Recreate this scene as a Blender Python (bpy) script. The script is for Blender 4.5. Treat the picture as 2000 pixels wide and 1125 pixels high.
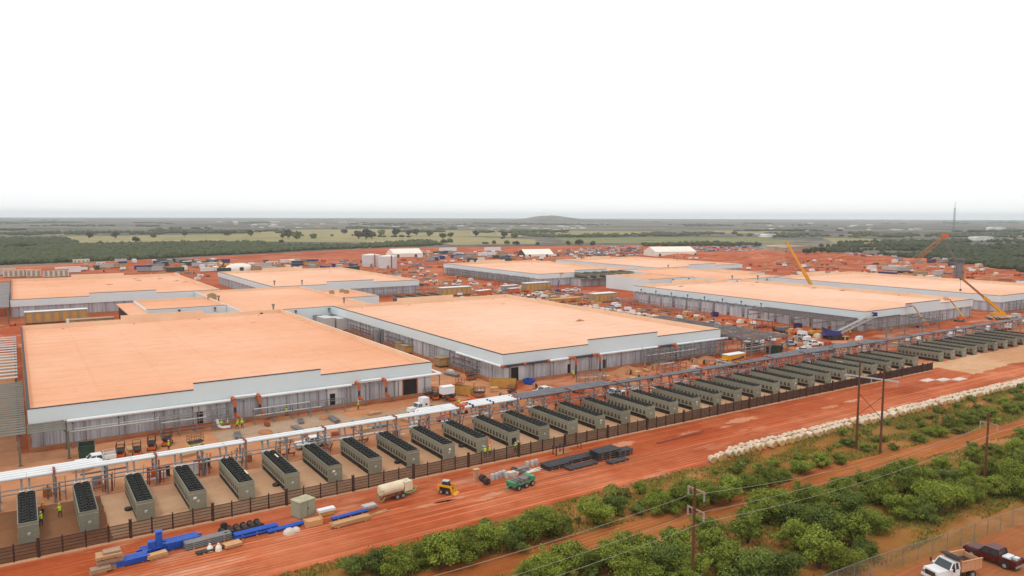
import bpy, bmesh, math, random
import numpy as np
from mathutils import Vector, Matrix
random.seed(7); RN = np.random.default_rng(7)
R = math.radians
for o in list(bpy.data.objects): bpy.data.objects.remove(o)
SC = bpy.context.scene
COL = SC.collection

# ------------------------------------------------------------------ camera
CAM_H = 40.0
FPX = 1470.0
RV = Vector((0.83377905, -0.55209172, 0.00268765))
UV = Vector((0.05048331, 0.08108669, 0.99542774))
FV = Vector((0.54978535, 0.82983111, -0.0954798))
cd = bpy.data.cameras.new('camera'); cam = bpy.data.objects.new('camera', cd); COL.objects.link(cam)
cd.sensor_width = 36.0; cd.lens = FPX / 2000 * 36.0; cd.clip_start = 1.0; cd.clip_end = 60000
m = Matrix(((RV.x, UV.x, -FV.x, 0), (RV.y, UV.y, -FV.y, 0), (RV.z, UV.z, -FV.z, CAM_H), (0, 0, 0, 1)))
cam.matrix_world = m
SC.camera = cam
SC.render.resolution_x = 1024; SC.render.resolution_y = 576

# ------------------------------------------------------------------ sky, sun, exposure
SUN_EL, SUN_AZ = 60.0, 236.0
wd = bpy.data.worlds.new('World'); SC.world = wd; wd.use_nodes = True
nt = wd.node_tree; nt.nodes.clear()
out = nt.nodes.new('ShaderNodeOutputWorld'); bg = nt.nodes.new('ShaderNodeBackground')
sky = nt.nodes.new('ShaderNodeTexSky'); sky.sky_type = 'NISHITA'; sky.sun_disc = False
sky.sun_elevation = R(SUN_EL); sky.sun_rotation = R(SUN_AZ); sky.air_density = 1.0; sky.dust_density = 1.0; sky.ozone_density = 1.0
hs = nt.nodes.new('ShaderNodeHueSaturation'); hs.inputs['Saturation'].default_value = 0.12
ov = nt.nodes.new('ShaderNodeMix'); ov.data_type = 'RGBA'; ov.inputs[0].default_value = 0.88; ov.inputs[7].default_value = (8.8, 8.85, 8.9, 1)   # even cloud veil
nt.links.new(sky.outputs[0], hs.inputs['Color']); nt.links.new(hs.outputs[0], ov.inputs[6]); nt.links.new(ov.outputs[2], bg.inputs[0]); bg.inputs[1].default_value = 0.12
nt.links.new(bg.outputs[0], out.inputs[0])
sd = bpy.data.lights.new('sun', 'SUN'); sd.energy = 0.85; sd.angle = R(11); sd.color = (1.0, 0.97, 0.93)
sun = bpy.data.objects.new('sun', sd); COL.objects.link(sun)
# sky sun_rotation turns clockwise from +Y seen from above
sdir = Vector((math.sin(R(SUN_AZ)) * math.cos(R(SUN_EL)), math.cos(R(SUN_AZ)) * math.cos(R(SUN_EL)), math.sin(R(SUN_EL))))
sun.rotation_euler = (-sdir).to_track_quat('-Z', 'Y').to_euler(); sun.location = (0, 0, 200)
SC.view_settings.view_transform = 'Standard'; SC.view_settings.look = 'None'
SC.view_settings.exposure = 0.08; SC.view_settings.gamma = 1.0
SC.cycles.volume_bounces = 3

# ------------------------------------------------------------------ helpers
def G(px, py, z=0.0):
    """point of the place at height z seen at this spot of the survey picture"""
    d = RV * (px - 1000) + UV * (562.5 - py) + FV * FPX
    t = (z - CAM_H) / d.z
    return Vector((d.x * t, d.y * t, z))

class MB:
    def __init__(s): s.v = []; s.f = []; s.m = []
    def add(s, vs, fs, m=0):
        b = len(s.v); s.v += [tuple(p) for p in vs]; s.f += [[i + b for i in f] for f in fs]; s.m += [m] * len(fs)
    def box(s, x0, x1, y0, y1, z0, z1, m=0, skip=()):
        vs = [(x0,y0,z0),(x1,y0,z0),(x1,y1,z0),(x0,y1,z0),(x0,y0,z1),(x1,y0,z1),(x1,y1,z1),(x0,y1,z1)]
        fs = {'b':[0,3,2,1],'t':[4,5,6,7],'s':[0,1,5,4],'e':[1,2,6,5],'n':[2,3,7,6],'w':[3,0,4,7]}
        s.add(vs, [f for k, f in fs.items() if k not in skip], m)
    def frus(s, x0, x1, y0, y1, z0, z1, ix0, ix1, iy, m=0):
        vs = [(x0,y0,z0),(x1,y0,z0),(x1,y1,z0),(x0,y1,z0),(x0+ix0,y0+iy,z1),(x1-ix1,y0+iy,z1),(x1-ix1,y1-iy,z1),(x0+ix0,y1-iy,z1)]
        s.add(vs, [[0,3,2,1],[4,5,6,7],[0,1,5,4],[1,2,6,5],[2,3,7,6],[3,0,4,7]], m)
    def tube(s, p, q, r, n=8, m=0, r2=None, cap=True):
        p = Vector(p); q = Vector(q); d = (q - p).normalized()
        a = Vector((0,0,1)) if abs(d.z) < .9 else Vector((1,0,0))
        u = d.cross(a).normalized(); w = d.cross(u); r2 = r if r2 is None else r2
        vs = []
        for c, rr in ((p, r), (q, r2)):
            for i in range(n):
                t = 2 * math.pi * i / n; vs.append(c + u * (rr * math.cos(t)) + w * (rr * math.sin(t)))
        fs = [[i, (i+1) % n, n + (i+1) % n, n + i] for i in range(n)]
        if cap: fs += [list(range(n))[::-1], list(range(n, 2*n))]
        s.add(vs, fs, m)
    def bar(s, p, q, w, h=None, m=0):
        p = Vector(p); q = Vector(q); d = (q - p).normalized(); h = h or w
        a = Vector((0,0,1)) if abs(d.z) < .95 else Vector((1,0,0))
        u = d.cross(a).normalized() * (w/2); k = u.cross(d).normalized() * (h/2)
        vs = [p-u-k, p+u-k, p+u+k, p-u+k, q-u-k, q+u-k, q+u+k, q-u+k]
        s.add(vs, [[0,1,2,3],[7,6,5,4],[0,4,5,1],[1,5,6,2],[2,6,7,3],[3,7,4,0]], m)
    def path(s, pts, r, n=8, m=0):
        for a, b in zip(pts, pts[1:]): s.tube(a, b, r, n, m)
    def prof(s, pts, y0, y1, m=0, ym=None):
        """profile (x,z) closed polygon extruded in y"""
        n = len(pts)
        vs = [(x, y0, z) for x, z in pts] + [(x, y1, z) for x, z in pts]
        fs = [list(range(n)), list(range(n, 2*n))[::-1]] + [[i, n+i, n+(i+1) % n, (i+1) % n] for i in range(n)]
        s.add(vs, fs, m)
    def poly(s, pts, z0, z1, m=0):
        n = len(pts)
        vs = [(x, y, z0) for x, y in pts] + [(x, y, z1) for x, y in pts]
        fs = [list(range(n))[::-1], list(range(n, 2*n))] + [[i, (i+1) % n, n+(i+1) % n, n+i] for i in range(n)]
        s.add(vs, fs, m)
    def cap(s, c, r, h, n=10, m=0, k=3):
        """dome"""
        vs = []; fs = []
        for j in range(k):
            a = j / k * math.pi / 2
            for i in range(n):
                t = 2*math.pi*i/n; vs.append((c[0]+r*math.cos(a)*math.cos(t), c[1]+r*math.cos(a)*math.sin(t), c[2]+h*math.sin(a)))
        vs.append((c[0], c[1], c[2]+h))
        for j in range(k-1):
            for i in range(n): fs.append([j*n+i, j*n+(i+1) % n, (j+1)*n+(i+1) % n, (j+1)*n+i])
        for i in range(n): fs.append([(k-1)*n+i, (k-1)*n+(i+1) % n, k*n])
        s.add(vs, fs, m)
    def mesh(s, name, mats):
        me = bpy.data.meshes.new(name); me.from_pydata(s.v, [], s.f)
        if not isinstance(mats, (list, tuple)): mats = [mats]
        for mt in mats: me.materials.append(mt)
        if len(mats) > 1: me.polygons.foreach_set('material_index', s.m)
        me.update(); return me
    def build(s, name, mats, parent=None, loc=None, smooth=False):
        me = s.mesh(name, mats)
        if smooth: me.shade_smooth()
        return put(name, me, parent, loc)

def put(name, me, parent=None, loc=None, rz=None, sc=None):
    o = bpy.data.objects.new(name, me); COL.objects.link(o)
    if parent: o.parent = parent
    if loc is not None: o.location = loc
    if rz: o.rotation_euler = (0, 0, rz)
    if sc: o.scale = sc
    return o
def tag(o, label=None, cat=None, group=None, kind=None):
    if label: o['label'] = label
    if cat: o['category'] = cat
    if group: o['group'] = group
    if kind: o['kind'] = kind
    return o
def thing(name, label, cat, loc=(0,0,0), rz=0.0, group=None):
    o = bpy.data.objects.new(name, None); COL.objects.link(o); o.empty_display_size = .2
    o.location = loc; o.rotation_euler = (0, 0, rz)
    return tag(o, label, cat, group)
KIDS = {}
def copy_tree(o, loc=None, rz=None, label=None, group=None, parent=None, sc=None):
    c = o.copy(); COL.objects.link(c)
    if parent: c.parent = parent
    if loc is not None: c.location = loc
    if rz is not None: c.rotation_euler = (0, 0, rz)
    if sc is not None: c.scale = sc if isinstance(sc, (tuple, list)) else (sc, sc, sc)
    if label: c['label'] = label
    if group: c['group'] = group
    for ch in o.children: copy_tree(ch, parent=c)
    return c
def inpoly(x, y, P):
    r = False; n = len(P)
    for i in range(n):
        x1, y1 = P[i][:2]; x2, y2 = P[i-1][:2]
        if (y1 > y) != (y2 > y) and x < (x2-x1)*(y-y1)/(y2-y1)+x1: r = not r
    return r

# ------------------------------------------------------------------ materials
def nodes(name):
    mt = bpy.data.materials.new(name); mt.use_nodes = True; t = mt.node_tree; t.nodes.clear()
    o = t.nodes.new('ShaderNodeOutputMaterial'); b = t.nodes.new('ShaderNodeBsdfPrincipled')
    t.links.new(b.outputs[0], o.inputs[0]); b.inputs['Specular IOR Level'].default_value = .3
    return mt, t, b, o
def c4(c): return (c[0], c[1], c[2], 1)
def noise(t, vec, scale, detail=4, rough=.55, stretch=(1,1,1)):
    mp = t.nodes.new('ShaderNodeMapping'); mp.inputs['Scale'].default_value = stretch
    t.links.new(vec, mp.inputs[0])
    n = t.nodes.new('ShaderNodeTexNoise'); n.inputs['Scale'].default_value = scale; n.inputs['Detail'].default_value = detail; n.inputs['Roughness'].default_value = rough
    t.links.new(mp.outputs[0], n.inputs[0]); return n.outputs[0]
def ramp(t, fac, a, b):
    r = t.nodes.new('ShaderNodeMapRange'); r.clamp = True
    r.inputs[1].default_value = a; r.inputs[2].default_value = b; t.links.new(fac, r.inputs[0]); return r.outputs[0]
def mixc(t, fac, a, b, blend='MIX'):
    n = t.nodes.new('ShaderNodeMix'); n.data_type = 'RGBA'; n.blend_type = blend
    if isinstance(fac, float): n.inputs[0].default_value = fac
    else: t.links.new(fac, n.inputs[0])
    for i, v in ((6, a), (7, b)):
        if isinstance(v, tuple): n.inputs[i].default_value = c4(v)
        else: t.links.new(v, n.inputs[i])
    return n.outputs[2]
def mul(t, a, v):
    n = t.nodes.new('ShaderNodeMath'); n.operation = 'MULTIPLY'; t.links.new(a, n.inputs[0])
    if isinstance(v, float): n.inputs[1].default_value = v
    else: t.links.new(v, n.inputs[1])
    return n.outputs[0]
def bumpn(t, b, h, s, d=.1):
    n = t.nodes.new('ShaderNodeBump'); n.inputs['Strength'].default_value = s; n.inputs['Distance'].default_value = d
    t.links.new(h, n.inputs['Height']); t.links.new(n.outputs[0], b.inputs['Normal'])
def pos(t): return t.nodes.new('ShaderNodeNewGeometry').outputs['Position']
DUST = (0.50, 0.20, 0.09)
def M(name, c, c2=None, scale=.6, rough=.7, metal=0.0, dust=.25, stretch=(1,1,1), bump=0.0, rnd=0.0):
    """painted or raw surface with mottled wear and red dust settled over it"""
    mt, t, b, o = nodes(name); p = pos(t)
    if c2 is None: c2 = tuple(x*.72 for x in c)
    n1 = noise(t, p, scale, 5, .6, stretch); col = mixc(t, ramp(t, n1, .38, .66), c, c2)
    if dust:
        n2 = noise(t, p, .9, 6, .7); col = mixc(t, mul(t, ramp(t, n2, .45, .8), dust), col, DUST)
    if rnd:
        oi = t.nodes.new('ShaderNodeObjectInfo'); h = t.nodes.new('ShaderNodeHueSaturation')
        t.links.new(ramp2(t, oi.outputs['Random'], 1-rnd, 1+rnd), h.inputs['Value']); t.links.new(col, h.inputs['Color']); col = h.outputs[0]
    t.links.new(col, b.inputs['Base Color']); b.inputs['Roughness'].default_value = rough; b.inputs['Metallic'].default_value = metal
    if bump: bumpn(t, b, noise(t, p, scale*6, 4), bump, .05)
    return mt
def ramp2(t, fac, a, b):
    r = t.nodes.new('ShaderNodeMapRange'); r.inputs[3].default_value = a; r.inputs[4].default_value = b; t.links.new(fac, r.inputs[0]); return r.outputs[0]

def mat_dirt(name, a, b, pale, palecut=.62, tracks=.35, fine=.5, ang=0.0):
    mt, t, bs, o = nodes(name); p = pos(t)
    c = mixc(t, ramp(t, noise(t, p, .035, 5, .6), .36, .64), a, b)
    c = mixc(t, mul(t, ramp(t, noise(t, p, .5, 6, .7), .42, .75), fine), c, tuple(x*.55 for x in b))
    c = mixc(t, mul(t, ramp(t, noise(t, p, .09, 5, .65, (.35, 1, 1)), palecut, palecut+.1), .8), c, pale)
    c = mixc(t, mul(t, ramp(t, noise(t, p, .016, 7, .68, (1, .7, 1)), .50, .60), .55), c, tuple(x*.55+y*.45 for x, y in zip(a, pale)))
    c = mixc(t, mul(t, ramp(t, noise(t, p, .024, 7, .7, (.8, 1, 1)), .53, .62), .5), c, tuple(x*y for x, y in zip(b, (.72, .62, .6))))
    tr = noise(t, p, 1.0, 3, .6, (.018, .85, 1)); c = mixc(t, mul(t, ramp(t, tr, .50, .66), tracks), c, tuple(x*.5 for x in a))
    tr2 = noise(t, p, 1.0, 2, .5, (.012, 1.3, 1)); c = mixc(t, mul(t, ramp(t, tr2, .54, .68), tracks), c, tuple(min(1, x*1.25+.03) for x in a))
    # wheel ruts: narrow wandering bands, present only in patches
    wv = t.nodes.new('ShaderNodeTexWave'); wv.bands_direction = 'Y'; wv.inputs['Scale'].default_value = .42; wv.inputs['Distortion'].default_value = 5.0; wv.inputs['Detail'].default_value = 2.0; wv.inputs['Detail Scale'].default_value = .35
    mp = t.nodes.new('ShaderNodeMapping'); mp.inputs['Scale'].default_value = (.16, 1, 1); t.links.new(p, mp.inputs[0]); t.links.new(mp.outputs[0], wv.inputs[0])
    rut = mul(t, ramp(t, wv.outputs[1], .80, .97), ramp(t, noise(t, p, .06, 4, .6), .40, .60)); c = mixc(t, mul(t, rut, min(1., tracks*1.3)), c, tuple(x*.42 for x in a))
    dk = ramp(t, noise(t, p, .055, 6, .7, (.6, 1, 1)), .56, .70); c = mixc(t, mul(t, dk, .5), c, tuple(x*y for x, y in zip(b, (.62, .5, .45))))
    g = noise(t, p, 5, 4, .75); c = mixc(t, mul(t, ramp(t, g, .5, .72), .38), c, tuple(x*.42 for x in a))
    t.links.new(c, bs.inputs['Base Color']); bs.inputs['Roughness'].default_value = .95; bs.inputs['Specular IOR Level'].default_value = .1
    bumpn(t, bs, noise(t, p, 1.2, 6, .7), .35, .25); return mt
def mat_roof(name, base, stain):
    mt, t, b, o = nodes(name); p = pos(t)
    c = mixc(t, ramp(t, noise(t, p, .018, 5, .6), .35, .65), tuple(x*y for x, y in zip(base, (1.04, 1.08, 1.12))), tuple(x*y for x, y in zip(base, (.95, .84, .76))))
    c = mixc(t, mul(t, ramp(t, noise(t, p, .25, 6, .7), .45, .8), .30), c, stain)
    # lapped membrane seams across the hall, dust gathered along them
    sx = t.nodes.new('ShaderNodeSeparateXYZ'); t.links.new(p, sx.inputs[0])
    for axis, per, amt in ((1, 6.1, .4), (0, 12.2, .18)):
        w = t.nodes.new('ShaderNodeMath'); w.operation = 'MODULO'; t.links.new(sx.outputs[axis], w.inputs[0]); w.inputs[1].default_value = per
        k = t.nodes.new('ShaderNodeMath'); k.operation = 'LESS_THAN'; t.links.new(w.outputs[0], k.inputs[0]); k.inputs[1].default_value = .42
        c = mixc(t, mul(t, mul(t, k.outputs[0], ramp(t, noise(t, p, .06, 4), .3, .6)), amt), c, stain)
    rv = noise(t, p, .5, 5, .6, (.10, .8, 1)); c = mixc(t, mul(t, ramp(t, rv, .55, .68), .22), c, stain)
    cr = noise(t, p, .055, 3, .5); ab = t.nodes.new('ShaderNodeMath'); ab.operation = 'COMPARE'; t.links.new(cr, ab.inputs[0]); ab.inputs[1].default_value = .5; ab.inputs[2].default_value = .004; c = mixc(t, mul(t, ab.outputs[0], .12), c, stain)
    t.links.new(c, b.inputs['Base Color']); b.inputs['Roughness'].default_value = .9; b.inputs['Specular IOR Level'].default_value = .1
    return mt
def mat_wall(name, a, b2, streak):
    mt, t, b, o = nodes(name); p = pos(t)
    c = mixc(t, ramp(t, noise(t, p, 1.0, 4, .6, (.5, .5, .06)), .40, .62), a, b2)
    c = mixc(t, mul(t, ramp(t, noise(t, p, 1.0, 5, .6, (1.6, 1.6, .05)), .50, .70), .75), c, streak)
    c = mixc(t, mul(t, ramp(t, noise(t, p, .12, 4), .4, .7), .15), c, DUST)
    t.links.new(c, b.inputs['Base Color']); b.inputs['Roughness'].default_value = .6; b.inputs['Metallic'].default_value = .0
    return mt
def mat_leaf(name, a, b2, c3):
    mt, t, b, o = nodes(name); p = pos(t)
    c = mixc(t, ramp(t, noise(t, p, .9, 4, .6), .36, .64), a, b2)
    c = mixc(t, ramp(t, noise(t, p, 6, 2, .5), .5, .72), c, c3)
    oi = t.nodes.new('ShaderNodeObjectInfo'); h = t.nodes.new('ShaderNodeHueSaturation')
    t.links.new(ramp2(t, oi.outputs['Random'], .72, 1.3), h.inputs['Value']); t.links.new(c, h.inputs['Color'])
    t.links.new(h.outputs[0], b.inputs['Base Color']); b.inputs['Roughness'].default_value = .7
    b.inputs['Specular IOR Level'].default_value = .15
    return mt
def mat_far(name, scrub, tan, dark):
    mt, t, b, o = nodes(name); p = pos(t)
    c = mixc(t, ramp(t, noise(t, p, .0022, 6, .62, (1, 1.0, 1)), .42, .58), scrub, tan)
    c = mixc(t, mul(t, ramp(t, noise(t, p, .02, 6, .7), .48, .62), .8), c, dark)
    c = mixc(t, mul(t, ramp(t, noise(t, p, .15, 4, .7), .5, .7), .5), c, dark)
    t.links.new(c, b.inputs['Base Color']); b.inputs['Roughness'].default_value = 1; b.inputs['Specular IOR Level'].default_value = 0
    return mt
def mat_glass(name):
    mt, t, b, o = nodes(name); b.inputs['Base Color'].default_value = (.035, .045, .055, 1); b.inputs['Roughness'].default_value = .12
    b.inputs['Specular IOR Level'].default_value = .6; return mt
def mat_mesh(name, col, keep):
    """woven wire seen from afar: fine diamonds cut out of the sheet"""
    mt, t, b, o = nodes(name); p = pos(t)
    mp = t.nodes.new('ShaderNodeMapping'); mp.inputs['Rotation'].default_value = (0, R(45), 0); mp.inputs['Scale'].default_value = (1, 1, 1); t.links.new(p, mp.inputs[0])
    ck = t.nodes.new('ShaderNodeTexWave'); ck.inputs['Scale'].default_value = 2.2; ck.wave_profile = 'SIN'; t.links.new(mp.outputs[0], ck.inputs[0])
    tr = t.nodes.new('ShaderNodeBsdfTransparent'); mx = t.nodes.new('ShaderNodeMixShader')
    t.links.new(ramp2(t, ck.outputs[1], keep*.5, keep*1.4), mx.inputs[0]); t.links.new(tr.outputs[0], mx.inputs[1]); t.links.new(b.outputs[0], mx.inputs[2]); t.links.new(mx.outputs[0], o.inputs[0])
    b.inputs['Base Color'].default_value = c4(col); b.inputs['Roughness'].default_value = .5; return mt

mm = {}
mm['ground'] = mat_far('far_plain', (.125, .118, .108), (.25, .22, .165), (.07, .072, .068))
mm['dirt'] = mat_dirt('red_dirt', (.50, .118, .038), (.36, .058, .014), (.66, .33, .20), .54, .45)
mm['yard'] = mat_dirt('tan_yard_earth', (.58, .28, .14), (.47, .185, .08), (.64, .38, .24), .58, .15)
mm['haul'] = mat_dirt('haul_road_dirt', (.58, .160, .062), (.44, .088, .027), (.69, .36, .22), .56, .8)
mm['verge'] = mat_dirt('scrub_soil', (.40, .145, .036), (.20, .125, .024), (.50, .24, .10), .58, .05)
mm['track'] = mat_dirt('orange_track', (.44, .145, .038), (.36, .10, .025), (.50, .20, .08), .64, .55)
mm['lot'] = mat_dirt('lot_soil', (.40, .125, .045), (.34, .12, .04), (.50, .24, .13), .58, .2)
mm['pad'] = mat_dirt('pad_concrete', (.56, .34, .20), (.50, .27, .145), (.60, .42, .29), .58, .05, .3)
mm['wet'] = mat_dirt('wet_mud', (.20, .085, .035), (.27, .12, .055), (.34, .19, .12), .6, .1)
mm['gravel'] = mat_dirt('gravel', (.47, .32, .215), (.40, .265, .17), (.52, .37, .26), .6, .1)
mm['sand'] = mat_dirt('pale_sand', (.62, .36, .19), (.55, .28, .14), (.68, .44, .28), .55, .1)
mm['patch'] = mat_dirt('pale_dust_patch', (.60, .27, .155), (.54, .20, .10), (.66, .38, .26), .5, .3)
mm['field'] = mat_far('dry_field', (.30, .27, .13), (.36, .30, .17), (.20, .20, .10))
mm['fieldg'] = mat_far('green_field', (.20, .22, .10), (.26, .25, .13), (.12, .14, .07))
mm['roof'] = mat_roof('dusty_roof_membrane', (.785, .43, .268), (.58, .22, .11)); mm['roof2'] = mat_roof('pale_dusty_roof_membrane', (.80, .50, .345), (.62, .26, .14))
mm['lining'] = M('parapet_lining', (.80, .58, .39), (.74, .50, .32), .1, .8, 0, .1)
mm['fascia'] = M('fascia_panel', (.68, .755, .77), (.64, .71, .725), .05, .6, 0, .05)
mm['wall'] = mat_wall('galvanised_wall', (.50, .535, .58), (.385, .40, .435), (.18, .175, .19))
mm['wallw'] = M('white_wall', (.62, .62, .62), (.56, .54, .53), .3, .6, 0, .15)
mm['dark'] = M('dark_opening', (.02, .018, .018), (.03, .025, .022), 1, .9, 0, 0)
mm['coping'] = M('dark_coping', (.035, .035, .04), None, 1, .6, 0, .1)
mm['slab'] = M('slab_edge', (.42, .20, .09), (.36, .14, .06), .4, .9, 0, .3)
mm['chill'] = M('sage_green_paint', (.230, .225, .170), (.20, .195, .145), .3, .55, 0, .14, rnd=.10)
mm['chilltrim'] = M('pale_trim', (.42, .40, .29), None, 1, .5, 0, .1)
mm['fan'] = M('black_fan', (.012, .013, .015), (.018, .019, .021), 2, .5, 0, .0)
mm['fanrim'] = M('fan_guard', (.075, .075, .062), None, 2, .5, 0, .03)
mm['coil'] = M('brown_coil', (.085, .06, .045), (.06, .042, .032), 3, .8, 0, .2)
mm['under'] = M('skid_dark', (.03, .027, .024), (.05, .04, .03), 2, .7, 0, .2)
mm['logo'] = M('badge', (.62, .74, .74), None, 2, .4, 0, 0)
mm['fence'] = M('brown_fence_steel', (.055, .028, .022), (.045, .022, .018), 1, .5, 0, .15)
mm['kerb'] = M('kerb_concrete', (.60, .34, .19), (.54, .27, .14), .5, .9, 0, .3)
mm['wpipe'] = M('white_pipe_jacket', (.78, .80, .80), (.72, .73, .73), .3, .4, 0, .06)
mm['gpipe'] = M('grey_steel_pipe', (.20, .20, .22), (.15, .145, .155), .4, .45, .2, .12)
mm['steel'] = M('galvanised_steel', (.25, .245, .245), (.17, .16, .16), .6, .5, .2, .2)
mm['deck'] = M('canopy_louvre', (.15, .142, .112), (.115, .108, .085), .4, .6, 0, .12)
mm['purlin'] = M('steel_purlin', (.20, .19, .19), (.15, .135, .135), .4, .6, 0, .25)
mm['orange'] = M('orange_coupling', (.52, .115, .035), (.42, .085, .025), 2, .5, 0, .1)
mm['saddle'] = M('red_primer', (.36, .085, .045), (.27, .06, .035), 2, .7, 0, .1)
mm['green'] = M('dark_green_paint', (.018, .055, .040), (.025, .06, .04), 1, .5, 0, .15)
mm['blue'] = M('blue_paint', (.015, .085, .42), (.02, .10, .48), 1.5, .45, 0, .08)
mm['navy'] = M('navy_paint', (.03, .035, .17), (.025, .03, .13), 1, .45, 0, .1)
mm['yellow'] = M('machine_yellow', (.72, .34, .015), (.64, .28, .012), 1, .45, 0, .12)
mm['pyellow'] = M('pale_yellow', (.66, .52, .16), (.60, .46, .13), 1, .5, 0, .1)
mm['dyellow'] = M('bin_yellow', (.55, .31, .075), (.48, .25, .055), 1, .6, 0, .2)
mm['truckw'] = M('white_vehicle_paint', (.74, .75, .75), (.70, .70, .69), .7, .3, 0, .06)
mm['maroon'] = M('maroon_paint', (.085, .012, .010), (.07, .010, .009), 1, .28, 0, .12)
mm['orangem'] = M('machine_orange', (.66, .12, .012), (.56, .095, .01), 1, .45, 0, .12)
mm['black'] = M('black_rubber', (.022, .021, .021), (.035, .03, .028), 2, .8, 0, .25)
mm['bpipe'] = M('black_plastic_pipe', (.045, .046, .052), (.035, .036, .042), 2, .4, 0, .12)
mm['chrome'] = M('bright_metal', (.55, .55, .55), None, 2, .25, .7, .05)
mm['grey'] = M('grey_paint', (.30, .31, .32), (.25, .255, .26), .8, .5, 0, .15)
mm['lgrey'] = M('light_grey_paint', (.48, .49, .48), (.42, .42, .41), .8, .5, 0, .15)
mm['tan'] = M('tan_enclosure', (.37, .27, .155), (.30, .205, .11), .5, .6, 0, .2, (1, 1, .2))
mm['cream'] = M('cream_plastic', (.74, .64, .45), (.66, .54, .36), 1, .5, 0, .15)
mm['tentw'] = M('tent_fabric', (.80, .76, .67), (.76, .70, .60), .15, .6, 0, .06)
mm['tarp'] = M('pale_tarp', (.68, .60, .52), (.55, .45, .36), 1, .6, 0, .25)
mm['wood'] = M('raw_timber', (.56, .33, .16), (.44, .24, .11), 2, .8, 0, .2, (.3, 2, 2))
mm['ply'] = M('plywood', (.60, .34, .16), (.54, .29, .13), 1, .8, 0, .15)
mm['pole'] = M('pole_timber', (.15, .052, .028), (.11, .036, .02), 2, .85, 0, .05, (1, 1, .15))
mm['arm'] = M('crossarm', (.42, .27, .18), (.34, .21, .14), 2, .8, 0, .1)
mm['wire'] = M('wire', (.34, .36, .27), None, 1, .5, 0, 0)
mm['insul'] = M('insulator', (.42, .36, .34), None, 2, .3, 0, 0)
mm['straw'] = M('bale_straw', (.58, .37, .13), (.42, .25, .085), 3, .95, 0, .1, rnd=.15)
mm['wrap'] = M('bale_wrap', (.68, .58, .46), (.50, .36, .23), 1.5, .6, 0, .30, rnd=.08)
mm['glass'] = mat_glass('window_glass')
mm['vest'] = M('safety_vest', (.52, .78, .03), (.46, .70, .02), 3, .7, 0, 0)
mm['vesto'] = M('orange_vest', (.80, .22, .02), None, 3, .7, 0, 0)
mm['trouser'] = M('dark_trousers', (.035, .035, .05), (.05, .045, .05), 3, .9, 0, .1)
mm['skin'] = M('skin', (.40, .22, .15), None, 4, .6, 0, 0)
mm['hat'] = M('hard_hat', (.80, .80, .78), None, 4, .4, 0, 0)
mm['haty'] = M('yellow_hard_hat', (.75, .62, .05), None, 4, .4, 0, 0)
mm['bark'] = M('bark', (.10, .070, .05), (.07, .05, .035), 4, .9, 0, .1)
mm['leaf'] = mat_leaf('mesquite_leaf', (.215, .255, .032), (.115, .152, .02), (.31, .335, .052))
mm['leafd'] = mat_leaf('dark_leaf', (.14, .180, .035), (.08, .115, .022), (.20, .24, .05))
mm['leaff'] = mat_leaf('far_leaf', (.055, .072, .028), (.030, .042, .017), (.082, .098, .04))
mm['grass'] = mat_leaf('dry_green_grass', (.20, .19, .035), (.12, .15, .025), (.32, .24, .06))
mm['chainlink'] = mat_mesh('chain_link_weave', (.36, .28, .21), .22)
mm['mast'] = M('mast_paint', (.22, .20, .20), None, 1, .6, 0, 0)
mm['rust'] = M('rusty_orange', (.42, .17, .055), (.34, .12, .035), 1, .7, 0, .1)
mm['farwhite'] = M('far_white_wall', (.72, .72, .70), (.60, .58, .55), .05, .7, 0, 0, rnd=.15)
mm['fartan'] = M('far_tan_wall', (.48, .36, .26), (.40, .30, .22), .05, .7, 0, 0, rnd=.15)
CARC = [M('car_'+n, c, c, 1, .35, 0, .12) for n, c in (('white', (.70, .71, .71)), ('silver', (.40, .42, .44)), ('black', (.03, .03, .035)), ('blue', (.05, .10, .25)), ('red', (.30, .03, .025)), ('grey', (.14, .15, .16)))]
# ------------------------------------------------------------------ the ground
def sheet(name, pts, z, mat, jag=0.0, step=3.0, kind='structure'):
    P = []
    n = len(pts)
    for i in range(n):
        a = Vector(pts[i]); b = Vector(pts[(i+1) % n]); L = (b-a).length; k = max(1, int(L/step)) if jag else 1
        for j in range(k):
            p = a.lerp(b, j/k)
            if jag: p = p + Vector((random.uniform(-jag, jag), random.uniform(-jag, jag)))
            P.append(p)
    me = bpy.data.meshes.new(name); me.from_pydata([(p.x, p.y, z) for p in P], [], [list(range(len(P)))]); me.materials.append(mat)
    bm = bmesh.new(); bm.from_mesh(me); bmesh.ops.triangulate(bm, faces=bm.faces[:]); bm.normal_update()
    for f in bm.faces:
        if f.normal.z < 0: f.normal_flip()
    bm.to_mesh(me); bm.free()
    o = put(name, me); tag(o, kind=kind); return o
# great plain out to the horizon
rings = [30, 120, 400, 1000, 2500, 5000, 8000, 12000]; NS = 96
vs = [(60, 60, -.04)]; fs = []
for r in rings:
    for i in range(NS): a = 2*math.pi*i/NS; vs.append((60+r*math.cos(a), 60+r*math.sin(a), -.04))
for i in range(NS): fs.append([0, 1+i, 1+(i+1) % NS])
for j in range(len(rings)-1):
    for i in range(NS): fs.append([1+j*NS+i, 1+(j+1)*NS+i, 1+(j+1)*NS+(i+1) % NS, 1+j*NS+(i+1) % NS])
me = bpy.data.meshes.new('ground'); me.from_pydata(vs, [], fs); me.materials.append(mm['ground']); tag(put('ground', me), kind='structure')
sheet('site_ground', [(-150, 81), (-150, 640), (-9, 691), (206, 785), (389, 865), (548, 828), (767, 766), (800, 640), (765, 521), (778, 412), (640, 270), (600, 200), (430, 81)], 0.0, mm['dirt'], .5, 4)
sheet('scrub_ground', [(-150, -30), (-150, 83), (430, 83), (430, -30)], -.012, mm['verge'])
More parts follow.
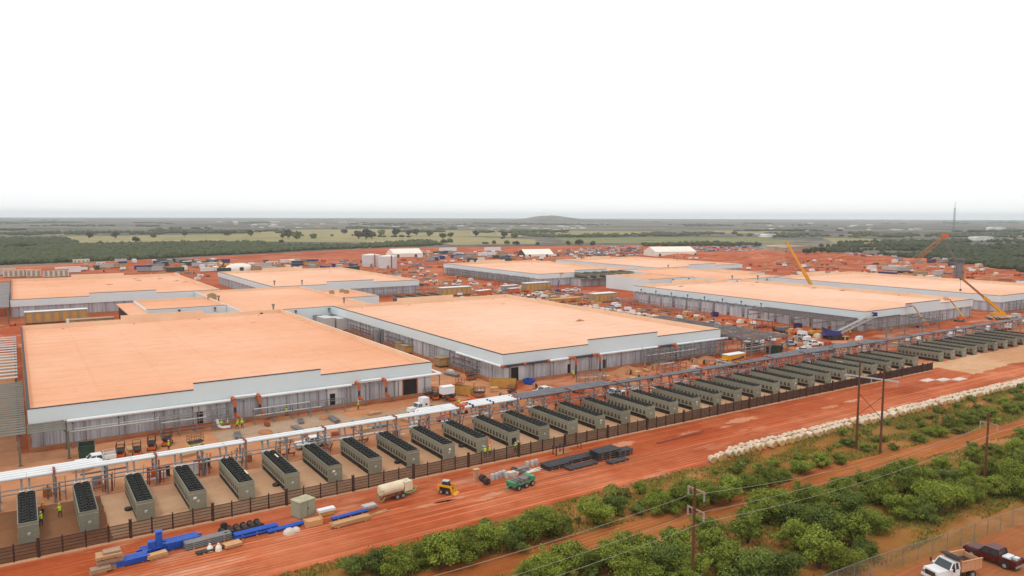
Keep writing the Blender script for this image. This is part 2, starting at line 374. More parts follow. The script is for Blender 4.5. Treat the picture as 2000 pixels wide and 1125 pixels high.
sheet('haul_road', [(-150, 82.5), (-150, 91.5), (60, 91.8), (130, 91), (190, 90.5), (330, 88), (330, 81.5), (150, 81.8), (40, 82.2)], .006, mm['haul'], .35, 2)
TRK = [(-60, 76), (0, 73.2), (25, 71.8), (47, 70.2), (69, 68.4), (89, 67.9), (104, 68.2), (125, 66.3), (146, 64.8), (161, 63.8), (220, 60), (330, 52)]
def strip(c, w): return [(x, y+w) for x, y in c] + [(x, y-w) for x, y in reversed(c)]
sheet('dirt_track', strip(TRK, 2.4), -.004, mm['track'], .3, 1.5)
sheet('vehicle_lot', [(58, 20), (60, 40), (72, 44.5), (90, 43.6), (120, 42), (180, 38), (260, 20)], .0, mm['lot'], .3, 2)
sheet('yard_ground', [(-60, 119.6), (-60, 260), (-1, 260), (-1, 147.5), (94, 147.5), (94, 119.6)], .006, mm['yard'], .4, 2)
sheet('gap_ground', [(78, 148), (78, 258), (94, 258), (94, 148)], .007, mm['yard'])
sheet('gravel_yard', [tuple(G(*p).xy) for p in [(415, 846), (655, 803), (682, 818), (790, 797), (880, 782), (880, 800), (600, 846), (440, 872)]], .012, mm['gravel'], .2, 1)
pads = sheet('concrete_pavement', [(8.5, 102.2), (8.5, 119.2), (204, 119.2), (204, 102.2)], .012, mm['pad'], .12, 1.5)
sheet('mud_ground', [(-20, 102.0), (-20, 119.3), (8.4, 119.3), (9.5, 113), (8.2, 107), (10.5, 104), (8.4, 102)], .010, mm['wet'], .15, 1)
sheet('sand_ground', [(203, 92.5), (204, 106), (330, 106), (330, 93), (262, 91), (225, 94)], .009, mm['sand'], .6, 2)
for k, (px, py, rx, ry) in enumerate([(845, 985, 3.4, .6), (885, 975, 2.6, .45), (965, 965, 2.2, .6), (947, 975, 1.8, .5), (1000, 955, 2.0, .4), (1215, 868, 3.0, 1.2), (1450, 820, 4.0, 1.3), (1345, 846, 3, .7), (1620, 795, 3, .8), (1665, 783, 3, .7), (1420, 833, 2.2, .5)]):
    c = G(px, py); pts = [(c.x+rx*math.cos(a)*random.uniform(.55, 1.25), c.y+ry*math.sin(a)*random.uniform(.5, 1.3)) for a in [2*math.pi*i/34 for i in range(34)]]
    sheet('gravel_patch', pts, .016, mm['patch'])
# three square slabs on the open ground past the fence end
for px, py in ((1812, 743), (1842, 742), (1873, 741)):
    c = G(px, py); b = MB(); b.box(-2.1, 2.1, -1.0, 1.0, 0, .12); b.box(-1.7, 1.7, -.7, .7, .12, .15)
    tag(b.build('concrete_slab', mm['tarp'], loc=c), 'pale square slab lying on the red ground past the end of the fence', 'slab', 'pale slabs past the fence')
# fields far off
def pxs(name, pts, mat, z): return sheet(name, [tuple(G(*p).xy) for p in pts], z, mm[mat], 6.0, 40)
pxs('dry_field', [(120, 462), (500, 456.5), (640, 458), (900, 466), (840, 474), (560, 472), (330, 471), (150, 474)], 'field', -.02)
pxs('green_field', [(1090, 465), (1300, 463), (1500, 464), (1560, 473), (1480, 476), (1250, 474), (1100, 474)], 'fieldg', -.02)
pxs('dry_field', [(1600, 464), (1700, 466), (1800, 474), (1780, 477), (1640, 475)], 'field', -.02)
pxs('dry_field', [(560, 449), (720, 448), (900, 452), (860, 456), (600, 455)], 'field', -.02)
pxs('dry_field', [(480, 451.5), (720, 450), (1000, 450), (1300, 452), (1320, 458), (1000, 462), (760, 460), (480, 458)], 'field', -.025)
pxs('dry_field', [(600, 461), (900, 462), (1050, 468), (1040, 476), (880, 478), (840, 470), (640, 463)], 'field', -.025)
pxs('dry_field', [(1380, 451), (1500, 450), (1560, 454), (1420, 456)], 'field', -.02)
pxs('access_road', [(0, 526), (500, 500), (760, 487), (1000, 484), (1000, 481.5), (760, 484.2), (500, 497), (0, 522)], 'dirt', .01)
pxs('graded_ground', [(1350, 500), (1560, 495), (1850, 512), (1820, 527), (1600, 519), (1440, 508)], 'dirt', .02)
# low hill on the skyline
def hill(cx, cy, rx, ry, h, nm='hill'):
    n = 40; k = 14; vs = []; fs = []
    ang = math.atan2(cy, cx)
    for j in range(k+1):
        for i in range(n):
            t = 2*math.pi*i/n; q = j/k; r = 1-q
            x = rx*r*math.cos(t); y = ry*r*math.sin(t)
            z = h*(math.cos(math.pi*r)*.5+.5)*(1+.12*math.sin(3*t+q*4)+.08*math.sin(7*t)) - .5
            vs.append((cx+x*math.sin(ang)+y*math.cos(ang), cy-x*math.cos(ang)+y*math.sin(ang), z))
    for j in range(k):
        for i in range(n): fs.append([j*n+i, j*n+(i+1) % n, (j+1)*n+(i+1) % n, (j+1)*n+i])
    fs.append([k*n+i for i in range(n)])
    me = bpy.data.meshes.new(nm); me.from_pydata(vs, [], fs); me.materials.append(mm['ground']); me.shade_smooth(); tag(put(nm, me), kind='structure')
def far(px, D):
    d = (RV*(px-1000)+FV*FPX); d.z = 0; d = d.normalized(); return d*D
h = far(1072, 5200); hill(h.x, h.y, 420, 420, 37)
h = far(1150, 5600); hill(h.x, h.y, 700, 450, 15)
h = far(900, 6500); hill(h.x, h.y, 900, 500, 9)
h = far(1400, 7500); hill(h.x, h.y, 1500, 600, 9)

# ------------------------------------------------------------------ data halls
ZP, ZF, ZT, ZR = 7.3, 4.6, 8.5, 6.15      # parapet, foot of the fascia, raised parapet, roof deck
PW = 3.05
def rib_panel(w, h):
    b = MB(); n = 6; pts = []
    for i in range(n):
        x = w*i/n; s = w/n; pts += [(x, 0), (x+s*.45, 0), (x+s*.6, -.07), (x+s*.85, -.07)]
    pts.append((w, 0))
    vs = [(x, y, 0) for x, y in pts] + [(x, y, h) for x, y in pts]; k = len(pts)
    b.add(vs, [[i, i+1, k+i+1, k+i] for i in range(k-1)])
    return b.mesh('wall_panel', mm['wall'])
PANEL = rib_panel(PW-.10, ZF-.72)
def hall(x0, x1, y0, y1, label, west=False, south=True, doors=(), roof='roof2'):
    t = thing('data_hall', label, 'building', (x0, y0, 0)); W = x1-x0; D = y1-y0
    b = MB(); b.box(-.15, W+.15, -.15, D+.15, 0, .62); b.build('foundation', mm['slab'], t)
    b = MB(); b.box(.42, W-.42, .42, D-.42, .62, ZF+.3); b.build('wall', mm['wall'], t)
    f = MB(); th = .34
    f.box(0, W, 0, th, ZF, ZP); f.box(0, W, D-th, D, ZF, ZP); f.box(0, th, th, D-th, ZF, ZP); f.box(W-th, W, th, D-th, ZF, ZP)
    f.build('fascia', mm['fascia'], t)
    b = MB(); b.box(th, W-th, th, D-th, ZR-.3, ZR); b.build('roof', mm[roof], t)
    for i in range(4):
        b = MB(); b.tube((W*(i+.5)/4+1, D*.97, ZR), (W*(i+.5)/4+1, D*.97, ZR+.12), .3, 8); b.build('roof_drain', mm['steel'], t)
    b = MB(); b.box(W*.8, W*.8+1.3, D*.82, D*.82+1.0, ZR, ZR+.45); b.build('roof_hatch', mm['lining'], t)
    if south:
        dp = MB(); dp.tube((0, .12, .62), (0, .12, ZF), .085, 6); dp.box(-.14, .14, .02, .22, ZF-.35, ZF-.05); de = dp.mesh('downpipe', mm['steel'])
        for i in range(13): put('downpipe', de, t, (2.5+i*(W-5)/12+random.uniform(-.8, .8), 0, 0))
        if west:
            for i in range(15): put('downpipe', de, t, (.06, 4+i*(D-8)/14+random.uniform(-1, 1), 0), -math.pi/2)
    xa, xb = W*.345, W*.665
    for yy in (0, D-th):
        b = MB(); b.box(xa, xb, yy, yy+th, ZP, ZT); p = b.build('raised_parapet', mm['fascia'], t)
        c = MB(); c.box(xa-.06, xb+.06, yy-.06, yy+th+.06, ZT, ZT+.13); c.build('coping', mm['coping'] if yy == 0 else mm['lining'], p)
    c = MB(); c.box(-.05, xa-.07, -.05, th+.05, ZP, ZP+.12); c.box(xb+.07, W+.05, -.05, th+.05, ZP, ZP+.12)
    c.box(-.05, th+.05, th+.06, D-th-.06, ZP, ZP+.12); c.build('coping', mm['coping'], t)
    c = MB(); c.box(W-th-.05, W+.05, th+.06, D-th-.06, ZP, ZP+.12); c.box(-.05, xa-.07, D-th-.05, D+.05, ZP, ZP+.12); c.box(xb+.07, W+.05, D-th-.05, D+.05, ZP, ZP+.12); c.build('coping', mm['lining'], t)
    l = MB(); l.box(th, W-th, D-th-.05, D-th-.004, ZR, ZP-.01); l.box(W-th-.05, W-th-.004, th, D-th-.06, ZR, ZP-.01); l.box(th+.004, th+.05, th, D-th-.06, ZR, ZP-.01); l.box(xa, xb, D-th-.05, D-th-.004, ZP+.0, ZT-.01); l.box(xa+.02, xb-.02, th+.004, th+.05, ZR, ZT-.01)
    l.build('parapet_lining', mm['lining'], t)
    gaps = [(a, b_) for a, b_, *_ in doors]
    if south:
        k = int((W-.8)/PW); off = (W-k*PW)/2
        for i in range(k):
            x = off+i*PW
            if any(x < g1 and x+PW > g0 for g0, g1 in gaps): continue
            put('wall_panel', PANEL, t, (x+.05, .36, .68))
    if west:
        k = int((D-.8)/PW); off = (D-k*PW)/2
        for i in range(k): put('wall_panel', PANEL, t, (.36, off+(i+1)*PW-.05, .68), -math.pi/2)
    for g0, g1, d0, d1, dh in doors:
        b = MB(); b.box(g0+.05, d0-.25, .28, .41, .64, ZF-.02); b.box(d1+.25, g1-.05, .28, .41, .64, ZF-.02); b.box(d0-.25, d1+.25, .28, .41, dh+.25, ZF-.02); b.build('smooth_wall', mm['wallw'], t)
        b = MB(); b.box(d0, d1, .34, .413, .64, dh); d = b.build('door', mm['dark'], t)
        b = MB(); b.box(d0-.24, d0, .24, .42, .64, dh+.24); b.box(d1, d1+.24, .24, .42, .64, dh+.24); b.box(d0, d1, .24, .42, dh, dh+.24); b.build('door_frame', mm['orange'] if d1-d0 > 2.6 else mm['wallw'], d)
    return t
XA, XB, XE, XF = (0.6, 76.8), (95.0, 170.6), (243.6, 318.6), (341.8, 417)
Y0, Y1, Y2, Y3 = 148.4, 262.0, 345.4, 455.5
HA = hall(*XA, Y0, Y1, 'large hall beside the grey louvred canopy, unbroken white pipe along its front wall', roof='roof', doors=[(W0, W1, a, b, h) for W0, W1, a, b, h in [(67.5, 76.3, 69.3, 72.6, 4.0), (26, 28.4, 26.6, 27.8, 3.1), (52.0, 54.4, 52.6, 53.8, 3.1)]])
HB = hall(*XB, Y0-1, Y1, 'large hall with white and black pipe lengths along its front, beside the yellow box truck', west=True, doors=[(.6, 6.6, 2.6, 4.8, 3.9), (19, 21.4, 19.6, 20.7, 2.9), (30.5, 32.9, 31.1, 32.2, 2.9)])
HC = hall(*( -2.0, 75.0), Y2, Y3, 'rear hall with small loose items on its roof, behind the brown generator enclosure', roof='roof')
HD = hall(97.8, 172.0, Y2, Y3, 'rear hall in front of the two white tanks', west=True)
HE = hall(*XE, Y0-1, Y1+2, 'hall with steel canopies at its corner and two boom lifts at its front wall', west=True)
HF = hall(*XF, Y0-1, Y1+1, 'hall farthest along the pipe rack, behind the long yellow boom crane', west=True)
HG = hall(245.5, 320.5, Y2-2, Y3, 'rear hall with a row of grey cooling units on a raised platform at its front', west=True)
HH = hall(340, 420, Y2, Y3-2, 'rear hall in front of the big white frame tent and parked cars', west=True)
def link(ox, label, porch=True):
    t = thing('link_building', label, 'building', (ox, Y1, 0)); H = ZP-.2
    def blk(x0, x1, y0, y1, raised=0.0):
        h = H+raised
        b = MB(); th = .3
        b.box(x0, x1, y0, y0+th, 0, h); b.box(x0, x1, y1-th, y1, 0, h); b.box(x0, x0+th, y0+th, y1-th, 0, h); b.box(x1-th, x1, y0+th, y1-th, 0, h)
        b.build('wall', mm['fascia'], t)
        b = MB(); b.box(x0+th, x1-th, y0+th, y1-th, h-1.1, h-.8); b.build('roof', mm['roof'], t)
        b = MB(); b.box(x0+th, x1-th, y1-th-.05, y1-th-.003, h-.8, h-.01); b.box(x1-th-.05, x1-th-.003, y0+th, y1-th-.06, h-.8, h-.01); b.build('parapet_lining', mm['lining'], t)
        b = MB(); b.box(x0-.04, x1+.04, y0-.04, y0+th+.04, h, h+.1); b.build('coping', mm['coping'], t)
        b = MB(); b.box(x0-.04, x1+.04, y1-th-.04, y1+.04, h, h+.1); b.box(x1-th-.04, x1+.04, y0+th+.05, y1-th-.05, h, h+.1); b.build('coping', mm['lining'], t)
    blk(76.9-12.6, 110.0, .3, Y2-Y1-.3); blk(37.5, 64.2, 24.5, 58.5); blk(110.1, 124.5, 25, 60)
    if porch:
        b = MB(); b.box(31.5, 37.4, 19.5, 58, 5.9, 6.3); b.build('porch_roof', mm['roof'], t)
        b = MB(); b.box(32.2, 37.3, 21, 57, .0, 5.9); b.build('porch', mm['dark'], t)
    else: blk(31.0, 37.4, 24.5, 58.5)
    for x, y in ((48, 24.0), (60, 24.0), (70, -.4), (94, -.4), (82, -.2)):
        b = MB(); b.tube((x, y, 5.0), (x, y, 6.2), .16, 6); b.tube((x, y, 6.2), (x, y, 6.6), .42, 8); b.build('vent_hood', mm['coping'], t)
    return t
link(0, 'low linking building with a dark open porch at one end, among the four nearer halls')
link(244.5, 'low linking building joining the four halls on the tower crane side', False)
# loose kit standing on roofs
def roofbit(px, py, z, kind, label, s=1.0, g=None):
    c = G(px, py, z); b = MB()
    if kind == 'unit': b.box(-1.2*s, 1.2*s, -.9*s, .9*s, 0, 1.6*s); b.box(-1.0*s, 1.0*s, -.7*s, .7*s, 1.6*s, 1.8*s); b.tube((0, 0, 1.8*s), (0, 0, 2.0*s), .5*s, 8); mt = mm['tan']
    elif kind == 'vent': b.tube((0, 0, 0), (0, 0, 1.1*s), .2*s, 6); b.tube((0, 0, 1.1*s), (0, 0, 1.5*s), .38*s, 8); mt = mm['steel']
    elif kind == 'bundle':
        for i in range(5): b.box(-1.3*s+random.uniform(-.3, .3), 1.3*s, -.6+i*.25, -.4+i*.25, 0, .12+.1*(i % 3))
        b.box(-.6, .2, -.3, .3, .3, .6); mt = mm['wood']
    else: b.bar((-1.6*s, 0, .1), (1.6*s, 0, .1), .12); b.bar((-1.2*s, .4, .1), (1.2*s, .5, .1), .1); b.box(-.2, .2, -.2, .2, 0, .35); mt = mm['saddle']
    return tag(b.build('roof_unit' if kind == 'unit' else 'roof_vent' if kind == 'vent' else 'timber_bundle' if kind == 'bundle' else 'loose_bars', mt, loc=c), label, 'rooftop unit' if kind in ('unit', 'vent') else 'materials', g)
roofbit(414, 585, ZP-1, 'unit', 'tan boxed rooftop unit alone near the rear hall wall', 1.3)
roofbit(427, 589, ZP-1, 'vent', 'short roof vent next to the tan rooftop unit', 1.6)
for p in ((648, 574), (668, 571), (677, 573)): roofbit(*p, ZP-1, 'unit', 'small tan rooftop unit in the cluster of three on the linking roof', .8, 'three units on the linking roof')
roofbit(1133, 627, ZR, 'bundle', 'small timber bundle alone in the middle of the hall roof', 1.0)
for p in ((264, 545), (271, 548), (312, 545), (214, 556), (345, 549), (362, 551), (385, 553)): roofbit(*p, ZR, 'bars', 'loose bars lying on the rear hall roof', 1.0, 'loose bars on the rear roof')
for p in ((1645, 568), (1590, 563), (1330, 560), (1760, 577), (1480, 552)): roofbit(*p, ZR, 'bars', 'loose bars lying on the roof of the hall with canopies', 1.3, 'loose bars on the canopy hall roof')
for p in ((534, 606), (536, 557), (590, 556), (672, 592), (1305, 524), (1430, 546), (1480, 546)): roofbit(*p, ZP-.6, 'vent', 'slim roof vent at the corner where hall and link roofs meet', 1.5, 'slim vents at roof corners')

# ------------------------------------------------------------------ canopies
def slat_canopy(label, x0, x1, y0, y1, z, sp, posts, mat='deck', solid=.55, name='canopy'):
    t = thing(name, label, 'canopy', (x0, y0, 0)); n = int((y1-y0)/sp)
    b = MB(); w = sp*solid; L = x1-x0
    tl = .07 if solid > .3 else .1
    b.add([(0, 0, 0), (L, 0, 0), (L, w, tl), (0, w, tl), (0, 0, -.05), (L, 0, -.05), (L, w, tl-.05), (0, w, tl-.05)], [[0,1,2,3],[7,6,5,4],[0,4,5,1],[1,5,6,2],[2,6,7,3],[3,7,4,0]])
    me = b.mesh('slat', mm[mat])
    for i in range(n): put('slat', me, t, (0, i*sp, z))
    b = MB(); e = MB()
    for xx in (.25, L-.25): b.box(xx-.12, xx+.12, 0, y1-y0, z-.45, z-.08)
    b.build('edge_beam', mm['deck'], t)
    for px_, py_ in posts:
        b = MB(); b.box(px_-.16, px_+.16, py_-.16, py_+.16, 0, z-.46); b.box(px_-.3, px_+.3, py_-.3, py_+.3, 0, .12); b.build('post', mm['deck'], t)
    return t
slat_canopy('grey louvred canopy running along the side of the nearest hall', -10.0, .2, 140.2, 187, 5.3, 1.75, [(.4, .4), (9.2, .4), (9.2, 12), (9.2, 24), (9.2, 36), (9.2, 46)])
slat_canopy('short grey louvred canopy across the corner of the nearest hall', .35, 5.7, 140.4, 147.6, 5.1, 1.4, [(5.6, .4), (5.6, 6.5)])
slat_canopy('open canopy of spaced white slats beside the nearest hall', -8.5, -.6, 189, 258, 5.6, 4.2, [(7.5, .4), (7.5, 20), (7.5, 40), (7.5, 60)], 'lgrey', .22)
slat_canopy('dark louvred canopy beside the rear hall', -12.0, -2.4, 330, 452, 6.2, 2.1, [(9.2, .4), (9.2, 40), (9.2, 80), (9.2, 118)], 'purlin', .6)
def purlin_canopy(label, x0, x1, y0, y1, z, sp, along='y', cols=3, rows=2, skipcols=()):
    t = thing('steel_canopy', label, 'canopy', (x0, y0, 0)); W = x1-x0; D = y1-y0
    if along == 'y':
        b = MB(); b.box(-.08, .08, 0, D, 0, .12); b.box(-.2, .2, 0, D, .12, .15); me = b.mesh('purlin', mm['purlin'])
        for i in range(int(W/sp)+1): put('purlin', me, t, (i*sp, 0, z))
    else:
        b = MB(); b.box(0, W, -.08, .08, 0, .12); b.box(0, W, -.2, .2, .12, .15); me = b.mesh('purlin', mm['purlin'])
        for i in range(int(D/sp)+1): put('purlin', me, t, (0, i*sp, z))
    gb = MB(); gb.box(0, W, -.14, .14, -.4, 0); ge = gb.mesh('girder', mm['purlin'])
    gy = MB(); gy.box(-.14, .14, .15, D/(rows-1)-.15, -.41, -.003); gv = gy.mesh('girder', mm['purlin'])
    pb = MB(); pb.box(-.17, .17, -.17, .17, 0, z-.42); pb.box(-.35, .35, -.35, .35, 0, .1); pe = pb.mesh('post', mm['steel'])
    lb = MB(); lb.box(0, W, -.08, .08, -.0, .3); le = lb.mesh('brace', mm['steel'])
    for j in range(rows):
        y = D*j/(rows-1); put('girder', ge, t, (0, y, z-.002)); put('brace', le, t, (0, y+.26, z*.55))
        for i in range(cols):
            put('post', pe, t, (W*i/(cols-1), y, 0))
            if j < rows-1 and i in (0, cols-1): put('girder', gv, t, (W*i/(cols-1), y, z-.002))
    return t
purlin_canopy('wide steel frame canopy with open grid roof beside the yellow box truck', 171.6, 187.5, 137.0, 187.0, 5.6, 1.33, 'y', 3, 6)
purlin_canopy('long steel canopy along the side of the hall behind the blue crane', 231.4, 243.2, 150, 187, 5.0, 1.5, 'y', 2, 5)
purlin_canopy('steel canopy wrapping the hall corner above the blue tarp', 231.4, 264, 132.4, 146.6, 5.0, 2.0, 'x', 4, 2)
# ------------------------------------------------------------------ cooling units
def fan_mesh():
    b = MB(); n = 10; r = .42
    vs = []; 
    for z, rr in ((0, r), (.42, r), (.42, r-.035), (.12, r-.035)):
        for i in range(n): a = 2*math.pi*i/n; vs.append((rr*math.cos(a), rr*math.sin(a), z))
    lo = vs[:n]; md = [(x, y, .36) for x, y, z in lo]; hi = vs[n:2*n]; b.add(lo+md, [[i, (i+1) % n, n+(i+1) % n, n+i] for i in range(n)], 0); b.add(md+hi, [[i, (i+1) % n, n+(i+1) % n, n+i] for i in range(n)], 1)
    b.add(vs[n:3*n], [[i, (i+1) % n, n+(i+1) % n, n+i] for i in range(n)], 1)
    b.add(vs[2*n:], [[i, (i+1) % n, n+(i+1) % n, n+i] for i in range(n)], 0)
    b.add(vs[3*n:], [list(range(n))], 0)
    for k in range(4):
        a = k*math.pi/2+.3; c, s = math.cos(a), math.sin(a); p = Vector((-s, c, 0))
        q0 = Vector((.1*c, .1*s, .30)); q1 = Vector((.37*c, .37*s, .30))
        b.add([q0-p*.05, q1-p*.1+Vector((0, 0, -.05)), q1+p*.1+Vector((0, 0, .06)), q0+p*.05], [[0, 1, 2, 3]], 0)
    b.tube((0, 0, .15), (0, 0, .36), .12, 6, 0)
    return b.mesh('fan', [mm['fan'], mm['fanrim']])
FAN = fan_mesh()
def make_chiller(label, group, L=12.1):
    t = thing('cooling_unit', label, 'cooling unit', (0, 0, 0), 0, group)
    w = 1.1; z0, z1, zt = .78, 2.35, 2.62
    b = MB()      # shell: side bands, ends, trough floor
    b.box(-w, w, 0, .16, .06, zt); b.box(-w, w, L-.16, L, .06, zt)
    for s in (-1, 1):
        x0, x1 = (w-.10, w) if s > 0 else (-w, -w+.10)
        b.box(x0, x1, .16, L-.16, 1.74, zt); b.box(x0, x1, .16, L-.16, z0, .92)
        n = 11; st = (L-.5)/n
        for i in range(n+1):      # posts that taper up between the dark openings
            yc = .25+i*st
            ya = max(.16, yc-.13); yb = min(L-.16, yc+.13); yA = max(.16, yc-.33); yB = min(L-.16, yc+.33)
            b.add([(s*w, ya, .92), (s*w, yb, .92), (s*w, yB, 1.74), (s*w, yA, 1.74), (s*(w-.1), ya, .92), (s*(w-.1), yb, .92), (s*(w-.1), yB, 1.74), (s*(w-.1), yA, 1.74)],
                  [[0,1,2,3],[0,3,7,4],[1,5,6,2]] if s > 0 else [[3,2,1,0],[4,7,3,0],[2,6,5,1]])
    b.build('casing', mm['chill'], t)
    b = MB(); b.box(-w+.11, w-.11, .17, L-.17, .93, z1); b.build('coil', mm['coil'], t)
    b = MB(); b.box(-w+.10, w-.10, .16, L-.16, z1+.004, z1+.03); b.build('fan_deck', mm['fan'], t)
    b = MB()
    for y0 in (.5, 3.4, 6.4, 9.3): b.box(-.75, .75, y0, y0+2.1, .14, .70)
    for x in (-.9, .9): b.tube((x, .3, .35), (x, L-.2, .35), .10, 6)
    b.box(-w+.02, -w+.14, .17, L-.17, .62, .77); b.box(w-.14, w-.02, .17, L-.17, .62, .77)
    for y0 in (.2, 4.0, 8.0, L-.5):
        for x in (-.95, .8): b.box(x, x+.15, y0, y0+.15, 0, .14)
    b.box(-w+.05, w-.05, .17, L-.17, .02, .12)
    b.build('skid', mm['under'], t)
    e = MB(); e.box(-w-.02, w+.02, -.035, -.003, 2.22, 2.29); e.box(-w-.03, -w-.003, .16, L-.16, .80, .86); e.box(w+.003, w+.03, .16, L-.16, .80, .86); e.build('trim_strip', mm['chilltrim'], t)
    g = MB(); g.add([(-.20, -.012, 1.22), (.04, -.012, 1.14), (.30, -.012, 1.26), (.06, -.012, 1.36)], [[0, 1, 2, 3]]); g.add([(-.12, -.012, 1.02), (.16, -.012, 1.02), (.16, -.012, 1.08), (-.12, -.012, 1.08)], [[0, 1, 2, 3]]); g.build('badge', mm['logo'], t)
    h = MB()
    for x, z in ((-.75, 1.5), (.55, 1.5), (-.75, .9), (.55, .9)): h.box(x, x+.22, -.03, -.003, z, z+.035)
    h.build('panel_handle', mm['chilltrim'], t)
    for i in range(11):
        for x in (-.46, .46): put('fan', FAN, t, (x, .62+i*1.086, z1+.03))
    return t
ORD = ['first', 'second', 'third', 'fourth', 'fifth', 'sixth', 'seventh', 'eighth', 'ninth', 'tenth', 'eleventh', 'twelfth', 'thirteenth', 'fourteenth', 'fifteenth', 'sixteenth', 'seventeenth', 'eighteenth', 'nineteenth', 'twentieth']
ch = make_chiller('long sage green cooling unit with two rows of black fans, behind the brown fence', 'cooling units behind the brown fence')
ch.location = (-.2, 106.4, .012); ch['label'] = 'sage green cooling unit standing on mud at the end of the fenced row'
CH = []
for k in range(1, 32):
    x = -.2+6.482*k; c = copy_tree(ch, (x, 106.4+random.uniform(-.06, .06), .012), 0, 'sage green cooling unit behind the brown fence, '+(ORD[k]+' from the muddy end of its row' if k < 16 else ORD[31-k]+' from the corner where the fence ends')); CH.append(c)
for k in range(10):
    copy_tree(ch, (213.4+6.30*k, 106.0, .01), 0, 'sage green cooling unit on open sandy ground, '+ORD[k]+' past the end of the fence', 'cooling units past the end of the fence')
# one unit stands open at its end, a few carry taped notices or hose coils
b = MB(); b.box(-.55, .35, -.02, -.003, .35, 1.5); b.build('open_panel', mm['dark'], CH[10])
for q in (2, 5, 8, 13, 17, 22): b = MB(); xx = random.uniform(-.7, .3); b.box(xx, xx+.4, -.02, -.003, 1.55, 1.85); b.build('notice', mm['tentw'], CH[q])
for q in (1, 4, 7, 9, 15): b = MB(); b.tube((-1.5, 3, .1), (-1.5, 3, .35), .5, 10); b.tube((-1.5, 3, .0), (-1.5, 3, .1), .35, 8); tag(b.build('hose_coil', random.choice([mm['black'], mm['saddle'], mm['orange']]), None, (CH[q].location.x, CH[q].location.y+random.uniform(-1, 5), .012)), 'coiled hose lying on the concrete between cooling units', 'hose', 'hose coils between the cooling units')
for px, py, w_ in ((306, 934, 2.6), (322, 931, 1.4), (390, 917, 1.6), (403, 915, 1.2)):
    c = G(px, py); b = MB(); b.box(-w_/2, w_/2, -.05, .05, .1, 1.6); b.bar((-w_/2, 0, 0), (-w_/2, 0, 1.7), .08); b.bar((w_/2, 0, 0), (w_/2, 0, 1.7), .08); b.box(-w_/2-.2, -w_/2+.2, -.3, .3, 0, .06); b.box(w_/2-.2, w_/2+.2, -.3, .3, 0, .06); dk = px in (322, 403)
    tag(b.build('site_barrier', mm['coping'] if dk else mm['orangem'], loc=(c.x, c.y, .012)), ('dark' if dk else 'orange')+' upright barrier panel '+('behind the third cooling unit' if px < 350 else 'behind the fourth cooling unit'), 'barrier')
# planks and boards left on a few unit tops
for px, py in ((481, 922), (540, 890), (1275, 757), (1640, 706)):
    c = G(px, py, 2.83); b = MB(); b.box(-.12, .12, -.9, .9, 0, .05); tag(b.build('loose_plank', mm['cream'], loc=c), 'pale plank left lying on top of a cooling unit', 'plank', 'planks left on the cooling units')
# units among the halls
for px, py in ((790, 592), (812, 590), (834, 588), (856, 586)):
    c = G(px, py); copy_tree(ch, (c.x-1, c.y-4, 0), 0, 'sage grey cooling unit in the short row in front of the rear hall', 'cooling units by the rear hall')
pf = thing('raised_platform', 'raised steel platform at the front of the far hall', 'platform', (268, 331, 0))
b = MB(); b.box(0, 42, 0, 12.6, 4.3, 4.6); b.build('deck', mm['steel'], pf)
b = MB(); b.box(.2, 41.8, 3, 12.3, 0, 4.3); b.build('ground_floor_wall', mm['wall'], pf)
for i in range(8):
    b = MB(); b.box(i*5.9, i*5.9+.3, .1, .4, 0, 4.3); b.build('post', mm['steel'], pf)
for i in range(6): copy_tree(ch, (272+i*6.6, 331.2, 4.6), 0, 'sage grey cooling unit standing on the raised platform', 'cooling units on the raised platform')

# ------------------------------------------------------------------ fence along the haul road
FY = 101.1; fx0, fx1, sp = -9.0, 201.4, 2.42
ft = thing('security_fence', 'brown steel rail fence with square posts between haul road and cooling units', 'fence', (fx0, FY, 0))
b = MB(); b.box(-.07, .07, -.07, .07, 0, 2.25); b.box(-.09, .09, -.09, .09, 2.25, 2.3); PE = b.mesh('post', mm['fence'])
b = MB(); b.box(-.16, .16, -.16, .16, 0, 2.4); b.box(-.2, .2, -.2, .2, 2.4, 2.48); PB = b.mesh('post', mm['fence'])
b = MB()
for z in (.22, .72, 1.12, 1.52, 1.95): b.box(.10, sp-.10, -.03, .03, z, z+.07)
for i in range(1, 26): b.box(i*sp/26-.026, i*sp/26+.026, .032, .058, .16, 2.06)
FP = b.mesh('fence_panel', mm['fence'])
nf = int((fx1-fx0)/sp)
for i in range(nf+1):
    put('post', PB if i % 4 == 0 else PE, ft, (i*sp, 0, 0))
    if i < nf: put('fence_panel', FP, ft, (i*sp, 0, 0))
for i in range(nf//6+1):
    b = MB(); b.box(i*sp*6, min(nf*sp, (i+1)*sp*6)-.03, -.45, .28, 0, .09); b.build('kerb', mm['kerb'], ft)

# ------------------------------------------------------------------ pipe rack
ry = 121.0; rx0, rx1 = -13.0, 300.0
rk = thing('pipe_rack', 'long pipe rack on steel frames behind the cooling units, white pipes turning to grey', 'pipe rack', (0, ry, 0))
fb = MB()
for y in (-.9, 2.9):
    fb.box(-.13, .13, y-.13, y+.13, 0, 3.72); fb.box(-.26, .26, y-.26, y+.26, 0, .12)
fb.box(-.14, .14, -1.3, 3.3, 3.72, 3.92); fb.box(-.10, .10, -.77, 2.77, 2.45, 2.62); fb.bar((0, -.75, 2.66), (0, .6, 3.7), .1); fb.bar((0, 2.75, 2.66), (0, 1.4, 3.7), .1)
FE = fb.mesh('support_frame', mm['steel'])
sb = MB()
for y in (-.66, .42): sb.box(-.16, .16, y-.36, y+.36, 4.52, 4.60); sb.box(-.14, .14, y-.38, y-.32, 3.93, 4.52); sb.box(-.14, .14, y+.32, y+.38, 3.93, 4.52)
SE = sb.mesh('saddle', mm['saddle'])
xs = np.arange(rx0, rx1, 6.482)
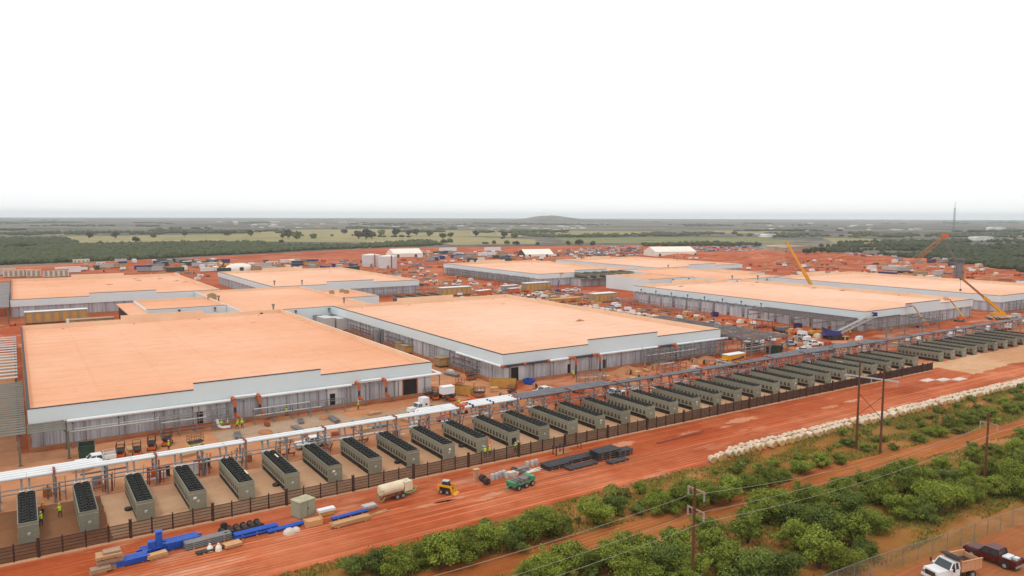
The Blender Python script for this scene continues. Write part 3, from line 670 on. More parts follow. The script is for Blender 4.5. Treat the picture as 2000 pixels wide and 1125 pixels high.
for i, x in enumerate(xs):
    f = put('support_frame', FE, rk, (x+3.2, 0, 0))
    if i % 2 == 0: put('saddle', SE, rk, (x+3.2, 0, 0))
def pipe_seg(x0, x1, y, z, r, mat, name='pipe', n=10):
    b = MB(); b.tube((x0, y, z), (x1, y, z), r, n); o = b.build(name, mm[mat], rk, smooth=False); return o
for y in (-.66, .42):
    x = rx0
    while x < rx1:
        x2 = min(x+12.96, rx1); white = x < 78
        if white and x2 > 66: x2 = 81.5 if x > 66 else 68.2
        pipe_seg(x, x2-.05, y, 4.20, .25, 'wpipe' if white else 'gpipe', 'insulated_pipe' if white else 'bare_pipe'); x = x2
for a, e, mt in ((-13, 8.5, 'wpipe'), (61, 67.5, 'wpipe'), (70.5, 81, 'wpipe'), (81.5, 105, 'gpipe'), (160, 186, 'gpipe'), (188, 206, 'gpipe')):
    for y in (1.48, 2.5):
        pipe_seg(a, e, y, 4.20, .25, mt, 'insulated_pipe' if mt == 'wpipe' else 'bare_pipe')
        for xx, dx in ((a, -1), (e, 1)):
            if -10 < xx: 
                b = MB(); b.path([(xx, y, 4.22), (xx+dx*.5, y-.3, 4.18), (xx+dx*.7, y-.5, 3.9), (xx+dx*.7, y-.5, 2.7)], .25, 8); b.build('pipe_elbow', mm[mt], rk)
b = MB(); b.tube((68.4, -.9, 4.35), (69.9, 1.0, 4.3), .5, 10); b.tube((68.1, .5, 4.3), (70.2, .5, 4.3), .42, 10); b.build('valve_body', mm['orange'], rk)
for y in (-.66, .42, 1.48):
    b = MB(); b.tube((70.6, y, 4.22), (71.0, y, 4.22), .34, 10); b.tube((75.2, y, 4.22), (75.5, y, 4.22), .33, 10); b.tube((81.5, y, 4.22), (81.7, y, 4.22), .32, 10); b.build('pipe_flange', mm['navy'], rk)
for x in (-10, 9, 28, 47, 66, 85, 104, 123, 142, 161, 180, 199, 218, 237, 256, 275):
    b = MB(); b.tube((x, -1.05, 2.75), (x+18.9, -1.05, 2.75), .10, 6); b.build('lower_pipe', mm['steel'], rk)
    b = MB(); b.box(x, x+18.9, -1.55, -1.25, 2.2, 2.32); b.build('cable_tray', mm['steel'], rk)
# risers to each unit
rb = MB()
rb.path([(0, -.55, 3.9), (0, -.75, 3.3), (0, -1.2, 2.3), (0, -1.2, 1.1), (0, -1.9, .9)], .15, 6)
RM = rb.mesh('riser_pipe', mm['steel']); rg = rb.mesh('riser_pipe', mm['saddle'])
vb = MB(); vb.tube((0, -1.2, 1.9), (0, -1.2, 2.5), .28, 8); vb.tube((-.32, -1.2, 2.2), (.32, -1.2, 2.2), .12, 6); VM = vb.mesh('valve', mm['wpipe']); VG = vb.mesh('valve', mm['saddle'])
for k in range(32):
    for dx in (-.5, .4):
        near = k < 14
        r_ = put('riser_pipe', RM if near else rg, rk, (-.2+6.482*k+dx, 0, 0)); put('valve', VM if near else VG, r_, (0, 0, 0))
for k in range(32):
    x = 2.6+6.482*k; near = k < 12
    for j in range(random.randint(4, 8)):
        xx = x+random.uniform(-1.6, 1.9); b = MB(); b.tube((xx, -.9+random.uniform(-.2, 2.6), 0), (xx, -.9, random.uniform(1.5, 3.7)), random.choice((.05, .08, .11)), 5); b.build('standpipe', random.choice([mm['saddle'], mm['steel'], mm['rust'], mm['lgrey']]), rk)

# switch cabinets and valve skids on the ground under the rack
for k in range(32):
    x = 3.0+6.482*k
    b = MB(); w = random.uniform(.3, .7); b.box(-w, w, -.25, .25, .15, random.uniform(1.1, 1.9)); b.box(-w*.8, -w*.6, -.2, .2, 0, .15); b.box(w*.6, w*.8, -.2, .2, 0, .15); b.build('rack_cabinet', random.choice([mm['grey'], mm['lgrey'], mm['saddle'], mm['wpipe'], mm['rust']]), rk, (x+random.uniform(-1.5, 1.5), random.uniform(-.3, 2.2), 0))
    b = MB(); b.tube((-1.1, 0, .45), (1.1, 0, .45), .16, 7); b.tube((0, 0, .45), (0, 0, 1.2), .10, 6); b.tube((-.2, 0, 1.2), (.2, 0, 1.2), .2, 7); b.box(-.9, -.75, -.15, .15, 0, .3); b.box(.75, .9, -.15, .15, 0, .3); b.build('valve_skid', random.choice([mm['orange'], mm['saddle'], mm['lgrey'], mm['wpipe']]), rk, (x+random.uniform(-1.8, 1.8), random.uniform(.2, 2.6), 0))
    if k % 2: 
        b = MB(); z = random.uniform(1.6, 3.2); b.tube((x-3.1, .9, z), (x+3.1, .9, z), .14, 7); b.build('lower_pipe', random.choice([mm['wpipe'], mm['gpipe'], mm['lgrey']]), rk)
# ------------------------------------------------------------------ pipes along the hall fronts
def wall_pipe(label, x0, x1, y, z, segs, mats):
    t = thing('wall_pipe', label, 'pipe', (x0, y, 0))
    return t
wp = thing('wall_pipe', 'white insulated pipe hung along the front of the nearest hall with orange elbows', 'pipe', (0, Y0-.95, 0))
zz = 4.72
for a, e in ((6.2, 20), (20, 33.2), (38.2, 52), (52, 57.5)):
    b = MB(); b.tube((a, 0, zz), (e-.04, 0, zz), .30, 10); b.build('insulated_pipe', mm['wpipe'], wp)
for a, e in ((33.6, 38.0), (59.5, 64.0)):
    b = MB(); b.tube((a, -.1, zz+.55), (e, -.1, zz+.55), .26, 10); b.build('insulated_pipe', mm['wpipe'], wp)
for a, e in ((65, 78.5),):
    b = MB(); b.tube((a, 0, zz), (e, 0, zz), .30, 10); b.tube((e, 0, zz), (e, 9, zz), .30, 10); b.build('insulated_pipe', mm['wpipe'], wp)
for x in (33.4, 38.1, 58.4, 64.5):
    b = MB(); b.path([(x, .0, zz+.1), (x+.1, -.3, zz+.6), (x+.3, -.9, zz+.2), (x+.3, -1.1, zz-1.2)], .31, 8); b.build('elbow', mm['orange'], wp)
    b = MB(); b.tube((x+.3, -1.1, zz-1.2), (x+.3, -1.1, zz-2.2), .27, 8); b.build('pipe_spool', mm['bpipe'], wp)
    b = MB(); b.path([(x+.3, -1.1, zz-2.2), (x+.4, -1.1, zz-2.9), (x+1.1, -1.1, zz-3.1)], .30, 8); b.build('elbow', mm['orange'], wp)
for x in (7, 14, 19.8, 26.3, 30.6, 35.5, 40, 46, 52, 57, 60.5, 63.5, 67, 78):
    b = MB(); b.box(x-.1, x+.1, -.55, -.35, 0, zz-.32); b.box(x-.1, x+.1, -.55, .4, zz-.45, zz-.32); b.box(x-.2, x+.2, -.65, -.25, 0, .1); b.build('pipe_stand', mm['steel'], wp)
b = MB(); b.tube((6.4, -.45, 2.9), (26, -.45, 2.9), .16, 8); b.tube((6.4, -.45, 3.3), (26, -.45, 3.3), .1, 8); b.build('lower_pipe', mm['lgrey'], wp)
b = MB(); b.path([(30.2, -1.9, 1.9), (30.4, -2.2, .6), (31.0, -2.4, .32), (32.4, -2.5, .30)], .28, 10); tag(b.build('pipe_offcut', mm['wpipe'], loc=(0, Y0-1, 0)), 'white bent pipe length standing on the ground by the front wall of the nearest hall', 'pipe')
w2 = thing('wall_pipe', 'pipe of white and black lengths with orange couplings around the front of the second hall', 'pipe', (XB[0], Y0-1.95, 0))
for a, e, mt in ((-.6, 5.6, 'bpipe'), (5.6, 12.6, 'bpipe'), (12.9, 19.0, 'wpipe'), (19.4, 26.6, 'bpipe'), (29.0, 43.5, 'wpipe'), (43.9, 49.5, 'wpipe'), (49.7, 56, 'bpipe'), (56.2, 63, 'wpipe'), (63.3, 75, 'wpipe'), (75.2, 77.5, 'wpipe')):
    b = MB(); b.tube((a, 0, zz), (e, 0, zz), .31, 10); b.build('insulated_pipe' if mt == 'wpipe' else 'bare_pipe', mm[mt], w2)
for a, e in ((.3, 8), (8.3, 15), (15.3, 22)):
    b = MB(); b.tube((-.6, a, zz), (-.6, e, zz), .31, 10); b.build('insulated_pipe', mm['wpipe'], w2)
for x in (-.6, 5.6, 12.7, 19.2, 27.0, 49.8, 56.1):
    b = MB(); b.tube((x-.35, 0, zz), (x+.35, 0, zz), .40, 10); b.build('coupling', mm['orange'], w2)
for x in (19.6, 27.4, 54.6):
    b = MB(); b.path([(x, -.1, zz+.1), (x+.6, -.7, zz+.25), (x+1.0, -1.0, zz-.6), (x+1.0, -1.0, zz-1.6)], .31, 8); b.build('elbow', mm['orange'], w2)
    b = MB(); b.tube((x+1.0, -1.0, zz-1.6), (x+1.0, -1.0, .6), .22, 8); b.build('pipe_spool', mm['bpipe'], w2)
for x in (1, 8, 14, 21, 26, 31, 36, 41, 46, 50, 54, 58, 62, 66, 70, 74):
    b = MB(); b.box(x-.1, x+.1, -.55, -.35, 0, zz-.32); b.box(x-.1, x+.1, -.55, .5, zz-.47, zz-.32); b.box(x-.2, x+.2, -.65, -.25, 0, .1); b.build('pipe_stand', mm['steel'], w2)
for z in (3.4, 2.4):
    b = MB(); b.box(44, 75, -.5, -.35, z, z+.18); b.build('rail', mm['steel'], w2)
w3 = thing('wall_frame', 'steel pipe frame with hoods along the side wall of the hall behind the blue crane', 'pipe frame', (XE[0], 150, 0))
for i in range(16):
    y = 38+i*4.8
    b = MB(); b.box(-2.2, -2.0, y, y+.2, 0, 4.7); b.box(-2.2, -.1, y, y+.2, 4.7, 4.9); b.box(-2.2, -2.0, y+.2, y+4.8, 4.4, 4.55); b.build('frame_bay', mm['steel'], w3)
    if i % 2 == 0:
        b = MB(); b.tube((-2.1, y+1, 4.9), (-2.1, y+1, 6.0), .14, 6); b.tube((-2.1, y+1, 6.0), (-2.1, y+1, 6.4), .36, 8); b.build('hood', mm['coping'], w3)
w4 = thing('wall_frame', 'steel pipe frame along the side wall of the far rear hall', 'pipe frame', (245.5, 345, 0))
for i in range(20):
    y = 2+i*5.2
    b = MB(); b.box(-2.6, -2.4, y, y+.2, 0, 4.7); b.box(-2.6, -.1, y, y+.2, 4.7, 4.9); b.box(-2.6, -2.4, y+.2, y+5.2, 4.4, 4.55); b.build('frame_bay', mm['steel'], w4)
# concrete panels leaning in bays in front of the canopy hall's side wall
for i in range(14):
    b = MB(); y = 152+i*7.6; b.box(0, .25, 0, 6.2, 0, 3.6+.2*(i % 3)); b.box(-.05, 0, .1, 6.1, 3.3, 3.5)
    tag(b.build('wall_cassette', mm['wall'], loc=(241.0-.3*(i % 2), y, 0)), 'grey upright wall cassette beside the canopy hall, '+ORD[i]+' from the blue crawler crane', 'wall panel', 'grey wall cassettes beside the canopy hall')

# bare steel frames built up along the walls
def scaffold(label, x, y, L, D, H, rz=0.0, bay=2.6, lev=3, mat='steel', group=None):
    t = thing('steel_framework', label, 'steel frame', (x, y, .01), rz, group); n = max(1, int(L/bay))
    for i in range(n+1):
        b = MB(); xx = i*L/n
        for yy in (0, D): b.box(xx-.07, xx+.07, yy-.07, yy+.07, 0, H+random.uniform(-.3, .4)); b.box(xx-.16, xx+.16, yy-.16, yy+.16, 0, .06)
        for k in range(lev): z = H*(k+1)/lev-.2; b.box(xx-.05, xx+.05, .07, D-.07, z, z+.12)
        b.build('frame', mm[mat], t)
    for k in range(lev):
        z = H*(k+1)/lev-.06
        for yy in (0, D): b = MB(); b.box(0, L, yy-.05, yy+.05, z, z+.12); b.build('rail', mm[mat], t)
        if k < lev-1 or lev < 3: b = MB(); b.tube((0, D*.5, z+.3), (L*random.uniform(.6, 1), D*.5, z+.3), .13, 7); b.build('pipe', mm[random.choice(['lgrey', 'steel', 'gpipe', 'saddle'])], t)
    return t
scaffold('steel framework with pipes along the canopy end of the second hall front', 139, 143.4, 30, 2.2, 4.3)
scaffold('steel framework joining the second hall front to the open canopy', 172.2, 140, 12, 2.4, 3.2)
scaffold('slim pipe framework before the nearest hall, left of its first orange elbow', 20.5, 144.6, 12, 1.6, 3.6)
scaffold('pipe framework between orange elbows before the nearest hall', 37.0, 144.8, 18, 1.4, 2.6, 0, 3.4, 2)
for i, (y, L) in enumerate(((196, 18), (222, 22), (158, 14))): scaffold('steel framework against the side wall of the second hall, '+ORD[i]+' of three', 94.2, y+L, L, 1.8, 4.2, -math.pi/2)
for i in range(5): scaffold('steel framework in the row beside the far rear hall, '+ORD[i]+' from the raised platform', 241.4, 352+i*20+16, 16, 3.2, 5.0, -math.pi/2, 3.2)
for i in range(3): scaffold('steel framework before the rear hall, '+ORD[i]+' from the tan generator', 168-i*22, 339, 17, 3.0, 4.2, 0, 3.0)
scaffold('steel framework before the farthest front hall', 345, 142.8, 30, 2.4, 3.8, 0, 3.2)
scaffold('tall steel framework beside the corner canopy of the canopy hall', 268, 143, 22, 2.2, 4.0, 0, 3.0)
scaffold('long pipe framework in the red yard on the canopy hall side', 226, 262, 60, 2.6, 3.4, -math.pi/2, 4.0)
# ------------------------------------------------------------------ vehicles
def ang(a, b):
    a = G(*a); b = G(*b); return math.atan2(b.y-a.y, b.x-a.x)
WH = {}
def wheel(t, x, y, r=.40, w=.28):
    k = (r, w)
    if k not in WH:
        b = MB(); b.tube((0, -w/2, 0), (0, w/2, 0), r, 14); c = MB(); c.tube((0, -w/2-.012, 0), (0, w/2+.012, 0), r*.55, 10)
        WH[k] = (b.mesh('wheel', mm['black']), c.mesh('rim', mm['grey']))
    o = put('wheel', WH[k][0], t, (x, y, r)); put('rim', WH[k][1], o); return o
def cab(t, paint, x0, x1, w, z0, z1, rake=.55, back=.15, zb=None):
    """greenhouse: glass block between painted sill, pillars and roof"""
    b = MB(); b.frus(x0, x1, -w, w, z0, z1, back, rake, .14); c = b.build('window_glass', mm['glass'], t)
    b = MB(); tb = z1; b.box(x0+back+.02, x1-rake-.02, -w+.12, w-.12, z1-.02, z1+.10)
    for s in (-1, 1):
        b.bar((x1-.02, s*(w-.01), z0), (x1-rake, s*(w-.14), z1), .10); b.bar((x0+.02, s*(w-.01), z0), (x0+back, s*(w-.14), z1), .14)
        xm = (x0+x1)/2-.1; b.bar((xm, s*(w+.0), z0), (xm, s*(w-.13), z1), .10)
        b.box(x1-.25, x1-.05, s*(w+.02) if s > 0 else -w-.22, w+.22 if s > 0 else -w-.02, z0+.02, z0+.22)
    b.build('cab', mm[paint], t)
def pickup(label, loc, rz, paint='truckw', bed='open', group=None, load=None):
    t = thing('pickup_truck', label, 'pickup truck', loc, rz, group)
    b = MB(); b.frus(-2.9, 2.9, -.96, .96, .62, .98, -.0, .06, -.02); b.frus(-2.86, 2.86, -.93, .93, .42, .62, 0, 0, -.03)
    b.frus(1.05, 2.84, -.98, .98, .98, 1.20, 0, .18, .10)
    b.build('body', mm[paint], t)
    for x in (1.85, -1.75): b = MB(); b.prof([(x-.52, .40), (x-.44, .80), (x-.2, .95), (x+.2, .95), (x+.44, .80), (x+.52, .40)], -1.0, 1.0); b.build('wheel_arch', mm['black'], t)
    b = MB(); b.frus(-1.15, 1.08, -.98, .98, .98, 1.18, 0, -.02, .02); b.build('door_panel', mm[paint], t)
    cab(t, paint, -1.12, 1.10, .96, 1.18, 1.78)
    if bed == 'open':
        b = MB(); b.box(-2.9, -1.18, -.98, -.88, .98, 1.28); b.box(-2.9, -1.18, .88, .98, .98, 1.28); b.box(-2.9, -2.82, -.88, .88, .98, 1.28); b.build('bed_side', mm[paint], t)
        b = MB(); b.box(-2.81, -1.2, -.87, .87, .985, 1.0); b.build('bed_floor', mm['black'], t)
        if load:
            b = MB(); b.box(-2.0, -1.3, -.7, .7, 1.0, 1.34); b.box(-2.6, -2.1, -.75, -.1, 1.0, 1.3); b.build('bed_load', mm[load], t)
    else:
        for s in (-1, 1):
            b = MB(); b.box(-2.95, -1.2, min(s*.62, s*1.02), max(s*.62, s*1.02), .985, 1.55); b.build('tool_box', mm[paint], t)
        b = MB(); b.box(-2.95, -1.2, -.6, .6, .985, 1.02); b.build('bed_floor', mm['black'], t)
        b = MB()
        for x in (-2.9, -1.25): b.bar((x, -.95, 1.56), (x, -.95, 2.0), .06); b.bar((x, .95, 1.56), (x, .95, 2.0), .06); b.bar((x, -.95, 2.0), (x, .95, 2.0), .06)
        b.bar((-2.9, -.95, 2.0), (-1.25, -.95, 2.0), .06); b.bar((-2.9, .95, 2.0), (-1.25, .95, 2.0), .06); b.build('ladder_rack', mm['lgrey'], t)
    b = MB(); b.box(2.87, 2.98, -.95, .95, .45, .66); b.box(-2.99, -2.91, -.95, .95, .48, .66); b.box(2.87, 2.93, -.55, .55, .68, 1.0); b.build('bumper', mm['grey'], t)
    for s in (-1, 1):
        b = MB(); b.box(2.86, 2.94, min(s*.6, s*.92), max(s*.6, s*.92), .76, .98); b.build('headlight', mm['chrome'], t)
        b = MB(); b.box(-2.95, -2.905, min(s*.82, s*.95), max(s*.82, s*.95), .75, 1.1); b.build('tail_light', mm['maroon'], t)
        for x in (1.85, -1.75): wheel(t, x, s*.86)
    return t
def GZ(px, py): v = G(px, py); v.z = .012; return v
pickup('white crew cab pickup parked beneath the white pipes next to the green bin', GZ(186, 909), math.pi+.05, 'truckw', 'service')
pickup('white service pickup seen under the pipe rack behind a cooling unit', GZ(610, 873), math.pi, 'truckw', 'service')
pickup('white pickup parked beside the rack where grey pipes begin', GZ(1062, 771), math.pi+.1)
pickup('white pickup half hidden behind the grey pipes and cooling units', GZ(1200, 775), .1)
pickup('white pickup standing on red dirt near the blue crawler crane', GZ(1588, 676), -.35)
pickup('silver pickup parked behind the white pickup near the blue crane', GZ(1566, 663), -.25, 'lgrey')
for p in ((1107, 570), (1123, 569)): pickup('white pickup parked in the red yard by the tan enclosures', GZ(*p), 2.7, 'truckw', group='pickups by the tan enclosures')
pickup('white pickup by the rear yard with an orange trailer alongside', GZ(1049, 577), 2.6)
pickup('white pickup at the foot of the yellow boom crane', GZ(1942, 623), 2.9)
pickup('dark maroon pickup with white items in its bed, inside the wire fence', GZ(1938, 1096), ang((1968, 1104), (1908, 1082)), 'maroon', 'open', None, 'truckw')
# dump truck
def dump_truck(label, loc, rz):
    t = thing('dump_truck', label, 'dump truck', loc, rz)
    b = MB(); b.box(-3.0, 3.0, -.45, .45, .55, .85); b.build('chassis', mm['black'], t)
    b = MB(); b.frus(1.35, 3.15, -1.02, 1.02, .75, 1.45, 0, .15, .10); b.frus(-.1, 1.35, -1.06, 1.06, .70, 1.45, 0, 0, .02); b.build('body', mm['truckw'], t)
    cab(t, 'truckw', -.05, 1.42, 1.04, 1.45, 2.15, .55, .1)
    b = MB(); b.box(3.06, 3.16, -.6, .6, .8, 1.3); b.build('grille', mm['black'], t)
    b = MB(); b.box(3.05, 3.22, -1.05, 1.05, .48, .74); b.build('bumper', mm['truckw'], t)
    d = MB(); z0, z1 = 1.05, 2.2
    d.box(-3.3, -.25, -1.15, -1.05, z0, z1); d.box(-3.3, -.25, 1.05, 1.15, z0, z1); d.box(-3.3, -3.2, -1.05, 1.05, z0, z1-.1); d.box(-.35, -.25, -1.05, 1.05, z0, z1+.35); d.box(-3.2, -.35, -1.05, 1.05, z0, z0+.12)
    for x in (-3.0, -2.3, -1.6, -.9): d.box(x, x+.1, -1.2, -1.151, z0, z1); d.box(x, x+.1, 1.151, 1.2, z0, z1)
    d.box(-3.36, -.2, -1.2, -1.03, z1, z1+.08); d.box(-3.36, -.2, 1.03, 1.2, z1, z1+.08)
    bd = d.build('dump_bed', mm['kerb'], t)
    b = MB(); b.box(-3.19, -.36, -1.04, 1.04, z0+.12, z0+.5); b.build('load', mm['black'], bd)
    b = MB(); b.box(-.32, .5, -1.1, 1.1, z1+.36, z1+.44); b.build('cab_shield', mm['black'], bd)
    for s in (-1, 1):
        b = MB(); b.box(3.1, 3.18, min(s*.66, s*.98), max(s*.66, s*.98), .85, 1.15); b.build('headlight', mm['chrome'], t)
        b = MB(); b.bar((1.2, s*1.08, 1.5), (1.35, s*1.5, 1.6), .05); b.box(1.25, 1.4, min(s*1.4, s*1.55), max(s*1.4, s*1.55), 1.5, 1.95); b.build('mirror', mm['black'], t)
        wheel(t, 2.2, s*.92, .48, .3); wheel(t, -2.0, s*.88, .48, .5)
    return t
dump_truck('white dump truck with rusty pink bed, front towards the wire fence', GZ(1856, 1128), ang((1893, 1124), (1822, 1140)))
# yellow box truck
t = thing('box_truck', 'yellow box truck with white roof and slanting blue band, behind the pipe rack', 'truck', GZ(1428, 717), math.pi+.02)
b = MB(); b.box(-4.2, 4.6, -.5, .5, .5, .8); b.build('chassis', mm['black'], t)
b = MB(); b.box(-4.4, 2.4, -1.2, 1.2, 1.0, 3.5); b.build('cargo_box', mm['yellow'], t)
b = MB(); b.box(-4.45, 2.5, -1.23, 1.23, 3.5, 3.6); b.build('roof', mm['truckw'], t)
b = MB(); b.frus(2.55, 4.2, -1.1, 1.1, .7, 1.6, 0, .1, .05); b.frus(4.15, 5.2, -1.05, 1.05, .6, 1.35, 0, .25, .08); b.build('body', mm['yellow'], t)
cab(t, 'yellow', 2.5, 4.2, 1.1, 1.6, 2.35, .5, .05)
b = MB(); b.add([(-3.9, 1.212, 2.3), (1.2, 1.212, 1.95), (1.5, 1.212, 2.3), (-3.6, 1.212, 2.75)], [[0, 1, 2, 3]]); b.add([(-4.1, 1.212, 2.85), (-2.2, 1.212, 2.7), (-2.2, 1.212, 2.85), (-4.1, 1.212, 3.0)], [[0, 1, 2, 3]]); b.build('side_band', mm['navy'], t)
for s in (-1, 1): wheel(t, 3.9, s*.95, .45, .3); wheel(t, -2.6, s*.9, .45, .5)
# white road tractor
t = thing('road_tractor', 'white road tractor with tall sleeper cab parked beside the pipe rack', 'truck', GZ(820, 806), math.pi+.15)
b = MB(); b.box(-4.6, 2.6, -.45, .45, .6, .95); b.build('chassis', mm['black'], t)
b = MB(); b.frus(1.4, 3.6, -1.0, 1.0, .8, 1.8, 0, .2, .15); b.frus(-.1, 1.45, -1.15, 1.15, .8, 1.8, 0, 0, .03); b.build('hood', mm['truckw'], t)
cab(t, 'truckw', -.05, 1.5, 1.1, 1.8, 2.6, .45, .05)
b = MB(); b.frus(-2.3, -.1, -1.2, 1.2, .8, 3.9, .0, .25, .08); b.build('sleeper', mm['truckw'], t)
b = MB(); b.box(-1.6, -1.0, 1.17, 1.2, 2.0, 2.5); b.build('sleeper_window', mm['glass'], t)
b = MB(); b.box(-4.4, -2.7, -.6, .6, .95, 1.15); b.build('fifth_wheel', mm['black'], t); t.scale = (.78, .78, .78)
b = MB(); b.box(1.0, 3.2, -1.1, -1.0, .6, .9); b.box(1.0, 3.2, 1.0, 1.1, .6, .9); b.build('fender', mm['truckw'], t)
for s in (-1, 1): wheel(t, 2.6, s*.95, .5, .3); wheel(t, -2.9, s*.9, .5, .5); wheel(t, -4.1, s*.9, .5, .5)

# ------------------------------------------------------------------ site machines
def scissor_lift(label, loc, rz, col='black', base='orangem', group=None, h=1.6):
    t = thing('scissor_lift', label, 'scissor lift', loc, rz, group)
    b = MB(); b.box(-1.25, 1.25, -.6, .6, .3, .75); b.box(-1.1, 1.1, -.66, -.601, .35, .6); b.build('chassis', mm[base], t)
    a = MB()
    for s in (-.45, .45):
        for k in range(3):
            z = .8+k*(h-.4)/3; a.bar((-1.05, s, z), (1.05, s, z+(h-.4)/3), .09); a.bar((1.05, s+.06, z), (-1.05, s+.06, z+(h-.4)/3), .09)
    a.build('scissor_arm', mm['grey'], t)
    b = MB(); b.box(-1.25, 1.25, -.62, .62, h+.3, h+.45); b.build('platform', mm[col], t)
    b = MB()
    for x in (-1.22, -.4, .4, 1.22):
        for y in (-.6, .6): b.bar((x, y, h+.45), (x, y, h+1.5), .05)
    for z in (h+.95, h+1.5):
        for y in (-.6, .6): b.bar((-1.22, y, z), (1.22, y, z), .05)
        for x in (-1.22, 1.22): b.bar((x, -.6, z), (x, .6, z), .05)
    b.build('guard_rail', mm[col], t)
    for x in (-.85, .85):
        for s in (-1, 1): wheel(t, x, s*.62, .3, .2)
    return t
def boom_lift(label, loc, rz, a1, L, base='orangem', boom='pyellow', tip='orangem', group=None, basket=True):
    t = thing('boom_lift', label, 'boom lift', loc, rz, group)
    b = MB(); b.box(-1.6, 1.6, -.85, .85, .55, .95); b.build('chassis', mm['grey'], t)
    b = MB(); b.frus(-1.9, .9, -.9, .9, .98, 1.9, .2, .3, .12); b.box(-2.2, -1.85, -.8, .8, 1.0, 1.6); b.build('turret', mm[base], t)
    p = Vector((-1.3, 0, 1.9)); q = p+Vector((math.cos(a1), 0, math.sin(a1)))*L*.62; r = p+Vector((math.cos(a1), 0, math.sin(a1)))*L
    b = MB(); b.bar(p, q, .42, .5); b.build('boom', mm[boom], t)
    b = MB(); b.bar(q-Vector((math.cos(a1), 0, math.sin(a1)))*.4, r, .28, .34); b.build('inner_boom', mm[tip], t)
    if basket:
        e = r+Vector((1.1, 0, .1)); b = MB(); b.bar(r, e, .22); b.box(e.x, e.x+1.0, -.9, .9, e.z-.3, e.z-.2)
        for x in (e.x, e.x+1.0):
            for y in (-.9, 0, .9): b.bar((x, y, e.z-.2), (x, y, e.z+.9), .06)
        for z in (e.z+.35, e.z+.9):
            b.bar((e.x, -.9, z), (e.x, .9, z), .06); b.bar((e.x+1, -.9, z), (e.x+1, .9, z), .06); b.bar((e.x, -.9, z), (e.x+1, -.9, z), .06); b.bar((e.x, .9, z), (e.x+1, .9, z), .06)
        b.build('basket', mm['saddle'], t)
    for x in (-1.05, 1.05):
        for s in (-1, 1): wheel(t, x, s*.95, .48, .36)
    return t
for p in ((236, 893), (268, 890), (297, 878), (327, 869)): scissor_lift('black railed scissor lift with orange base in the row before the nearest hall', GZ(*p), 1.4+random.uniform(-.2, .2), group='scissor lifts before the nearest hall', h=.9)
scissor_lift('lowered lift beside a yellow toolbox near the pipe rack', GZ(382, 874), .2, 'black', 'pyellow', h=.7)
for p, a in (((838, 778), .3), ((850, 780), 1.2), ((880, 782), 1.5)): scissor_lift('black scissor lift parked in front of the door at the hall corner', GZ(*p), a, group='scissor lifts at the hall corner', h=.8)
for p, a in (((920, 742), .2), ((936, 776), -.4), ((1000, 772), .5)): scissor_lift('dark scissor lift with orange base between the two front halls', GZ(*p), a, 'black', 'orangem', 'scissor lifts between the front halls', .8)
RZR = math.atan2(RV.y, RV.x)
boom_lift('orange boom lift raising a pale yellow boom to the hall front, by the corner canopy', GZ(1800, 640), RZR+math.pi, R(52), 7.5)
boom_lift('orange boom lift with pale yellow boom at the middle of the hall front', GZ(1874, 628), RZR+math.pi, R(50), 8.5)
boom_lift('orange boom lift with lowered boom carrying a white box, beside the yellow bin', GZ(873, 776), .4, R(8), 4.5, 'orangem', 'orangem', 'orangem')
boom_lift('blue boom lift reaching up before the far hall', GZ(1090, 572), .6, R(55), 9, 'navy', 'navy', 'grey')
# white crate on that lift
b = MB(); b.box(-1.4, 1.4, -.9, .9, 0, 1.5); b.box(-1.45, 1.45, -.95, .95, 1.5, 1.6); b.box(1.401, 1.43, -.7, .7, .2, 1.2, 0); tag(b.build('white_cabinet', [mm['wpipe']], loc=G(873, 768, 1.95)), 'white cabinet standing on the orange lift beside the yellow bin', 'cabinet')
# blue crawler crane
def lattice(b, p, q, w, n, r=.06):
    p = Vector(p); q = Vector(q); d = (q-p).normalized(); a = Vector((0, 0, 1)) if abs(d.z) < .9 else Vector((1, 0, 0)); u = d.cross(a).normalized(); k = u.cross(d)
    C = lambda t, i: p.lerp(q, t)+(u*(1 if i in (0, 1) else -1)+k*(1 if i in (0, 3) else -1))*(w/2)
    for i in range(4): b.bar(C(0, i), C(1, i), r*2)
    for j in range(n):
        for i in range(4): b.bar(C(j/n, i), C((j+1)/n, (i+1) % 4), r*1.2)
def crawler(t, col, s=1.0):
    for y in (-1, 1):
        b = MB(); b.prof([(-3.4*s, .5*s), (-3.1*s, 0), (3.1*s, 0), (3.4*s, .5*s), (3.1*s, 1.0*s), (-3.1*s, 1.0*s)], y*1.9*s-.45*s, y*1.9*s+.45*s); b.build('track', mm['black'], t)
    b = MB(); b.box(-1.6*s, 1.6*s, -1.4*s, 1.4*s, .5*s, 1.15*s); b.build('undercarriage', mm['black'], t)
t = thing('crawler_crane', 'blue crawler crane on black tracks with white lattice boom', 'crane', GZ(1632, 662), RZR); crawler(t, 'navy')
b = MB(); b.frus(-4.2, 1.4, -1.5, 1.5, 1.2, 2.8, .3, .5, .1); b.prof([(-4.2, 2.8), (-4.4, 3.9), (-2.8, 3.3), (-1.2, 2.8)], -1.1, 1.1); b.build('house', mm['navy'], t)
b = MB(); b.frus(1.0, 2.4, .5, 1.5, 1.2, 3.0, 0, .4, .1); b.build('operator_cab', mm['glass'], t)
b = MB(); lattice(b, (.6, -.4, 2.2), (11.8, -.4, 7.8), 1.1, 9, .10); b.bar((.6, -.4, 2.9), (11.6, -.4, 8.5), .35, .2); b.build('boom', mm['lgrey'], t)
b = MB(); b.box(11.5, 12.9, -1.0, .2, 7.6, 8.9); b.build('boom_head', mm['navy'], t)
b = MB(); b.tube((-4.2, -.4, 3.9), (11.6, -.4, 8.8), .05, 5); b.build('pendant_cable', mm['wire'], t)
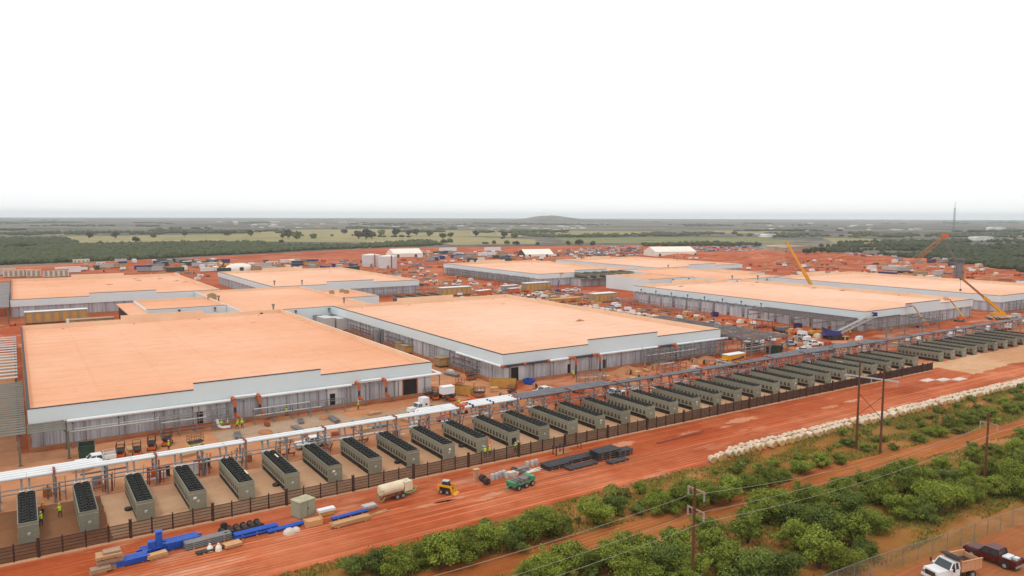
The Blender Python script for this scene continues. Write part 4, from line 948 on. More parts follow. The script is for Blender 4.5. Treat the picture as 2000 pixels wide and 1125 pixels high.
t = thing('telehandler', 'yellow telehandler with black wheels beside the blue crane', 'telehandler', GZ(1593, 656), RZR+.4)
b = MB(); b.box(-2.2, 1.6, -.8, .8, .7, 1.4); b.frus(-2.4, -1.1, -.85, .85, 1.4, 2.0, .1, .3, .1); b.build('body', mm['yellow'], t)
b = MB(); b.frus(-.6, .7, .1, .9, 1.4, 2.5, .1, .3, .08); b.build('cab', mm['glass'], t)
b = MB(); b.bar((-2.0, -.3, 1.9), (2.6, -.3, 1.5), .4, .45); b.bar((2.6, -.3, 1.5), (3.0, -.3, .4), .3); b.box(2.9, 3.1, -.9, .5, .2, .9); b.build('boom', mm['yellow'], t)
for x in (-1.5, 1.1):
    for s in (-1, 1): wheel(t, x, s*.95, .6, .4)
# telescopic cranes
def truck_crane(label, loc, rz, p0, tip, cables=True, w=.75, col='yellow', tipcol='coping'):
    t = thing('truck_crane', label, 'crane', loc, rz); I = Matrix.Rotation(-rz, 3, 'Z'); L = Vector(loc)
    P = I @ (Vector(p0)-L); Q = I @ (Vector(tip)-L); mid = P.lerp(Q, .45)
    b = MB(); b.box(-5.5, 5.5, -1.25, 1.25, .8, 1.4); b.box(4.2, 6.4, -1.25, 1.25, .8, 2.4); b.build('carrier', mm['lgrey'], t)
    b = MB(); b.frus(-3.4, 1.0, -1.2, 1.2, 1.42, 2.9, .3, .4, .1); b.box(-4.4, -3.3, -1.2, 1.2, 1.5, 2.6); b.build('turntable', mm[col], t)
    b = MB(); b.bar(P, mid, w, w*1.1); b.build('boom', mm[col], t)
    b = MB(); b.bar(mid, Q, w*.62, w*.7); b.build('inner_boom', mm[tipcol], t)
    b = MB(); b.bar(Q, Q+Vector((0, 0, -.9)), .5); b.tube(Q, Q+Vector((.2, 0, -4.5)), .05, 4); b.box(Q.x-.1, Q.x+.5, -.25+Q.y, .25+Q.y, Q.z-5.2, Q.z-4.5); b.build('hook_block', mm['coping'], t)
    for x in (-4, -2.6, 3.2, 4.8):
        for s in (-1, 1): wheel(t, x, s*1.1, .55, .4)
    for x in (-4.9, 2.2):
        for s in (-1, 1):
            b = MB(); b.box(x-.15, x+.15, min(s*1.25, s*2.8), max(s*1.25, s*2.8), .6, .85); b.box(x-.3, x+.3, s*2.8-.3, s*2.8+.3, 0, .6); b.build('outrigger', mm[col], t)
    return t
g = GZ(1957, 624); truck_crane('yellow mobile crane with long thin boom at the far corner of the front row', g, RZR, g+Vector((0, 0, 2.6)), g+RV*-17.2+Vector((0, 0, 16.5)), True, .95, 'yellow', 'rust')
g = Vector((330, 226, 0)); D = (g-Vector((0, 0, 40))).dot(FV); truck_crane('yellow telescopic crane rising from the gap between two halls', g, RZR+1.5, g+Vector((0, 0, 2.6)), g+RV*((1532-1000)/FPX*D-(g-Vector((0, 0, 40))).dot(RV))+Vector((0, 0, 40-2-.049*D+8)), True, 1.25, 'yellow', 'yellow')
# tower and lattice rigs on the far right
t = thing('lattice_crane', 'rust coloured lattice boom crane standing beyond the far halls', 'crane', G(1768, 533), RZR); crawler(t, 'rust', 1.3)
b = MB(); b.frus(-5.5, 2.5, -2, 2, 1.5, 4.2, .4, .4, .2); b.build('house', mm['grey'], t)
Dc = (Vector(t.location)-Vector((0, 0, 40))).dot(FV); sc_ = Dc/FPX
b = MB(); lattice(b, (1, 0, 3), (70*sc_, 0, 70*sc_), 2.0, 16, .11); b.build('boom', mm['rust'], t)
b = MB(); b.box(70*sc_-1, 70*sc_+3.4, -1, 1, 70*sc_-.6, 70*sc_+2.0); b.build('boom_head', mm['orangem'], t)
b = MB(); lattice(b, (70*sc_, 0, 68*sc_), (95*sc_, 0, 28*sc_), 1.3, 12, .09); b.build('jib', mm['mast'], t)
b = MB(); b.tube((-5, 0, 4), (70*sc_, 0, 70*sc_), .1, 4); b.build('pendant_cable', mm['wire'], t)
t = thing('tower_frame', 'dark grey lattice tower block standing beyond the far halls', 'tower', G(1870, 546), RZR)
b = MB()
for i in range(3): lattice(b, (-1.2+i*1.8, 0, 0), (-1.2+i*1.8, 0, 13), 1.7, 8, .12)
b.build('lattice', mm['mast'], t); b = MB(); b.box(-1.2, 2.2, -.9, .9, 0, 10.5); b.build('core', mm['mast'], t)
b = MB(); b.box(-2.4, 3.6, -1.4, 1.4, 12.9, 13.4); b.build('top_deck', mm['mast'], t)
t = thing('radio_mast', 'slender lattice radio mast rising above the skyline', 'mast', G(1862, 460, 0), RZR)
Dm = (Vector(t.location)-Vector((0, 0, 40))).dot(FV)/FPX; H = 73
b = MB(); lattice(b, (0, 0, 0), (0, 0, H*.82), 2.2*Dm, 22, .14*Dm); b.build('lattice', mm['mast'], t)
b = MB(); b.tube((0, 0, H*.82), (0, 0, H), .3*Dm, 5); b.build('antenna', mm['mast'], t)
# skid steer
t = thing('skid_steer', 'yellow skid steer loader with black cage on the haul road', 'loader', GZ(872, 963), -.9)
b = MB(); b.frus(-1.2, .8, -.55, .55, .35, 1.25, .1, .2, .05); b.build('body', mm['black'], t)
b = MB(); b.frus(-.7, .55, -.52, .52, 1.25, 2.1, .15, .12, .06); b.build('cab_cage', mm['coping'], t)
b = MB(); b.box(-.62, .48, -.47, .47, 2.1, 2.2); b.build('cab_roof', mm['lgrey'], t)
for s in (-1, 1):
    b = MB(); b.bar((-1.1, s*.75, 1.5), (1.1, s*.75, 1.35), .26, .3); b.bar((1.1, s*.75, 1.4), (1.35, s*.75, .4), .28, .3); b.box(-1.25, -.9, min(s*.58, s*.9), max(s*.58, s*.9), .6, 1.55); b.build('lift_arm', mm['yellow'], t)
    for x in (-.65, .5): wheel(t, x, s*.75, .42, .32)
b = MB(); b.prof([(1.35, .05), (2.0, .05), (1.45, .3), (1.4, .75), (1.3, .75)], -.95, .95); b.build('bucket', mm['yellow'], t); t.scale = (.86, .86, .86)
# water tank trailer
t = thing('water_trailer', 'cream water tank trailer with looped green hoses on the haul road', 'trailer', GZ(772, 972), .12)
b = MB(); b.box(-2.6, 2.7, -.7, .7, .62, .78); b.bar((2.7, 0, .7), (4.0, 0, .5), .14); b.build('frame', mm['saddle'], t)
b = MB(); b.tube((-2.4, 0, 1.55), (1.0, 0, 1.55), .82, 16); b.tube((-2.55, 0, 1.55), (-2.4, 0, 1.55), .6, 16, 0, .82); b.build('tank', mm['cream'], t, smooth=False)
for x in (-1.8, -.6, .5):
    b = MB(); b.tube((x-.05, 0, 1.55), (x+.05, 0, 1.55), .84, 16); b.build('tank_band', mm['cream'], t)
b = MB(); b.frus(1.15, 2.5, -.75, .75, .80, 2.15, .05, .05, .05); b.tube((1.8, 0, 2.15), (1.8, 0, 2.3), .25, 10); b.build('pump_tank', mm['cream'], t)
b = MB(); pts = [(-2.5+.55*math.cos(a), .9*math.cos(a*.5)+.1, 1.15+.75*math.sin(a)) for a in [math.pi*.3+i*.42 for i in range(13)]]; b.path([(p[0]-.3, -1.0, p[2]) for p in pts], .06, 5); b.path([(1.0, -.85, .8), (1.6, -1.0, .62), (2.6, -.95, .7), (3.2, -.6, .9), (3.0, .2, 1.2)], .07, 5); M_h = M('green_hose', (.16, .45, .16), None, 2, .5, 0, .1); b.build('hose', M_h, t)
for s in (-1, 1): wheel(t, -.2, s*.85, .42, .28); wheel(t, .75, s*.85, .42, .28)
# green trailer
t = thing('equipment_trailer', 'green low trailer with brown wheels loaded with hardware beside the white drums', 'trailer', GZ(1017, 951), .2)
b = MB(); b.box(-2.2, 2.2, -.9, -.75, .7, .95); b.box(-2.2, 2.2, .75, .9, .7, .95); b.box(-2.2, 2.2, -.74, .74, .72, .8); b.box(-2.2, -1.7, -.9, .9, .95, 1.3); b.box(1.5, 2.2, -.9, .9, .95, 1.45); b.bar((-2.2, 0, .75), (-3.3, 0, .45), .16); b.build('bed', M('green_trailer', (.06, .30, .14), None, 1, .5, 0, .2), t)
b = MB()
for i in range(9): b.box(-1.5+i*.33, -1.25+i*.33, -.6+random.uniform(-.2, .2), .6, .82, 1.1+random.uniform(0, .5))
b.build('hardware', mm['steel'], t)
for x in (-1.4, .2, 1.5):
    for s in (-1, 1): wheel(t, x, s*.95, .42, .25)

# ------------------------------------------------------------------ materials laid out beside the fence
def pipe_stack(label, px, py, L, r, n, layers, mat, rz=.0, name='pipe_stack', gap=.0, dunn=True):
    t = thing(name, label, 'pipe stack', GZ(px, py), rz); b = MB(); b.tube((-L/2, 0, 0), (L/2, 0, 0), r, 8, cap=False); 
    b.tube((-L/2+.02, 0, 0), (-L/2+.03, 0, 0), r*.98, 8); b.tube((L/2-.03, 0, 0), (L/2-.02, 0, 0), r*.98, 8)
    me = b.mesh('pipe', mm[mat])
    z = .1
    for k in range(layers):
        for i in range(n): put('pipe', me, t, (random.uniform(-.06, .06), (i-(n-1)/2)*2*r, z+r))
        z += 2*r
        d = MB()
        for x in (-L*.33, 0, L*.33): d.box(x-.06, x+.06, -(n*r), n*r, z, z+.08)
        if k < layers-1: d.build('spacer', mm['wood'], t)
        z += .08
    d = MB()
    for x in (-L*.33, 0, L*.33): d.box(x-.08, x+.08, -(n*r)-.1, n*r+.1, 0, .1)
    d.build('bearer', mm['wood'], t); return t
pipe_stack('tall stack of black pipes farthest along the fence', 1182, 893, 5.0, .14, 9, 4, 'bpipe', .03)
pipe_stack('black pipe stack half behind the tall black stack', 1215, 889, 3.4, .14, 6, 3, 'bpipe', .03)
pipe_stack('low single bundle of black pipes lying in front of the tall black stack', 1206, 902, 4.0, .16, 4, 1, 'bpipe', .03)
pipe_stack('long black pipe stack beside the brown metal frame', 1128, 899, 6.0, .13, 8, 2, 'bpipe', .03)
pipe_stack('low row of black pipes before the long black stack', 1135, 911, 6.0, .13, 6, 1, 'bpipe', .03)
pipe_stack('black pipe bundle next to the loose white boards', 1083, 912, 4.2, .15, 8, 2, 'bpipe', .03)
pipe_stack('galvanised conduit bundle between the blue and black steel', 406, 1062, 5.4, .07, 9, 4, 'steel', .08)
pipe_stack('black tube row beside the galvanised conduit', 425, 1073, 5.0, .12, 3, 1, 'bpipe', .08)
pipe_stack('single blue pipe pair by the plywood box', 563, 1032, 5.4, .20, 2, 1, 'blue', .06)
pipe_stack('blue pipe lying behind the long timber stack', 683, 1008, 5.2, .17, 2, 1, 'blue', .06)
pipe_stack('blue tube row lying ahead of the black cylinders', 500, 1044, 5.4, .16, 3, 2, 'blue', .06)
def beam_stack(label, px, py, L, w, hh, n, layers, mat, rz=.06):
    t = thing('steel_stack', label, 'steel stack', GZ(px, py), rz)
    b = MB(); b.box(-L/2, L/2, -w/2, w/2, 0, .05); b.box(-L/2, L/2, -.04, .04, .05, hh-.05); b.box(-L/2, L/2, -w/2, w/2, hh-.05, hh); me = b.mesh('beam', mm[mat])
    for k in range(layers):
        for i in range(n): put('beam', me, t, (random.uniform(-.45, .45), (i-(n-1)/2)*w*1.3+random.uniform(-.04, .04), .12+k*(hh+.06)))
    d = MB()
    for x in (-L*.3, L*.3): d.box(x-.08, x+.08, -n*w*.55, n*w*.55, 0, .12)
    d.build('bearer', mm['wood'], t); return t
beam_stack('blue steel beams neatly stacked at the end of the laydown row', 258, 1098, 3.4, .26, .26, 5, 2, 'blue')
beam_stack('tall blue steel stack beside the upright blue box', 355, 1066, 4.0, .26, .26, 5, 3, 'blue')
beam_stack('blue steel stack under the upright blue box', 305, 1072, 3.4, .28, .26, 5, 1, 'blue')
b = MB(); b.box(-.35, .35, -.35, .35, 0, 1.9); b.box(-.5, .5, -.5, .5, 0, .1); b.box(-.42, .42, -.42, .42, 1.9, 1.98); b.box(-1.2, -.4, -.3, .4, 0, .9); tag(b.build('blue_column', mm['blue'], loc=G(311, 1068, .38)), 'upright blue steel box section on the blue stack', 'steel column')
def crate_pile(label, px, py, mats, n, s=1.0):
    t = thing('pallet_pile', label, 'materials', GZ(px, py), random.uniform(-.1, .2)); z = 0
    for i in range(n):
        b = MB(); w = s*random.uniform(.8, 1.3); d = s*random.uniform(.5, .8); h_ = s*random.uniform(.18, .4)
        for k in range(4): b.box(-w+k*w*.5, -w+k*w*.5+w*.42, -d, d, 0, .06)
        b.box(-w, w, -d*.9, -d*.7, .06, h_-.05); b.box(-w, w, d*.7, d*.9, .06, h_-.05); b.box(-w*.95, w, -d, d, h_-.05, h_)
        b.build('crate', mm[random.choice(mats)], t, (random.uniform(-.3, .3), random.uniform(-.15, .15), z)); z += h_
    return t
crate_pile('leaning grey and timber pallet pile at the end by the blue beams', 215, 1108, ['wood', 'steel', 'arm'], 6, 1.1)
crate_pile('low pallet scatter next to the leaning pallet pile', 194, 1118, ['wood', 'arm'], 2, 1.0)
crate_pile('small timber offcuts between blue steel stacks', 305, 1090, ['wood', 'ply'], 2, .9)
crate_pile('grey slatted crate near the end of the timber row', 722, 995, ['lgrey', 'arm'], 3, .75)
crate_pile('timber offcuts by the white sacks and galvanised conduit', 455, 1067, ['wood', 'ply'], 2, .8)
t = thing('cylinder_rack', 'rack of black flanged cylinders on a blue frame', 'materials', GZ(472, 1040), .08)
for i in range(6):
    b = MB(); b.tube((0, -.9, .55), (0, .9, .55), .32, 10); b.tube((0, -.98, .55), (0, -.9, .55), .42, 10); b.tube((0, .9, .55), (0, .98, .55), .42, 10); b.build('cylinder', mm['black'], t, (-2.2+i*.88, 0, 0))
b = MB(); b.box(-2.8, 2.8, -.75, -.55, 0, .14); b.box(-2.8, 2.8, .55, .75, 0, .14); b.build('frame', mm['blue'], t)
b = MB(); b.tube((0, -.25, .45), (0, .25, .45), .45, 12); b.tube((0, -.3, .45), (0, -.25, .45), .2, 8); tag(b.build('spare_wheel', mm['black'], loc=GZ(438, 1034)), 'single black wheel standing upright near the fence', 'wheel')
# sage site cabinet
t = thing('site_cabinet', 'square sage green metal cabinet standing beside the fence', 'cabinet', GZ(592, 1006), .32)
b = MB(); b.box(-1.2, 1.2, -1.0, 1.0, .06, 2.2); b.build('body', mm['lgrey'] if False else M('sage_cabinet', (.32, .33, .235), (.29, .295, .205), 1, .6, 0, .12), t)
b = MB(); b.box(-1.27, 1.27, -1.07, 1.07, 2.2, 2.28); b.build('roof', M('sage_cabinet_roof', (.47, .44, .27), None, 1, .6, 0, .1), t)
b = MB(); b.box(-.02, .02, -1.02, -1.003, .2, 2.1); b.box(.1, .16, -1.05, -1.003, 1.0, 1.3); b.build('door_seam', mm['coping'], t)
b = MB(); b.box(-1.2, 1.2, -1.0, 1.0, 0, .06); b.build('base', mm['under'], t)
b = MB(); b.box(-1.1, 1.1, -.6, .6, 0, .75); b.box(-1.1, -1.0, -.65, .65, .75, .9); b.box(1.0, 1.1, -.65, .65, .75, .9); tag(b.build('plywood_box', mm['ply'], loc=GZ(612, 1025), ), 'low open plywood box in front of the sage cabinet', 'box')
t = thing('tool_chest', 'white topped yellow chest beside the sage cabinet', 'chest', GZ(637, 1006), .05)
b = MB(); b.box(-1.1, 1.1, -.4, .4, .08, .6); b.box(-1.0, -.8, -.3, .3, 0, .08); b.box(.8, 1.0, -.3, .3, 0, .08); b.build('body', mm['dyellow'], t); b = MB(); b.box(-1.15, 1.15, -.45, .45, .6, .95); b.build('lid', mm['truckw'], t)
t = thing('timber_stack', 'long raw timber stack beside the blue pipe', 'timber stack', GZ(685, 1022), .06)
for k in range(4):
    for i in range(5):
        b = MB(); L = 2.6+random.uniform(-.2, .2); b.box(-L, L, -.5+i*.2, -.5+i*.2+.18, .1+k*.13, .1+k*.13+.11); b.build('board', mm['wood'], t)
b = MB(); b.box(-2, -1.8, -.6, .6, 0, .1); b.box(1.8, 2, -.6, .6, 0, .1); b.build('bearer', mm['wood'], t)
for px, py, n, lb in ((735, 1002, 3, 'few loose boards trailing off the end of the timber stack'), (1040, 920, 5, 'loose white boards beside the black pipe bundle'), (1100, 884, 6, 'yellow timber boards behind the long black stack')):
    t = thing('loose_boards', lb, 'boards', GZ(px, py), .1)
    for i in range(n):
        b = MB(); b.box(-1.8, 1.6, -.08, .08, 0, .05); o = b.build('board', mm['wood'] if px != 1040 else mm['tentw'], t, (random.uniform(-.5, .5), i*.22-.4, .02+.05*(i % 2))); o.rotation_euler.z = random.uniform(-.15, .15)
t = thing('standing_rack', 'brown standing metal frame behind the black pipe stacks', 'rack', GZ(1100, 886), .1)
b = MB()
for x in (-1.6, 0): b.bar((x, 0, 0), (x, 0, 1.7), .14); b.bar((x, .8, 0), (x, .8, 1.5), .12)
b.bar((-1.6, 0, 1.2), (4.2, 0, 1.0), .1); b.bar((-1.6, .8, 1.1), (4.2, .8, .9), .1); b.bar((4.2, 0, 0), (4.2, 0, 1.2), .1); b.bar((4.2, .8, 0), (4.2, .8, 1.1), .1); b.build('frame', mm['fence'], t)
# drums, fittings, sacks
dm = MB(); dm.tube((0, 0, 0), (0, 0, .85), .32, 12); dm.tube((0, 0, .85), (0, 0, .93), .22, 10); dm.tube((0, 0, .3), (0, 0, .34), .335, 12); DM = dm.mesh('white_drum', mm['lgrey'])
for px, py in ((962, 937), (970, 935), (977, 932), (984, 930), (990, 934), (1030, 912), (1040, 910), (1047, 908)): tag(put('white_drum', DM, None, GZ(px, py)), 'pale grey drum standing among fittings near the green trailer', 'drum', 'pale drums near the green trailer')
for px, py in ((943, 940), (950, 946), (1005, 925)):
    b = MB(); b.tube((0, -.4, .5), (0, .4, .5), .5, 12); b.tube((0, -.45, .5), (0, .45, .5), .25, 8); tag(b.build('black_fitting', mm['black'], loc=GZ(px, py)), 'black round pipe fitting lying by the pale drums', 'fitting', 'black fittings by the drums')
for px, py in ((1000, 930), (1013, 925), (1022, 920)): crate_pile('grey hardware pallet behind the green trailer' , px, py, ['steel', 'lgrey', 'tarp'], 3, .8)['group'] = 'hardware pallets behind the green trailer'
b = MB(); b.cap((0, 0, 0), .8, .65, 10); b.cap((.9, .2, 0), .6, .5, 9); tag(b.build('sack_pile', mm['tarp'], loc=GZ(565, 1041)), 'pale sack lying by itself before the blue pipes', 'sack')
for px, py in ((410, 1076), (427, 1075)):
    b = MB(); b.cap((0, 0, 0), .42, .75, 9); b.tube((0, 0, .6), (0, 0, .9), .12, 6); tag(b.build('white_sack', mm['tentw'], loc=GZ(px, py)), 'white sack standing by the galvanised conduit', 'sack', 'white sacks by the conduit')
b = MB()
for i in range(6): b.box(-.35+.04*(i % 2), .35, -.35, .35, i*.28, i*.28+.2)
b.box(-.5, .5, -.4, .4, 1.68, 1.76); tag(b.build('timber_reel_stack', mm['kerb'], loc=GZ(930, 938)), 'pinkish upright stack of timber blocks close to the fence', 'timber stack')
b = MB(); b.bar((-6, 0, .12), (6, .4, .12), .2); b.bar((-3, .5, .1), (7, 1.0, .1), .15); tag(b.build('steel_bar', mm['saddle'], loc=GZ(1330, 856)), 'rusty bars lying alone on the open haul road', 'bars')

# ------------------------------------------------------------------ bins, containers, enclosures
def skip(label, px, py, mat, L=5.2, rz=0.0, h=1.9, load='gravel'):
    t = thing('waste_bin', label, 'bin', GZ(px, py), rz); w = 1.15
    b = MB(); o_ = .12
    b.add([(-L/2+o_, -w+o_, .15), (L/2-o_, -w+o_, .15), (L/2-o_, w-o_, .15), (-L/2+o_, w-o_, .15), (-L/2, -w, h), (L/2, -w, h), (L/2, w, h), (-L/2, w, h)], [[0,3,2,1],[0,1,5,4],[1,2,6,5],[2,3,7,6],[3,0,4,7]])
    b.box(-L/2-.06, L/2+.06, -w-.06, -w+.06, h, h+.1); b.box(-L/2-.06, L/2+.06, w-.06, w+.06, h, h+.1); b.box(-L/2-.06, -L/2+.06, -w+.06, w-.06, h, h+.1); b.box(L/2-.06, L/2+.06, -w+.06, w-.06, h, h+.1)
    n = int(L/.8)
    for i in range(n+1):
        x = -L/2+.2+i*(L-.4)/n; b.bar((x, -w-.02, h), (x, -w+.08, .2), .08); b.bar((x, w+.02, h), (x, w-.08, .2), .08)
    b.box(-L/2+.3, -L/2+.6, -w*.8, w*.8, 0, .15); b.box(L/2-.6, L/2-.3, -w*.8, w*.8, 0, .15)
    b.build('shell', mm[mat], t)
    b = MB(); b.box(-L/2+.14, L/2-.14, -w+.14, w-.14, h*.55, h*.72); b.build('load', mm[load], t); return t
skip('yellow waste bin next to the white cabinet on the orange lift', 905, 771, 'dyellow', 5.4, 2.05)
skip('yellow waste bin at the corner of the second hall', 982, 757, 'dyellow', 6.0, 2.4)
skip('dark green bin behind the white pickup under the pipes', 170, 893, 'green', 3.0, 1.5, 2.2, 'black')
skip('dark green bin beneath the open steel canopy', 1512, 690, 'green', 4.2, -.4, 2.0, 'black')
skip('dark brown bin between the canopy posts', 1471, 686, 'under', 3.6, -.4, 2.2, 'black')
skip('small blue bin near the second hall corner door', 1033, 750, 'blue', 1.9, .3, 1.1, 'black')
for p in ((1396, 618), (1558, 641)): skip('small navy bin in the red yard beside the canopy hall', p[0], p[1], 'navy', 2.4, .2, 1.6, 'black')['group'] = 'navy bins beside the canopy hall'
b = MB(); b.box(-1.6, 1.6, -1, 1, .1, 1.7); b.box(-1.65, 1.65, -1.05, 1.05, 1.7, 1.8); b.box(-1.3, -1.0, -.9, .9, 0, .1); b.box(1.0, 1.3, -.9, .9, 0, .1); tag(b.build('white_cabinet', mm['truckw'], loc=GZ(996, 742)), 'white cabinet behind the yellow bin at the second hall corner', 'cabinet')
def enclosure(label, px, py, L, W, H, mat, roof='truckw', rz=0.0, name='generator_enclosure', cat='generator', group=None, bays=0):
    t = thing(name, label, cat, GZ(px, py), rz, group)
    b = MB(); b.box(-L/2, L/2, -W/2, W/2, .4, H); b.build('body', mm[mat], t)
    b = MB(); b.box(-L/2-.15, L/2+.15, -W/2-.15, W/2+.15, H, H+.18); b.build('roof', mm[roof], t)
    b = MB(); b.box(-L/2+.1, L/2-.1, -W/2+.1, W/2-.1, 0, .4); b.build('base', mm['under'], t)
    n = 0 if mat not in ('tan', 'cream', 'grey') else bays or max(2, int(L/2.6))
    d = MB(); d.box(-.8, .8, -.05, 0, .7, H-.5); de = d.mesh('louvre', mm['dyellow'] if mat == 'tan' else mm['grey'])
    for i in range(n): put('louvre', de, t, (-L/2+(i+.5)*L/n, -W/2-.003, 0))
    return t
enclosure('brown generator enclosure with white roof before the rear hall', 111, 629, 20, 4, 4.4, 'tan')
enclosure('low brown enclosure on the left of the linking building', 180, 636, 14, 4, 2.6, 'tan', 'tan')
enclosure('tan generator enclosure with bright roof edge beside the short row of cooling units', 888, 577, 17, 4.5, 4.2, 'tan', 'truckw')
enclosure('tan generator enclosure in the red yard before the far rear hall', 1047, 568, 16, 4.5, 4.4, 'tan')
enclosure('tan generator enclosure standing nearest the cream bundles', 1177, 590, 13, 4.5, 4.2, 'tan')
enclosure('long low tan enclosure beside the tan generator', 1105, 590, 17, 3.5, 1.8, 'dyellow', 'dyellow')
enclosure('orange topped trailer in the red yard', 944, 577, 9, 3, 2.6, 'orangem', 'truckw', .3, 'site_trailer', 'trailer')
enclosure('blue and grey container in the red yard', 995, 567, 10, 3, 2.6, 'grey', 'truckw', .1, 'container', 'container')
enclosure('orange container beside the blue and grey container', 1003, 572, 6, 2.6, 2.4, 'orangem', 'truckw', .1, 'container', 'container')
# equipment in the slot between the two front halls
for px, py, L, H in ((648, 649, 16, 4.6), (675, 648, 16, 4.3)):
    c = G(px, py); t = thing('air_handler', 'large pale grey air handler in the slot between the two front halls', 'air handler', (c.x, c.y+2, .012), 0, 'air handlers between the front halls')
    b = MB(); b.box(-1.9, 1.9, 0, 7.5, .3, H); b.build('cabinet', mm['lgrey'], t); b = MB(); b.box(-1.95, 1.95, -.05, 7.55, H, H+.12); b.build('roof', mm['wallw'], t)
    b = MB(); b.box(-1.6, 1.6, 7.55, 20, .3, H-.7); b.build('rear_cabinet', mm['grey'], t)
    for i in range(4):
        b = MB(); b.box(-1.5, 1.5, 8.4+i*2.8, 9.8+i*2.8, H-.7, H-.2); b.build('exhaust_hood', mm['steel'], t)
    b = MB(); b.box(-1.8, 1.8, .1, 19.8, 0, .3); b.build('base', mm['under'], t)
def cage(label, px, py, w, h, group):
    c = G(px, py); t = thing('duct_cage', label, 'ductwork', (c.x, c.y, .012), 0, group)
    b = MB()
    for x in (-w/2, w/2):
        for y in (0, 3): b.bar((x, y, 0), (x, y, h), .14)
    for k in range(6):
        z = .6+k*(h-.6)/5.5; b.bar((-w/2, 0, z), (w/2, 0, z), .1); b.bar((-w/2, 3, z), (w/2, 3, z), .1); b.bar((-w/2, 0, z), (-w/2, 3, z), .1); b.bar((w/2, 0, z), (w/2, 3, z), .1)
    b.build('frame', mm['steel'], t)
    b = MB(); b.box(-w*.36, -w*.05, .4, 2.6, 0, h-.2); b.box(w*.08, w*.38, .4, 2.6, 0, h-.5); b.build('duct', mm['grey'], t)
for p in ((744, 672), (772, 672), (815, 690), (858, 705), (875, 703)): cage('caged grey ducts standing against the side wall of the second hall', p[0], p[1], 2.8, 4.8, 'caged ducts in the slot')
for p in ((800, 690), (790, 684), (868, 715)): enclosure('small tan cabinet at the end of the slot between front halls', p[0], p[1], 4.5, 3.2, 2.4, 'tan', 'tan', 0, 'tan_cabinet', 'cabinet', 'tan cabinets in the slot')
# tents, tanks, dome and trailers beyond
def tent(label, px, py, L, W, He, Hr, rz, dark=False):
    t = thing('frame_tent', label, 'tent', GZ(px, py), rz)
    b = MB(); b.add([(-L/2, -W/2, 0), (L/2, -W/2, 0), (L/2, W/2, 0), (-L/2, W/2, 0), (-L/2, -W/2, He), (L/2, -W/2, He), (L/2, W/2, He), (-L/2, W/2, He)], [[0,1,5,4],[2,3,7,6]]); b.build('side_wall', mm['tentw'], t)
    b = MB(); b.add([(-L/2, -W/2-.2, He), (L/2, -W/2-.2, He), (L/2, 0, Hr), (-L/2, 0, Hr), (L/2, W/2+.2, He), (-L/2, W/2+.2, He)], [[0,1,2,3],[3,2,4,5]]); b.build('roof', mm['tentw'], t)
    for x in (-L/2, L/2):
        b = MB(); b.add([(x, -W/2, 0), (x, W/2, 0), (x, W/2, He), (x, 0, Hr-.05), (x, -W/2, He)], [[0,1,2,3,4]]); b.build('gable', mm['under'] if dark else mm['tentw'], t)
    n = int(L/6); d = MB(); d.box(-1.2, 1.2, -.05, 0, 0, 2.6); de = d.mesh('doorway', mm['under'])
    for i in range(0, n, 3): put('doorway', de, t, (-L/2+(i+.8)*L/n, -W/2-.02, 0))
    return t
tent('white frame tent beside the two white tanks', 790, 501, 30, 22, 3.4, 7.8, RZR*.6+.25)
tent('cream frame tent with dark open gable end', 1046, 501, 30, 22, 2.6, 7.4, RZR*.6+.1, True)
tent('long white frame tent standing in front of the parked cars', 1308, 499, 46, 26, 4.4, 9.2, RZR*.6+.05)
for px, py, lb in ((725, 520, 'white cylindrical tank on the side of the dome tent'), (757, 523, 'white cylindrical tank closest to the white frame tent')):
    t = thing('storage_tank', lb, 'tank', GZ(px, py))
    b = MB(); b.tube((0, 0, 0), (0, 0, 9.0), 7.2, 24); b.build('shell', mm['wallw'], t); b = MB(); b.tube((0, 0, 9.0), (0, 0, 9.9), 7.3, 24, 0, .4); b.build('roof', mm['tentw'], t)
    b = MB(); b.box(-.4, .4, -7.5, -7.1, 0, 9.8); b.box(-3.4, -2.4, -7.6, -6.9, 0, 2.2); b.build('ladder', mm['saddle'], t)
t = thing('dome_tent', 'cream half round tent standing behind the rear halls', 'tent', GZ(467, 528), .1)
b = MB(); n = 12; L = 11
vs = []; 
for k in range(9):
    x = -L+2*L*k/8; s = (1-abs(k-4)**3/90.0)
    for i in range(n+1): a = math.pi*i/n; vs.append((x, -5.5*s*math.cos(a), 5.2*s*math.sin(a)))
b.add(vs, [[k*(n+1)+i, k*(n+1)+i+1, (k+1)*(n+1)+i+1, (k+1)*(n+1)+i] for k in range(8) for i in range(n)]+[list(range(n+1)), [8*(n+1)+i for i in range(n, -1, -1)]]); b.build('cover', mm['tentw'], t); b = MB(); b.box(-1.4, 1.4, -5.62, -5.3, 0, 2.6); b.build('doorway', mm['under'], t)
for px, py, L, lb, mt, rf in ((133, 533, 15, 'long white trailer parked behind the rear hall roof', 'truckw', 'truckw'), (36, 541, 16, 'cream site office with peach roof behind the rear hall', 'cream', 'ply'), (66, 541, 8, 'small cream site office next to the peach roofed office', 'cream', 'ply'), (110, 541, 14, 'cream site office with brown roof below the white trailer', 'cream', 'saddle'), (875, 491, 20, 'white box trailer alone on the far access road', 'truckw', 'truckw'), (962, 490, 20, 'white box trailer farther along the far access road', 'truckw', 'truckw'), (952, 501, 20, 'white box trailer nearest the cream tent', 'truckw', 'truckw'), (10, 537, 12, 'pale site office at the end of the office row', 'lgrey', 'lgrey')):
    enclosure(lb, px, py, L, 4, 4.6 if mt == 'cream' else 3.9, mt, rf, random.uniform(-.05, .1), 'site_office' if mt == 'cream' else 'box_trailer', 'site office' if mt == 'cream' else 'trailer')
